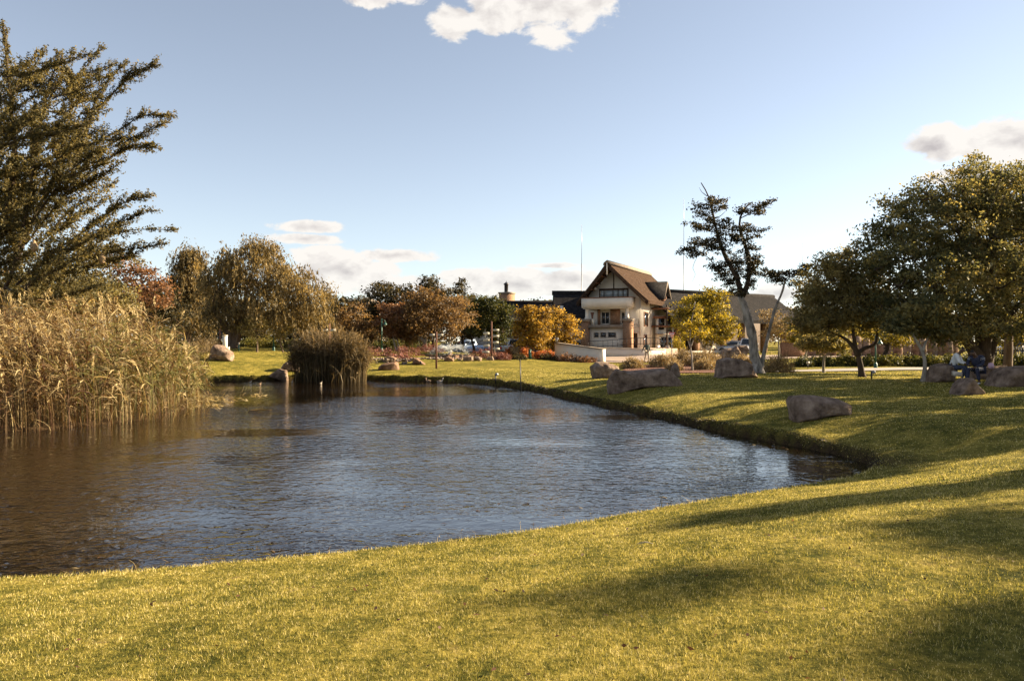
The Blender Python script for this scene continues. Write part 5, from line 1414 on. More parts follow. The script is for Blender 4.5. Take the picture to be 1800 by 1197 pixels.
mb = MB(); mb.lathe([(.122, .66), (.13, .66), (.13, .71), (.122, .71)], sides=18); mb.build('hoop', M['metal_dark'], root)

M['sign_red'] = mat_plain('sign_red', (.55, .10, .075), .5)
M['sign_white'] = mat_plain('sign_white', (.72, .66, .62), .5)
def tri_plate(w, h, up, y0, y1, zc, mb, bevel=.12):
    """a road-sign triangle with cut corners"""
    a = [(-w / 2, 0), (w / 2, 0), (0, h)] if up else [(-w / 2, h), (0, 0), (w / 2, h)]
    a = np.array(a, float); o = []
    for i in range(3):
        p, q, s = a[i - 1], a[i], a[(i + 1) % 3]
        o += [q + (p - q) * bevel, q + (s - q) * bevel]
    o = np.array(o); o[:, 1] += zc
    mb.prism(o, y0, y1)
def yield_sign(label, px, d, top, w, group, face):
    root, g = post_thing('road_sign', label, 'road sign', px, d, group)
    h = hz(top, d, g)
    H = w * .95
    mb = MB(); mb.tube([(0, 0.03, -.1), (0, .03, h - .05)], .035, 8); mb.build('pole', M['metal_grey'], root)
    mb = MB(); tri_plate(w, H, False, -.02, -.005, h - H, mb); mb.build('plate', M['sign_red'] if face else M['metal_grey'], root)
    if face:
        mb = MB(); tri_plate(w * .68, H * .66, False, -.026, -.022, h - H + H * .19, mb); mb.build('sign_face', M['sign_white'], root)
        mb = MB(); mb.lathe([(.05 * w, 0), (.10 * w, 0)], sides=16)      # the ring-shaped mark on its face
        rot = np.array([(1, 0, 0), (0, 0, 1), (0, -1, 0)]); mb.v = [x @ rot.T * np.array((1.3, 1, 1.3)) + np.array((0, -.030, h - H * .38)) for x in mb.v]
        mb.build('mark', M['sign_red'], root)
    else:
        mb = MB(); mb.box(-.02, .02, -.035, -.021, h - .5, h - .06); mb.build('rib', M['metal_dark'], root)
    return root
yield_sign('upside-down triangle give-way sign with red border beside the yellow-green tree', 1181, 66, 584, .58, 'give-way signs', True)
yield_sign('grey back of a triangular sign above the left end of the white sloping wall', 978, 68.5, 594, .50, 'give-way signs', False)
root, g = post_thing('road_sign', 'dark triangular warning sign seen from behind before the willow', 'road sign', 387, 58)
h = hz(577, 58, g)
mb = MB(); mb.tube([(0, -.03, -.1), (0, -.03, h)], .035, 8); mb.build('pole', M['wood_red'], root)
mb = MB(); tri_plate(.52, .46, True, 0, .02, h - .52, mb); mb.build('plate', M['metal_dark'], root)
mb = MB(); mb.box(-.16, .16, -.004, .02, h - .78, h - .56); mb.build('lower_plate', M['metal_dark'], root)

# masts behind the house
for px, d, top, lab in ((1022.5, 96, 395, 'tall thin grey mast behind the left thatched wing'), (1202, 98, 350, 'tallest thin mast behind the right thatched wing'), (1411, 112, 428, 'short thin mast far behind the olive tree')):
    root, g = post_thing('mast', lab, 'mast', px, d, 'lightning masts')
    h = hz(top, d, g)
    mb = MB(); mb.tube([(0, 0, -.1), (0, 0, h * .7)], [.075, .05], 8); mb.build('pole', M['metal_grey'], root)
    mb = MB(); mb.tube([(0, 0, h * .7), (0, 0, h)], [.032, .018], 6); mb.build('rod', M['metal_grey'], root)

# ------------------------------------------------------------------ ducks, drifting bits, fallen leaves
M['duck_brown'] = mat_noise('duck_brown', (.16, .10, .065), (.36, .25, .17), 20, .8)
M['duck_pale'] = mat_noise('duck_pale', (.45, .38, .30), (.62, .55, .46), 20, .8)
def duck(label, px, py, d, ang, s, mat, group, cat='duck'):
    g = P(px, py, d); g[2] = gz(g[0], d); g[2] = max(g[2], 0.0)
    root = thing('duck', label, cat, g, ang, group)
    th = np.linspace(0, 1, 9)
    c = np.c_[(th - .5) * .42 * s, np.zeros(9), .06 * s + .05 * s * (th - .4) ** 2]
    rad = np.array((.012, .04, .07, .09, .098, .092, .075, .05, .02)) * s
    mb = MB(); mb.tube(c, rad, 10)
    nk = curve([(.15 * s, 0, .09 * s), (.20 * s, 0, .17 * s), (.19 * s, 0, .23 * s), (.215 * s, 0, .265 * s), (.255 * s, 0, .262 * s)], 10)
    mb.tube(nk, np.array((.045, .04, .034, .03, .03, .034, .040, .040, .034, .015)) * s, 8)
    mb.build('body', M[mat], root, smooth=True)
    mb = MB(); mb.box(.25 * s, .31 * s, -.016 * s, .016 * s, .245 * s, .258 * s); mb.build('bill', M['rust'], root)
    for q in (-1, 1):
        mb = MB(); w = np.c_[np.linspace(-.2, .1, 7) * s, q * np.array((.02, .05, .075, .09, .09, .075, .04)) * s, np.full(7, .11) * s]
        mb.tube(w, np.array((.006, .018, .024, .028, .028, .022, .008)) * s, 6); mb.build('wing', M['duck_brown'], root, smooth=True)
duck('left one of two brown ducks resting at the far bank', 753, 669, 46.0, 2.6, .85, 'duck_brown', 'ducks at the far bank')
duck('right one of two brown ducks resting at the far bank', 773, 670, 45.6, .3, .85, 'duck_pale', 'ducks at the far bank')
for px, py, d, lab in ((440, 672, 45.2, 'tiny white waterbird leftmost on the far water'), (513, 672, 45.6, 'tiny white waterbird before the cattail clump\'s left edge'), (564, 674, 44.2, 'tiny white waterbird before the middle of the cattail clump'), (457, 675, 43.5, 'tiny dark waterbird floating nearest on the far water')):
    duck(lab, px, py, d, 1.2, .42, 'duck_pale' if 'white' in lab else 'duck_brown', 'waterbirds on the far water', 'waterbird')
g = G(740, 55); g[2] += .0
root = thing('bird', 'small dark bird standing on the lawn below the wedge-shaped boulder', 'bird', g, 2.0)
mb = MB(); mb.tube([(-.12, 0, .10), (-.05, 0, .13), (.03, 0, .15), (.08, 0, .20), (.11, 0, .25), (.16, 0, .25)], [.008, .04, .055, .045, .035, .008], 8); mb.build('body', M['metal_dark'], root, smooth=True)
for q in (-.02, .02):
    mb = MB(); mb.tube([(.01, q, -.01), (.0, q, .1)], .006, 5); mb.build('leg', M['metal_dark'], root)
mb = MB(); p = P(455, 721, 27.2); mb.tube(curve([(p[0] - .34, 27.1, .012), (p[0], 27.25, .03), (p[0] + .40, 27.3, .015)], 8), [.008, .022, .026, .024, .02, .016, .012, .006], 6)
o = mb.build('driftwood', M['reed']); tag(o, 'pale stick floating on the pond right of the reed bed', 'stick')
r = np.random.default_rng(61)
fl = MB(); n = 170
d_ = np.exp(r.uniform(math.log(4.0), math.log(13), n)); a_ = r.uniform(-.6, .62, n); x_ = np.sin(a_) * d_; y_ = np.cos(a_) * d_
k = shore_dist(x_, y_) > .3; x_, y_ = x_[k], y_[k]; n = len(x_)
c = np.c_[x_, y_, ground(x_, y_) + .028]
v, q = leaf_quads(c, r.normal(size=(n, 3)) * np.array((1, 1, .3)), r.normal(size=(n, 3)) * .5 + np.array((0, 0, 1)), np.full(n, .042) * r.uniform(.5, 1.3, n), np.full(n, .022))
fl.add(v, quads=q, tone=np.repeat(r.random(n) * .5, 4)); o = fl.build('fallen_leaves', M['leaf_red'], kind='stuff'); tag(o, 'a few brown fallen leaves lying on the near lawn', 'leaves')
p = P(1134, 912, 7.3)
mb = MB(); z0 = gz(p[0], 7.3) + .03; mb.tube([(p[0] - .07, 7.3, z0), (p[0], 7.32, z0 + .012), (p[0] + .07, 7.3, z0 + .004)], [.004, .006, .003], 5)
o = mb.build('twig', M['bark_pale']); tag(o, 'short pale twig lying on the near lawn', 'twig')
# ------------------------------------------------------------------ the house with the tall thatched gable
HX, HY, HZ, HR = 10.48, 82.0, 1.70, math.radians(-26)
house = thing('thatched_house', 'cream three-storey house with a steep thatched gable, round-ended balcony and dark thatched wings', 'house', (HX, HY, HZ), HR)
def part(name, mat, fn, parent=None, smooth=False, label=None):
    mb = MB(); fn(mb)
    o = mb.build(name, M[mat] if isinstance(mat, str) else mat, parent or house, smooth)
    if label:
        o['label'] = label
    return o
# walls: a five-sided block
part('wall', 'cream', lambda m: m.prism([(-2.9, -1.2), (2.9, -1.2), (2.9, 5.25), (0, 8.1), (-2.9, 5.25)], 0, 14))
# roof: two thick thatched slopes whose gable leans out at the ridge
def slope(s):
    def f(m):
        rz, ez, ew, t = 8.62, 4.72, 3.85, .34
        yf = [(-2.1, 0), (-.75, 1)]
        v = []
        for off in (0, -t):
            v += [(0, -2.1, rz + off), (0, 12.6, rz + off), (s * ew, 14.6, ez + off), (s * ew, -.7, ez + off)]
        v = np.array(v)
        n = 14; m2 = 8
        # a fine grid with uneven thatch
        A, B = np.meshgrid(np.linspace(0, 1, n), np.linspace(0, 1, m2), indexing='ij')
        def pt(a, b):
            f0 = v[0] * (1 - a)[..., None] + v[1] * a[..., None]; f1 = v[3] * (1 - a)[..., None] + v[2] * a[..., None]
            return f0 * (1 - b)[..., None] + f1 * b[..., None]
        top = pt(A, B); top[..., 2] += .05 * (vnoise(A * 9, B * 7, 3 + s) - .5) - .16 * np.sin(B * np.pi) * .5
        i = np.arange(n * m2).reshape(n, m2)
        q = np.stack([i[:-1, :-1], i[1:, :-1], i[1:, 1:], i[:-1, 1:]], -1).reshape(-1, 4)
        if s < 0: q = q[:, ::-1]
        bot = top - np.array((0, 0, t))
        m.add(top.reshape(-1, 3), quads=q); m.add(bot.reshape(-1, 3), quads=q[:, ::-1])
        edge = np.concatenate([i[:, 0], i[-1, 1:], i[::-1, -1][1:], i[0, ::-1][1:]])
        T = top.reshape(-1, 3)[edge]; Bq = bot.reshape(-1, 3)[edge]; k = len(edge)
        m.add(np.vstack([T, Bq]), quads=[(j, (j + 1) % k, (j + 1) % k + k, j + k) for j in range(k)])
    return f
for s in (-1, 1):
    part('roof', 'thatch', slope(s))
part('ridge_cap', 'ridge', lambda m: m.prism([(-.42, 8.28), (-.36, 8.52), (0, 8.80), (.36, 8.52), (.42, 8.28), (0, 8.6)], -2.15, 12.7))
for s in (-1, 1):                               # dark barge boards and exposed rafters under the gable
    part('barge_board', 'wood_dark', lambda m: m.add(np.array([(0, -2.02, 8.26), (0, -2.02, 8.04), (s * 3.75, -.66, 4.22), (s * 3.75, -.66, 4.46), (0, -1.90, 8.26), (0, -1.90, 8.04), (s * 3.75, -.54, 4.22), (s * 3.75, -.54, 4.46)]), quads=[(0, 1, 2, 3), (4, 7, 6, 5), (0, 3, 7, 4), (1, 5, 6, 2), (0, 4, 5, 1), (3, 2, 6, 7)]))
    for k in range(5):
        b_ = .22 + .17 * k
        part('rafter', 'wood_red', lambda m: m.tube([(s * 3.75 * b_, -1.92 + 1.32 * b_, 8.08 - 3.85 * b_), (s * 3.75 * b_, .02, 8.08 - 3.85 * b_)], .06, 6))
part('finial', 'white_wall', lambda m: m.tube([(0, -2.12, 7.3), (0, -2.12, 8.5)], .07, 8))
part('gable_post', 'wood_dark', lambda m: m.box(-.06, .06, -.03, .0, 5.99, 8.0))
# dormer on the right slope
def dormer_roof(m):
    for s in (-1, 1):
        m.add(np.array([(1.3, 6.0, 7.05), (4.0, 6.0, 7.05), (4.0, 6.0 + s * 1.45, 5.2), (2.6, 6.0 + s * 1.45, 5.2), (1.3, 6.0, 6.85), (4.0, 6.0, 6.85), (4.0, 6.0 + s * 1.45, 5.0), (2.6, 6.0 + s * 1.45, 5.0)]), quads=[(0, 1, 2, 3), (4, 7, 6, 5), (0, 4, 5, 1), (1, 5, 6, 2), (2, 6, 7, 3), (3, 7, 4, 0)])
part('dormer_roof', 'thatch_shaded', dormer_roof)
part('dormer_wall', 'wood_red', lambda m: m.prism([(4.95, 4.9), (7.05, 4.9), (6.0, 6.75)], 2.4, 3.72, ax='x'))
part('dormer_window', 'glass', lambda m: m.box(3.722, 3.75, 5.6, 6.4, 5.15, 5.95))
part('dormer_trim', 'ridge', lambda m: [m.tube([(4.02, 6 - 1.4, 5.12), (4.02, 6, 6.95)], .09, 6), m.tube([(4.02, 6 + 1.4, 5.12), (4.02, 6, 6.95)], .09, 6)])
def window(x0, x1, z0, z1, y, cols, frame='wood_dark', fw=.09, glass='glass', dep=.06, parent=None):
    w = part('window', frame, lambda m: [m.box(x0 - fw, x0, y - dep, y - .002, z0 - fw, z1 + fw), m.box(x1, x1 + fw, y - dep, y - .002, z0 - fw, z1 + fw), m.box(x0, x1, y - dep, y - .002, z0 - fw, z0), m.box(x0, x1, y - dep, y - .002, z1, z1 + fw)], parent)
    e = np.cumsum([0] + list(cols)); e = x0 + (x1 - x0) * e / e[-1]
    for a, b in zip(e[:-1], e[1:]):
        part('pane', glass, lambda m: m.box(a + .03, b - .03, y - .025, y - .003, z0 + .02, z1 - .02), w)
        if b < x1 - 1e-3:
            part('mullion', frame, lambda m: m.box(b - .029, b + .029, y - .05, y - .004, z0 + .001, z1 - .001), w)
    return w
window(-1.46, 1.46, 5.20, 5.86, 0, [.55, 1.35, .75, .75, .6], glass='glass_pale', fw=.12)
part('window_head', 'wood_dark', lambda m: m.box(-1.62, 1.62, -.10, -.002, 5.985, 6.06))
for x, z in ((-2.0, 5.95), (2.25, 5.55)):
    part('floodlight', 'sign_white', lambda m: [m.box(x - .14, x + .14, -.18, -.03, z, z + .26), m.box(x - .03, x + .03, -.03, -.001, z + .08, z + .16)])
# the bowed balcony
bow = [(x, -1.55 - .08 * math.cos(x / 3.6 * math.pi / 2)) for x in np.linspace(-2.95, 2.3, 9)]
def balcony(m):
    o = np.array(bow + [(2.3, -.004), (2.12, -.004)] + [(x * .965, y + .18) for x, y in bow[::-1]] + [(-2.78, -.004), (-2.95, -.004)])
    m.prism(o, 4.05, 5.0, ax='z')
part('balcony_parapet', 'white_wall', balcony)
part('balcony_floor', 'cream', lambda m: m.prism([(x * .96, y + .19) for x, y in bow] + [(2.1, -.006), (-2.77, -.006)], 3.93, 4.10, ax='z'))
part('balcony_coping', 'wood_red', lambda m: m.prism([(x * 1.015, y - .04) for x, y in bow] + [(2.34, -.008), (2.08, -.008)] + [(x * .95, y + .22) for x, y in bow[::-1]] + [(-2.74, -.008), (-2.99, -.008)], 5.004, 5.09, ax='z'))
for x in (-2.45, 1.85):
    part('column', 'white_wall', lambda m: m.lathe([(.24, 2.92), (.24, 3.02), (.18, 3.05), (.17, 3.9), (.22, 3.92)], (x, -1.3, 0), 12), smooth=True)
for x in (-2.55, 1.95):
    part('brick_pier', 'brick', lambda m: m.box(x - .42, x + .42, -1.75, -.9, -1.0, 2.62))
    part('pier_cap', 'ridge', lambda m: m.box(x - .52, x + .52, -1.86, -.8, 2.622, 2.9))
part('terrace_slab', 'ridge', lambda m: m.box(-2.1, 1.5, -1.82, -.003, 1.96, 2.28))
part('lower_wall', 'white_wall', lambda m: m.box(-2.1, 1.5, -1.45, -.004, -1.0, 1.955))
for x0, x1 in ((-1.62, -1.12), (-.92, -.32), (-.10, .72)):
    window(x0, x1, 1.02, 1.50, -1.452, [1], 'frame_pale', .04)
# middle storey behind the balcony: windows with pale surrounds and a brick panel
window(-1.30, -.50, 2.45, 3.62, 0, [1, 1], 'frame_pale', .13)
window(.85, 1.55, 2.45, 3.55, 0, [1, 1], 'frame_pale', .13)
part('brick_panel', 'brick', lambda m: m.box(-.34, .68, -.12, -.002, 2.28, 3.92))
part('brick_strip', 'brick', lambda m: m.box(-1.75, -1.46, -.10, -.002, 2.28, 3.92))
part('urn', 'rust', lambda m: m.lathe([(.0, 2.92), (.10, 2.92), (.08, 3.0), (.13, 3.3), (.20, 3.55), (.22, 3.58), (.0, 3.56)], (-1.98, -1.0, 0), 10), smooth=True)
part('urn_plinth', 'cream', lambda m: m.box(-2.1, -1.75, -1.15, -.8, 2.282, 2.92))
def railing(m, pts, h, n):
    c = curve(pts, n)
    for p in c: m.tube([p, p + np.array((0, 0, h))], .02, 5)
    for k in (h, h * .5, .12): m.tube(c + np.array((0, 0, k)), .022, 5)
part('terrace_railing', 'metal_dark', lambda m: railing(m, [(1.56, -1.7, 2.28), (2.6, -1.6, 2.0), (2.65, -.1, 2.0)], .85, 8))
part('door', 'wood_dark', lambda m: m.box(2.1, 2.55, -.06, -.003, -.35, 1.45))
part('door_surround', 'white_wall', lambda m: [m.box(1.99, 2.095, -.14, -.002, -.5, 1.6), m.box(2.555, 2.66, -.14, -.002, -.5, 1.6), m.box(2.095, 2.555, -.14, -.002, 1.455, 1.6)])
# right side wall: windows, pipe
def side_window(y0, y1, z0, z1):
    w = part('window', 'wood_red', lambda m: [m.box(2.902, 2.96, y0 - .1, y0, z0 - .1, z1 + .1), m.box(2.902, 2.96, y1, y1 + .1, z0 - .1, z1 + .1), m.box(2.902, 2.96, y0, y1, z0 - .1, z0), m.box(2.902, 2.96, y0, y1, z1, z1 + .1)])
    part('pane', 'glass', lambda m: m.box(2.903, 2.925, y0 + .01, y1 - .01, z0 + .01, z1 - .01), w)
side_window(1.0, 2.2, 2.25, 3.55); side_window(1.0, 1.9, .1, 1.2)
part('drainpipe', 'frame_pale', lambda m: m.tube([(2.97, 3.2, -1), (2.97, 3.2, 4.6)], .055, 6))
part('drainpipe', 'frame_pale', lambda m: m.tube([(2.84, -.06, 1.2), (2.84, -.06, 5.3)], .05, 6))
# timber porch in the angle between house and wing
part('porch_deck', 'wood_red', lambda m: m.box(2.905, 4.7, 3.6, 7.4, 2.1, 2.3))
for y in (3.7, 5.4, 7.2):
    part('porch_post', 'wood_dark', lambda m: m.box(4.5, 4.66, y - .08, y + .08, -1.0, 4.4))
part('porch_rail', 'wood_dark', lambda m: [m.box(4.52, 4.62, 3.6, 7.3, 3.0, 3.08), m.box(4.52, 4.62, 3.6, 7.3, 2.6, 2.66)])
part('porch_beam', 'wood_red', lambda m: m.box(2.91, 4.8, 3.55, 3.72, 3.95, 4.15))

# the dark thatched wings
def wing_roof(p0, p1, ridge, eave_f, eave_b, w, hip0=0.0, hip1=0.0, name='wing_roof', t=.34):
    """a thatched roof along p0-p1 (world x, y), front slope towards the camera"""
    inv = Matrix.LocRotScale(Vector((HX, HY, HZ)), Matrix.Rotation(HR, 3, 'Z').to_quaternion(), None).inverted()
    p0 = np.array(p0, float); p1 = np.array(p1, float); u = unit(p1 - p0); n = np.array((u[1], -u[0]))
    def W(xy, z):
        q = inv @ Vector((xy[0], xy[1], z)); return (q.x, q.y, q.z)
    def f(m):
        for s, ev in ((1, eave_f), (-1, eave_b)):
            c = [p0 + u * hip0, p1 - u * hip1, p1 + n * s * w, p0 + n * s * w]; zz = [ridge, ridge, ev, ev]
            nn, mm = 16, 7
            A, B = np.meshgrid(np.linspace(0, 1, nn), np.linspace(0, 1, mm), indexing='ij')
            v = np.array([W(c[k], zz[k]) for k in range(4)])
            top = (v[0] * (1 - A)[..., None] + v[1] * A[..., None]) * (1 - B)[..., None] + (v[3] * (1 - A)[..., None] + v[2] * A[..., None]) * B[..., None]
            top[..., 2] += .09 * (vnoise(A * 14, B * 5, 7 + s) - .5) - .22 * np.sin(B * np.pi) * .5
            i = np.arange(nn * mm).reshape(nn, mm)
            q = np.stack([i[:-1, :-1], i[:-1, 1:], i[1:, 1:], i[1:, :-1]], -1).reshape(-1, 4)
            bot = top - np.array((0, 0, t))
            m.add(top.reshape(-1, 3), quads=q); m.add(bot.reshape(-1, 3), quads=q[:, ::-1])
            edge = np.concatenate([i[:, 0], i[-1, 1:], i[::-1, -1][1:], i[0, ::-1][1:]]); k = len(edge)
            m.add(np.vstack([top.reshape(-1, 3)[edge], bot.reshape(-1, 3)[edge]]), quads=[(j, (j + 1) % k, (j + 1) % k + k, j + k) for j in range(k)])
    o = part(name, 'thatch_shaded', f)
    def cap(m):
        a = np.array(W(p0 + u * hip0 - u * .1, ridge - .02)); b = np.array(W(p1 - u * hip1 + u * .1, ridge - .02))
        m.tube([a, (a + b) / 2, b], .26, 8)
    part('wing_ridge', 'thatch_shaded', cap)
    return o
def wing_wall(qa, qb, z0, z1, name='wing_wall', mat='cream', th=.3):
    inv = Matrix.LocRotScale(Vector((HX, HY, HZ)), Matrix.Rotation(HR, 3, 'Z').to_quaternion(), None).inverted()
    a, b = np.array(qa, float), np.array(qb, float); u = unit(b - a); n = np.array((-u[1], u[0])) * th
    o = [inv @ Vector((q[0], q[1], 0)) for q in (a, b, b + n, a + n)]
    return part(name, mat, lambda m: m.prism([(q.x, q.y) for q in o], z0 - HZ, z1 - HZ, ax='z'))
# left wing: ridge level, gable end showing as the upright left edge
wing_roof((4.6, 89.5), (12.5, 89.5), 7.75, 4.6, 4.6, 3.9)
wing_wall((5.4, 86.6), (10.2, 86.6), .8, 4.9)
wing_wall((5.3, 92.0), (5.3, 86.9), .8, 6.2)
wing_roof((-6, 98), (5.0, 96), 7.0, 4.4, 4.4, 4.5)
wing_wall((-5, 95), (4.5, 93.2), .8, 4.9)
part('awning', 'metal_green', lambda m: m.box(-5.6, -2.95, 2.6, 3.9, 2.55, 2.72))
# right wing: ridge running away to the right, broad dark slope
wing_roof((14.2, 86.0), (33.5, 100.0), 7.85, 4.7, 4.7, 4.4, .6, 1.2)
wf = lambda t: (14.9 + 18.6 * t, 83.4 + 13.5 * t)
wing_wall(wf(.02), wf(.13), 1.1, 5.0)
wing_wall(wf(.30), wf(.46), 1.1, 5.0)
wing_wall((14.6, 89.6), (33, 103), 1.1, 5.0, mat='wood_dark')
part('wing_beam', 'wood_red', lambda m: (lambda inv: m.tube([inv @ Vector((*wf(.0), 4.85)), inv @ Vector((*wf(.5), 4.85)), inv @ Vector((*wf(1.0), 4.85))], .16, 6))(Matrix.LocRotScale(Vector((HX, HY, HZ)), Matrix.Rotation(HR, 3, 'Z').to_quaternion(), None).inverted()))
INV = Matrix.LocRotScale(Vector((HX, HY, HZ)), Matrix.Rotation(HR, 3, 'Z').to_quaternion(), None).inverted()
WA = math.atan2(13.5, 18.6)
def wpart(name, mat, t, off, x0, x1, y0, y1, z0, z1, parent=None):
    """a box on the right wing's front: t along the front, y towards the wall's inside, z above the house floor"""
    q = wf(t); Mx = INV @ Matrix.LocRotScale(Vector((q[0], q[1], HZ)), Matrix.Rotation(WA, 3, 'Z').to_quaternion(), None)
    return part(name, mat, lambda m: m.box(x0, x1, y0, y1, z0, z1, Mx), parent)
for t, z0, z1, w in ((.045, 1.9, 3.1, .34), (.095, 1.7, 3.0, .30)):
    f = wpart('window', 'wood_dark', t, 0, -w - .06, w + .06, -.05, -.002, z0 - .07, z1 + .07)
    wpart('pane', 'glass', t, 0, -w, w, -.07, -.052, z0, z1, f)
f = wpart('shop_window', 'frame_pale', .075, 0, -1.0, 1.0, -.06, -.002, -.1, 1.1)
for k in range(3):
    wpart('pane', 'glass', .075, 0, -.92 + .63 * k, -.36 + .63 * k, -.08, -.062, 0, 1.02, f)
wpart('shop_awning', 'ridge', .03, 0, -.7, .7, -.9, -.004, 1.32, 1.42)
for t in (.15, .28, .47, .62, .80, .98):
    wpart('brick_pillar', 'wood_red' if t in (.15, .47) else 'brick', t, 0, -.28, .28, -.3, .3, -.75, 3.0)
wpart('plinth', 'white_wall', .2, 0, -3.5, 6.5, -1.4, -.32, -.75, -.42)

# raised forecourt, ramp railing and low white walls
me_pts = [(7.6, 77.2), (10.5, 75.7), (13.4, 76.0), (16.2, 77.9), (16.6, 83), (7.8, 85)]
mb = MB(); mb.prism(me_pts, .3, 1.62, ax='z'); o = mb.build('forecourt', M['paving'], kind='structure')
def wall_along(name, label, pts, zb, zt0, zt1, th, mat, cap, n=16, cat='wall'):
    c = curve(np.array(pts, float), n); tn = unit(np.gradient(c, axis=0)); nn = np.c_[-tn[:, 1], tn[:, 0]] * th / 2
    base = np.array((c[0, 0], c[0, 1], zb)); root = thing(name, label, cat, base)
    zt = np.linspace(zt0, zt1, n)
    def body(m, w, lo, hi):
        a = np.c_[c + nn * w, lo]; b = np.c_[c - nn * w, lo]; e = np.c_[c - nn * w, hi]; f = np.c_[c + nn * w, hi]
        v = np.stack([a, b, e, f], 1).reshape(-1, 3) - base
        q = [(4 * i + k, 4 * i + (k + 1) % 4, 4 * i + 4 + (k + 1) % 4, 4 * i + 4 + k) for i in range(n - 1) for k in range(4)]
        q += [(3, 2, 1, 0), (4 * n - 4, 4 * n - 3, 4 * n - 2, 4 * n - 1)]
        m.add(v, quads=q)
    mb = MB(); body(mb, 1, np.full(n, zb - .3), zt); mb.build('wall_body', M[mat], root)
    mb = MB(); body(mb, 1.35, zt + .002, zt + cap); mb.build('coping', M['ridge' if mat == 'cream' else 'white_wall'], root)
    return root
a = P(978, 632, 66); b = P(1061, 636, 62)
wall_along('sloping_wall', 'big cream garden wall whose top slopes down to a sunlit right end', [a[:2], ((a[0] + b[0]) / 2, 64.2), b[:2]], .62, P(978, 603.5, 66)[2], P(1061, 614.5, 62)[2], .42, 'cream', .07)
wall_along('forecourt_wall', 'low curved white wall along the road below the house', [P(1055, 612, 75.2)[:2], (10.6, 75.2), P(1140, 620, 75.3)[:2], P(1168, 620, 76.6)[:2]], .7, 1.72, 1.50, .3, 'white_wall', .06)
root = thing('ramp_railing', 'dark metal railing rising along the ramp before the house', 'railing', (7.4, 77.5, 1.6))
c = np.array([(0, 0, .0), (2.2, .25, .12), (4.2, .1, .30), (5.6, .3, .34), (7.2, .6, .34)]); cc = curve(c, 19)
for i in range(19):
    mb = MB(); mb.tube([cc[i], cc[i] + np.array((0, 0, .72))], .022, 5); mb.build('baluster', M['metal_dark'], root)
for k in (.72, .14):
    mb = MB(); mb.tube(cc + np.array((0, 0, k)), .03, 6); mb.build('rail', M['metal_dark'], root)
# potted plants and cafe chairs in the sun before the right wing
for k, (px, d, lab) in enumerate([(1187, 79, 'potted yellow shrub left of two before the brick pillar'), (1196, 78.5, 'potted yellow shrub right of two before the brick pillar')]):
    g = P(px, 620, d); g[2] = gz(g[0], g[1])
    root = thing('potted_plant', lab, 'potted plant', g, 0, 'potted plants by the wing')
    mb = MB(); mb.lathe([(0, 0), (.22, 0), (.32, .5), (.36, .52), (.30, .54), (0, .5)], sides=12); mb.build('pot', M['rust'], root, smooth=True)
    r = np.random.default_rng(400 + k); c = r.normal(size=(420, 3)) * np.array((.22, .22, .36)) + np.array((0, 0, .98))
    v, q = leaf_quads(c, r.normal(size=(420, 3)) + np.array((0, 0, .6)), r.normal(size=(420, 3)), np.full(420, .16), np.full(420, .08))
    mb = MB(); mb.add(v, quads=q, tone=np.repeat(r.random(420), 4)); mb.build('foliage', M['leaf_yellow'], root)
def cafe_chair(px, d, rz, lab):
    g = P(px, 618, d); g[2] = gz(g[0], g[1])
    root = thing('cafe_chair', lab, 'chair', g, rz, 'cafe chairs in the sun')
    mb = MB(); mb.box(-.24, .24, -.24, .24, .42, .47); mb.build('seat', M['frame_pale'], root)
    mb = MB(); mb.box(-.24, .24, .22, .26, .5, .95); mb.build('backrest', M['frame_pale'], root)
    for sx in (-.21, .21):
        for sy in (-.21, .21):
            mb = MB(); mb.tube([(sx, sy, 0), (sx, sy, .42)], .02, 5); mb.build('leg', M['wood_red'], root)
cafe_chair(1160, 79.0, .6, 'pale cafe chair nearest the timber porch'); cafe_chair(1170, 79.6, -1.0, 'pale cafe chair nearest the brick pillar')
root = thing('cafe_table', 'small round cafe table between two pale chairs', 'table', (P(1165, 618, 79.4)[0], 79.4, gz(P(1165, 618, 79.4)[0], 79.4)))
mb = MB(); mb.lathe([(0, .74), (.42, .74), (.42, .70), (0, .70)], sides=16); mb.build('table_top', M['wood_red'], root)
mb = MB(); mb.lathe([(.25, 0), (.24, .03), (.04, .05), (.04, .70)], sides=10); mb.build('pedestal', M['metal_dark'], root)

# ------------------------------------------------------------------ brick chimney tower and the arch to its left
root = thing('chimney_tower', 'square brick chimney tower with a dark metal flue', 'chimney', (P(891, 600, 100)[0], 100, 1.0), math.radians(-32))
mb = MB(); mb.box(-.72, .72, -.72, .72, 0, P(0, 517, 100)[2] - 1); mb.build('shaft', M['brick'], root)
mb = MB(); mb.box(-.80, .80, -.80, .80, P(0, 517, 100)[2] - .998, P(0, 514, 100)[2] - 1); mb.build('cap', M['ridge'], root)
z = P(0, 514, 100)[2] - 1; mb = MB(); mb.lathe([(.24, z), (.24, z + .95), (.34, z + .97), (.34, z + 1.05), (.14, z + 1.22), (.05, z + 1.26), (.03, z + 1.45), (0, z + 1.45)], (-.1, 0, 0), 12); mb.build('flue', M['metal_dark'], root, smooth=True)
root = thing('gate_arch', 'cream arched gateway behind the golden tree', 'arch', (P(893, 616, 92)[0], 92, 1.0))
th = np.linspace(0, math.pi, 13)
o = [(-.95, 0), (-.95, 1.9)] + [(.0 + 1.5 * -math.cos(t) , 1.55 + 1.15 * math.sin(t)) for t in th if True] + [(3.3, 1.9), (3.3, 0)]
mb = MB(); out_ = [(-.25 + 2.0 - 1.95 * math.cos(t), 1.3 + 1.35 * math.sin(t)) for t in th]; inn = [(1.75 - 1.55 * math.cos(t), 1.2 + 1.0 * math.sin(t)) for t in th]
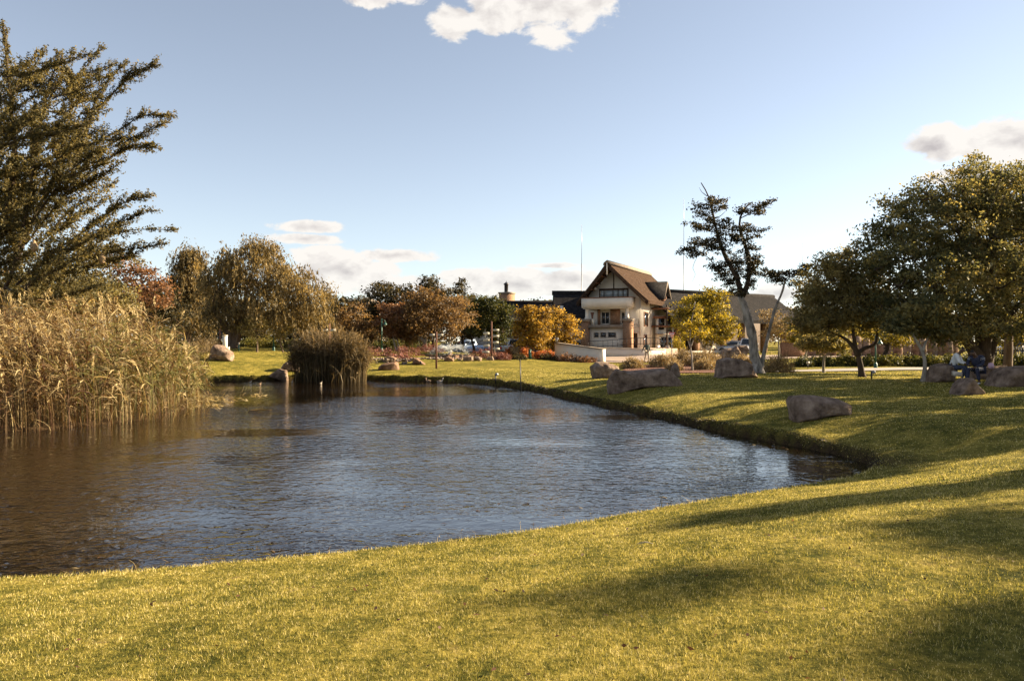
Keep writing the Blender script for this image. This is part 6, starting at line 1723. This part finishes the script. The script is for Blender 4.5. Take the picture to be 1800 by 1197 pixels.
ring = [(-.2, 0)] + out_ + [(3.7, 0), (3.3, 0)] + inn[::-1] + [(.2, 0)]
mb.prism(ring, -.25, .25); mb.build('arch_ring', M['cream'], root)
mb = MB(); mb.box(-1.0, -.21, -.3, .3, 0, 2.7); mb.build('pier', M['brick'], root)
# far white gable among the trees
root = thing('far_house', 'far white gable and pitched roof half hidden behind the dark evergreen', 'house', (P(640, 600, 140)[0], 140, 1.6))
s = 140 / F
mb = MB(); mb.prism([(-18 * s, -1), (22 * s, -1), (22 * s, 66 * s), (4 * s, 78 * s), (-18 * s, 68 * s)], 0, 8); mb.build('wall', M['white_wall'], root)
mb = MB(); mb.prism([(-22 * s, 66 * s), (4 * s, 80 * s), (26 * s, 68 * s), (26 * s, 71 * s), (4 * s, 84 * s), (-22 * s, 69 * s)], -.6, 8.6); mb.build('roof', M['ridge'], root)
mb = MB(); mb.tube([(-8 * s, -.3, 68 * s), (-8 * s, -.3, 84 * s)], .08, 6); mb.build('pole', M['metal_dark'], root)

# ------------------------------------------------------------------ rough stone wall and palisade fence on the right
r = np.random.default_rng(71)
wroot = thing('stone_wall', 'sunlit rough stone boundary wall beyond the hedge, built of tall upright stones', 'wall', (P(1380, 620, 70)[0], 70.0, 1.0))
protos = []
for k in range(6):
    h = r.uniform(1.5, 2.3); w = r.uniform(.28, .55)
    n = 8; zz = np.array((0, .35, .7, .93, 1.0)) * h; pr = np.array((1, 1.08, .95, .75, .3))
    th = np.arange(n) * 2 * np.pi / n
    V = np.array([[(math.cos(t) * w * p_ * r.uniform(.85, 1.15) * (.5 + .5), math.sin(t) * .26 * p_ * r.uniform(.85, 1.15), z_) for t in th] for p_, z_ in zip(pr, zz)])
    i = np.arange(4)[:, None] * n; j = np.arange(n)[None]
    mb = MB(); mb.add(V.reshape(-1, 3), quads=np.stack([i + j, i + (j + 1) % n, i + n + (j + 1) % n, i + n + j], -1).reshape(-1, 4)); mb.poly(V[-1], [list(range(n))])
    me = mb.mesh('stone'); me.materials.append(M['rock_red'] if k % 2 else M['rock']); protos.append(me)
x = 0.0
while x < 17.5:
    me = protos[r.integers(6)]; o = link('stone', me, wroot)
    o.location = (x, 4.5 * x / 17.5 + r.normal(0, .06), -.15); o.rotation_euler = (0, 0, r.uniform(-.25, .25)); o.scale = (1, 1, r.uniform(.8, 1.15))
    x += r.uniform(.40, .85)
# small gatehouse with pale coping
root = thing('gatehouse', 'low stone gatehouse with a flat pale coping right of the white trunk', 'building', (P(1392, 620, 69)[0], 68.5, 1.0))
mb = MB(); mb.box(-.85, .85, -.5, .5, -.2, 1.30); mb.build('wall', M['brick'], root)
mb = MB(); mb.box(-1.0, 1.0, -.65, .65, 1.302, 1.5); mb.build('coping', M['ridge'], root)
mb = MB(); mb.box(-.5, .5, -.4, .4, 1.502, 1.95); mb.build('upper_wall', M['brick'], root)
mb = MB(); mb.box(-.62, .62, -.5, .5, 1.952, 2.08); mb.build('upper_coping', M['ridge'], root)
# grey shed roof
root = thing('shed', 'low shed with a pale grey pitched roof beyond the hedge', 'shed', (P(1596, 610, 78)[0], 78, 1.0))
mb = MB(); mb.box(-1.5, 1.5, 0, 3, -.2, 1.15); mb.build('wall', M['brick'], root)
mb = MB(); mb.prism([(-1.8, 1.10), (-.9, 1.95), (1.2, 2.0), (1.8, 1.10), (1.8, 1.2), (1.2, 2.1), (-.9, 2.05), (-1.8, 1.2)], -.3, 3.3); mb.build('roof', M['metal_grey'], root)
mb = MB(); mb.box(-.9, .9, -.03, -.002, .1, .8); mb.build('window', M['glass'], root)
fr = thing('palisade_fence', 'dark palisade fence at the right edge behind the huge trunk', 'fence', (P(1752, 630, 56)[0], 56, gz(34, 56)))
for k in range(34):
    mb = MB(); xx_ = k * .17; hgt = .95; mb.prism([(xx_ - .025, 0), (xx_ + .025, 0), (xx_ + .025, hgt), (xx_, hgt + .08), (xx_ - .025, hgt)], -.012, .012); mb.build('pale', M['metal_dark'], fr)
for z_ in (.22, .78):
    mb = MB(); mb.box(-.1, 34 * .17, .013, .05, z_, z_ + .05); mb.build('rail', M['metal_dark'], fr)
for k in range(4):
    mb = MB(); xx_ = k * 1.9 - .05; mb.box(xx_ - .05, xx_ + .05, .052, .15, -.2, 1.1); mb.build('fence_post', M['metal_dark'], fr)
# ------------------------------------------------------------------ vehicles
M['paint_silver'] = mat_plain('paint_silver', (.50, .50, .50), .25, .4)
M['paint_grey'] = mat_plain('paint_grey', (.12, .125, .14), .25, .3)
M['paint_black'] = mat_plain('paint_black', (.012, .013, .016), .2, .1)
M['paint_white'] = mat_plain('paint_white', (.74, .73, .71), .3, 0)
M['paint_blue'] = mat_plain('paint_blue', (.38, .46, .58), .25, .3)
M['paint_red'] = mat_plain('paint_red', (.45, .035, .025), .25, .1)
M['rubber'] = mat_plain('rubber', (.015, .015, .015), .85)
M['tail_red'] = mat_plain('tail_red', (.55, .02, .015), .2)
M['lamp_clear'] = mat_plain('lamp_clear', (.65, .65, .62), .15)
def loft(m, secs):
    """closed cross-sections (lists of equal length) joined along the car"""
    S = np.array(secs, float); k, n = S.shape[:2]
    i = np.arange(k - 1)[:, None] * n; j = np.arange(n)[None]
    m.add(S.reshape(-1, 3), quads=np.stack([i + j, i + n + j, i + n + (j + 1) % n, i + (j + 1) % n], -1).reshape(-1, 4))
    m.poly(S[0], [list(range(n))]); m.poly(S[-1], [list(range(n))[::-1]])
def section(x, w, zb, zt, r_=.12):
    """a rounded body section across the car at x"""
    return [(x, -w, zb + r_), (x, -w + r_, zb), (x, w - r_, zb), (x, w, zb + r_), (x, w, (zb + zt) / 2 + .05), (x, w * .97, zt - r_), (x, w * .97 - r_, zt), (x, -w * .97 + r_, zt), (x, -w * .97, zt - r_), (x, -w, (zb + zt) / 2 + .05)]
def vehicle(name, label, cat, loc, rz, paint, kind, group='cars parked by the house'):
    """x runs to the front of the vehicle"""
    root = thing(name, label, cat, loc, rz, group)
    L = 5.0 if kind == 'pickup' else 4.3
    h = L / 2; bz = .30
    mb = MB()
    if kind == 'pickup':
        secs = [section(-h, .80, .42, .98), section(-h + .12, .88, .34, 1.05), section(-.4, .90, bz, 1.06), section(-.35, .90, bz, 1.10), section(1.05, .90, bz, 1.10), section(1.6, .88, bz, 1.06), section(h - .2, .84, .34, .98), section(h, .74, .42, .80)]
        roof = [(-.50, 1.10), (-.40, 1.72), (.62, 1.74), (1.35, 1.10)]
    else:
        secs = [section(-h, .70, .42, .88), section(-h + .18, .82, .30, 1.0), section(-h + .9, .86, bz, 1.02), section(1.0, .86, bz, .98), section(h - .45, .80, .30, .86), section(h, .66, .36, .66)]
        roof = [(-h + .25, 1.0), (-h + 1.0, 1.46), (.35, 1.48), (1.15, .97)]
        if kind == 'suv':
            roof = [(-h + .06, 1.0), (-h + .28, 1.66), (.55, 1.70), (1.15, 1.0)]
    loft(mb, secs); mb.build('body', M[paint], root, smooth=False)
    a = np.array(roof); cab = MB(); w0, w1 = .82, .66
    def ring(k, w): return (a[k][0], a[k][1], w)
    V = [(x, s * (w0 if z < 1.2 else w1), z) for s in (-1, 1) for x, z in roof]
    cab.add(V, quads=[(0, 1, 2, 3), (7, 6, 5, 4), (1, 5, 6, 2), (0, 4, 5, 1), (3, 2, 6, 7)]); cab.build('cabin', M[paint], root)
    # glass: sides, windscreen and rear window set just proud of the cabin
    def lerp(p, q, t): return np.array(p) * (1 - t) + np.array(q) * t
    for s in (-1, 1):
        p = [np.array(V[k if s < 0 else k + 4]) + np.array((0, s * .012, 0)) for k in range(4)]
        cen = sum(p) / 4; q = [cen + (v - cen) * np.array((.86, 1, .72)) for v in p]
        for n_, (t0, t1) in enumerate(((.02, .47), (.53, .98))):
            mb = MB(); mb.add([lerp(q[0], q[3], t0), lerp(q[0], q[3], t1), lerp(q[1], q[2], t1), lerp(q[1], q[2], t0)], quads=[(0, 1, 2, 3) if s < 0 else (3, 2, 1, 0)]); mb.build('side_window', M['glass'], root)
    for (b0, b1, t0, t1, nm, sg) in ((3, 7, 2, 6, 'windscreen', 1), (0, 4, 1, 5, 'rear_window', -1)):
        p = [np.array(V[k]) + np.array((sg * .014, 0, .006)) for k in (b0, b1, t1, t0)]; cen = sum(p) / 4; p = [cen + (v - cen) * .84 for v in p]
        mb = MB(); mb.add(p, quads=[(0, 1, 2, 3)]); mb.build(nm, M['glass'], root)
    for x in (-h + .95, h - .85):
        for s in (-1, 1):
            w = MB(); rot = np.array([(1, 0, 0), (0, 0, 1), (0, -1, 0)]); w.lathe([(.2, -.11), (.33, -.11), (.36, -.06), (.36, .06), (.33, .11), (.2, .11)], sides=16); w.v = [q @ rot.T for q in w.v]
            tyre = w.build('wheel', M['rubber'], root, smooth=True); tyre.location = (x, s * .80, .36)
            w = MB(); w.lathe([(0, .09), (.06, .10), (.2, .09), (.22, .05), (0, .05)], sides=12); w.v = [q @ rot.T * np.array((1, -s, 1)) * np.array((1, 1, 1)) for q in w.v]
            w.build('rim', M['metal_grey'], tyre, smooth=True)
    for s in (-1, 1):
        mb = MB(); mb.box(-h - .03, -h + .02, s * .70 - .09, s * .70 + .09, .66, .94); mb.build('tail_light', M['tail_red'], root)
        mb = MB(); mb.box(h - .10, h + .02, s * .58 - .12, s * .58 + .12, .60, .76); mb.build('headlight', M['lamp_clear'], root)
        mb = MB(); mb.box(.85, 1.0, s * .92 - .08, s * .92 + .08, 1.06, 1.20); mb.build('mirror', M[paint], root)
    mb = MB(); mb.box(-h - .10, -h + .05, -.80, .80, .38, .54); mb.build('rear_bumper', M['metal_dark'], root)
    mb = MB(); mb.box(-h - .115, -h - .102, -.25, .25, .42, .52); mb.build('number_plate', M['sign_white'], root)
    mb = MB(); mb.box(h - .08, h + .06, -.76, .76, .36, .54); mb.build('front_bumper', M['metal_dark'], root)
    if kind == 'pickup':
        mb = MB(); mb.box(-h - .02, -h + .004, -.60, .60, .66, .70); mb.build('tailgate_handle', M['metal_dark'], root)
    return root
def car(px, d, *a):
    g = G(px, d); g[2] += .05
    return g
vehicle('pickup_truck', 'silver double-cab pickup truck behind the orange shrubs left of the golden trunk', 'pickup truck', car(908, 87), math.radians(65), 'paint_silver', 'pickup')
vehicle('pickup_truck', 'dark grey pickup truck with red tail lamp behind the second golden tree', 'pickup truck', car(951, 86), math.radians(83), 'paint_grey', 'pickup')
vehicle('parked_car', 'black car showing above the white sloping wall', 'car', car(1006, 84), math.radians(15), 'paint_black', 'car')
vehicle('parked_car', 'black car in shade between the two pickup trucks', 'car', car(930, 90), math.radians(78), 'paint_black', 'suv')
vehicle('pickup_truck', 'pale blue pickup truck behind the spray of the fountain', 'pickup truck', car(827, 90), math.radians(200), 'paint_blue', 'pickup')
vehicle('parked_car', 'red car partly hidden by the spray, left of the pale blue pickup', 'car', car(812, 94), math.radians(195), 'paint_red', 'car')
vehicle('parked_car', 'white car under the right wing, seen past the white tree trunk', 'car', car(1316, 82), math.radians(250), 'paint_white', 'suv')
vehicle('parked_car', 'silver car left of the white tree trunk under the thatched wing', 'car', car(1292, 88), math.radians(160), 'paint_silver', 'car')
vehicle('parked_car', 'pale silver van-like car beyond the hedge behind the man in white', 'car', car(1630, 94), math.radians(185), 'paint_silver', 'suv')
vehicle('parked_car', 'dark car far beyond the palisade fence at the frame edge', 'car', car(1796, 76), math.radians(175), 'paint_grey', 'car')

# ------------------------------------------------------------------ people
M['skin'] = mat_noise('skin', (.085, .045, .028), (.13, .070, .045), 20, .55)
M['hair'] = mat_noise('hair', (.010, .008, .007), (.03, .024, .02), 60, .8)
M['shirt_white'] = mat_noise('shirt_white', (.58, .58, .58), (.74, .74, .73), 12, .85, .4, 30)
M['jeans'] = mat_noise('jeans', (.022, .028, .050), (.055, .065, .10), 14, .9, .3, 50)
M['navy'] = mat_noise('navy', (.016, .018, .035), (.035, .038, .065), 14, .85)
M['white_cloth'] = mat_plain('white_cloth', (.72, .72, .74), .8)
M['jacket'] = mat_noise('jacket', (.035, .050, .045), (.075, .095, .085), 14, .85)
M['khaki'] = mat_noise('khaki', (.30, .25, .18), (.42, .36, .27), 14, .85)
M['pink'] = mat_plain('pink', (.55, .36, .42), .7)
def skin_mesh(chains, name, mat, parent, levels=1):
    """one continuous surface grown round connected chains of (point, radius); equal points are shared"""
    vs, rad, ed, key = [], [], [], {}
    for ch in chains:
        prev = None
        for p, r_ in ch:
            k = tuple(np.round(p, 4))
            if k not in key:
                key[k] = len(vs); vs.append(tuple(p)); rad.append(r_)
            i = key[k]
            if prev is not None and prev != i:
                ed.append((prev, i))
            prev = i
    me = bpy.data.meshes.new(name); me.from_pydata(vs, ed, []); me.update()
    o = bpy.data.objects.new(name, me); COL.objects.link(o)
    md = o.modifiers.new('skin', 'SKIN'); md.use_smooth_shade = True
    sv = me.skin_vertices[0].data if me.skin_vertices else None
    if sv is None:
        bm = bmesh.new(); bm.from_mesh(me); bm.verts.layers.skin.verify(); bm.to_mesh(me); bm.free(); sv = me.skin_vertices[0].data
    for i, q in enumerate(sv):
        q.radius = (rad[i], rad[i]) if np.isscalar(rad[i]) else rad[i]; q.use_root = (i == 0)
    if levels:
        sb = o.modifiers.new('sub', 'SUBSURF'); sb.levels = levels; sb.render_levels = levels
    dg = bpy.context.evaluated_depsgraph_get()
    new = bpy.data.meshes.new_from_object(o.evaluated_get(dg)); new.name = name
    bpy.data.objects.remove(o); bpy.data.meshes.remove(me)
    new.materials.clear(); new.materials.append(M[mat])
    new.polygons.foreach_set('use_smooth', np.ones(len(new.polygons), bool))
    return link(name, new, parent)
def person(label, loc, rz, J, top, bottom, shoe, hat=None, stripes=None, scale=1.0, group=None, sleeve=1.0):
    """J: joints of the pose in metres, x to the person's left, -y ahead"""
    root = thing('person', label, 'person', loc, rz, group); root.scale = (scale,) * 3
    A = lambda k: np.array(J[k], float)
    mid = lambda p, q, t: tuple(np.array(p) * (1 - t) + np.array(q) * t)
    pel, che, nek, hed = A('pelvis'), A('chest'), A('neck'), A('head')
    ch = [[(pel, .13), (mid(pel, che, .5), .125), (che, .14), (nek, .058), (mid(nek, hed, .5), .06), (hed, .092), (hed + unit(hed - nek) * .085, .062)]]
    face = unit(A('face')); hc = hed
    ch.append([(hed, .092), (hed + face * .085 - np.array((0, 0, .03)), .045)])                  # jaw and mouth
    ch.append([(hed, .092), (hed + face * .112 + np.array((0, 0, .005)), .013)])                  # nose
    lat = unit(np.cross(face, (0, 0, 1)))
    for s in (-1, 1):
        ch.append([(hed, .092), (hed + lat * s * .095, .018)])                                    # ears
    for s in ('l', 'r'):
        sh_, el, wr, hand = A('sho_' + s), A('elb_' + s), A('wri_' + s), A('hand_' + s)
        ch.append([(che, .14), (sh_, .062), (mid(sh_, el, .5), .05), (el, .042), (mid(el, wr, .4), .042), (wr, .028), (hand, .036)])
        hd = unit(hand - wr); sd_ = unit(np.cross(hd, A('palm'))); pn = A('palm')
        for f_, (o_, ln_) in enumerate(((-.030, .062), (-.011, .074), (.009, .070), (.028, .055))):
            b0 = hand + hd * .028 + sd_ * o_
            k1 = b0 + hd * ln_ * .5; k2 = k1 + unit(hd + pn * .7) * ln_ * .45
            ch.append([(hand, .036), (b0, .010), (k1, .009), (k2, .008)])
        t0 = hand + sd_ * -.042; ch.append([(hand, .036), (t0, .012), (t0 + unit(hd - sd_ * .5) * .04, .010)])
        hip, kn, an, toe = A('hip_' + s), A('kne_' + s), A('ank_' + s), A('toe_' + s)
        ch.append([(pel, .13), (hip, .088), (mid(hip, kn, .5), .078), (kn, .056), (mid(kn, an, .35), .055), (an, .036), (toe, .03)])
    skin_mesh(ch, 'body', 'skin', root)
    # clothes follow the body
    g_ = .022
    tops = [[(pel + np.array((0, 0, .02)), .15), (mid(pel, che, .5), .15), (che, .165), (mid(che, nek, .55), .11)]]
    for s in ('l', 'r'):
        sh_, el, wr = A('sho_' + s), A('elb_' + s), A('wri_' + s)
        e = [(che, .165), (sh_, .085), (mid(sh_, el, .55), .07)]
        if sleeve > .6: e += [(el, .06), (mid(el, wr, .8), .048)]
        tops.append(e)
    skin_mesh(tops, 'shirt', top, root)
    tr_ = []
    for s in ('l', 'r'):
        hip, kn, an = A('hip_' + s), A('kne_' + s), A('ank_' + s)
        tr_.append([(pel, .15), (hip, .105), (mid(hip, kn, .5), .095), (kn, .075), (mid(kn, an, .5), .07), (mid(kn, an, .9), .062)])
    skin_mesh(tr_, 'trousers', bottom, root)
    for s in ('l', 'r'):
        an, toe = A('ank_' + s), A('toe_' + s)
        heel = an - unit(toe - an) * .03; heel[2] = toe[2]
        skin_mesh([[(heel, .045), (mid(heel, toe, .5), .048), (toe, .038)]], 'shoe', shoe, root)
    up = unit(hed - nek)
    skin_mesh([[(hed + up * .02 - face * .035, .092), (hed + up * .075 - face * .012, .088), (hed + up * .10, .06)]], 'hair' if hat is None else 'cap', 'hair' if hat is None else hat, root)
    if hat:
        skin_mesh([[(hed + up * .075 + face * .06, .045), (hed + up * .06 + face * .15, .03)]], 'cap_brim', hat, root)
    for s in (-1, 1):
        e = MB(); e.add(IV * .012 + hed + face * .085 + lat * s * .034 + np.array((0, 0, .02)), tris=IT); e.build('eye', M['white_cloth'], root, smooth=True)
    if stripes:
        for s in ('l', 'r'):
            sh_, el = A('sho_' + s), A('elb_' + s)
            for t_ in (.25, .45):
                p = np.array(mid(sh_, el, t_)); q = np.array(mid(sh_, el, t_ + .09))
                skin_mesh([[(p, .094), (q, .090)]], 'sleeve_stripe', stripes, root)
            hip, kn = A('hip_' + s), A('kne_' + s)
            for t_ in (.3, .62, .84):
                p = np.array(mid(hip, kn, t_)); q = np.array(mid(hip, kn, t_ + .07)); skin_mesh([[(p, .114 - .02 * t_), (q, .112 - .02 * t_)]], 'trouser_stripe', stripes, root)
    return root
# the walker on the road, mid-stride, coming towards the pond
walk = dict(pelvis=(0, 0, .92), chest=(0, -.02, 1.27), neck=(0, -.03, 1.47), head=(0, -.05, 1.60), face=(0, -1, -.08), palm=(.2, -1, 0),
            sho_l=(.19, 0, 1.40), elb_l=(.27, .06, 1.14), wri_l=(.27, -.10, .94), hand_l=(.27, -.15, .87), sho_r=(-.19, 0, 1.40), elb_r=(-.29, .10, 1.15), wri_r=(-.36, .16, .93), hand_r=(-.38, .17, .86),
            hip_l=(.10, 0, .88), kne_l=(.10, -.16, .48), ank_l=(.10, -.12, .09), toe_l=(.10, -.28, .045), hip_r=(-.10, 0, .88), kne_r=(-.10, .05, .48), ank_r=(-.10, .28, .12), toe_r=(-.10, .15, .045))
g = G(1137, 69)
person('person in a dark green jacket and pale trousers walking along the paved road', (g[0], g[1], g[2] + .05), .25, walk, 'jacket', 'khaki', 'paint_black', None, scale=.98)
# man in white, seated, bending forwards
sit = dict(pelvis=(0, 0, .52), chest=(0, -.16, .90), neck=(0, -.26, 1.08), head=(0, -.36, 1.19), face=(0, -1, -.55), palm=(0, -.3, -1),
           sho_l=(.20, -.18, 1.02), elb_l=(.28, -.30, .74), wri_l=(.12, -.50, .66), hand_l=(.06, -.55, .66), sho_r=(-.20, -.18, 1.02), elb_r=(-.28, -.30, .74), wri_r=(-.12, -.48, .66), hand_r=(-.05, -.53, .68),
           hip_l=(.10, -.03, .52), kne_l=(.16, -.48, .54), ank_l=(.16, -.46, .10), toe_l=(.17, -.63, .045), hip_r=(-.10, -.03, .52), kne_r=(-.16, -.46, .54), ank_r=(-.15, -.36, .10), toe_r=(-.16, -.52, .045))
g = G(1673, 30.6)
person('person in a white shirt and blue jeans sitting bent forward under the huge tree', (g[0], g[1], g[2] + .02), math.radians(52), sit, 'shirt_white', 'jeans', 'paint_black', 'hair', group='people under the huge tree')
sit2 = dict(sit); sit2.update(head=(-.03, -.40, 1.12), neck=(0, -.30, 1.03), chest=(0, -.2, .86), face=(0, -1, -.9), wri_l=(.10, -.55, .60), hand_l=(.05, -.60, .58), ank_l=(.20, -.40, .10), toe_l=(.22, -.57, .045), ank_r=(-.12, -.60, .12), toe_r=(-.12, -.76, .06))
g = G(1722, 29.0)
person('person in navy sportswear with white stripes and white shoes sitting bent over', (g[0], g[1], g[2] + .02), math.radians(-58), sit2, 'navy', 'navy', 'white_cloth', None, 'white_cloth', group='people under the huge tree')
# a bag on the stone seat and a plastic bottle-shaped bundle beside the second person
g = G(1668, 30.9)
mb = MB(); mb.prism([(-.17, .24), (.15, .20), (.14, .38), (-.16, .42)], -.10, .10); o = mb.build('paper_bag', M['frame_pale']); o.location = (g[0] - .10, 30.15, g[2]); tag(o, 'pale folded bag lying beside the person in white', 'bag')
mb = MB(); mb.lathe([(0, -.11), (.08, -.10), (.11, 0), (.08, .10), (0, .11)], sides=10); o = mb.build('bundle', M['pink'], smooth=True); g = P(1742, 643, 29.9); o.location = tuple(g); tag(o, 'small pink and white bundle on the stone beside the person in navy', 'bundle')
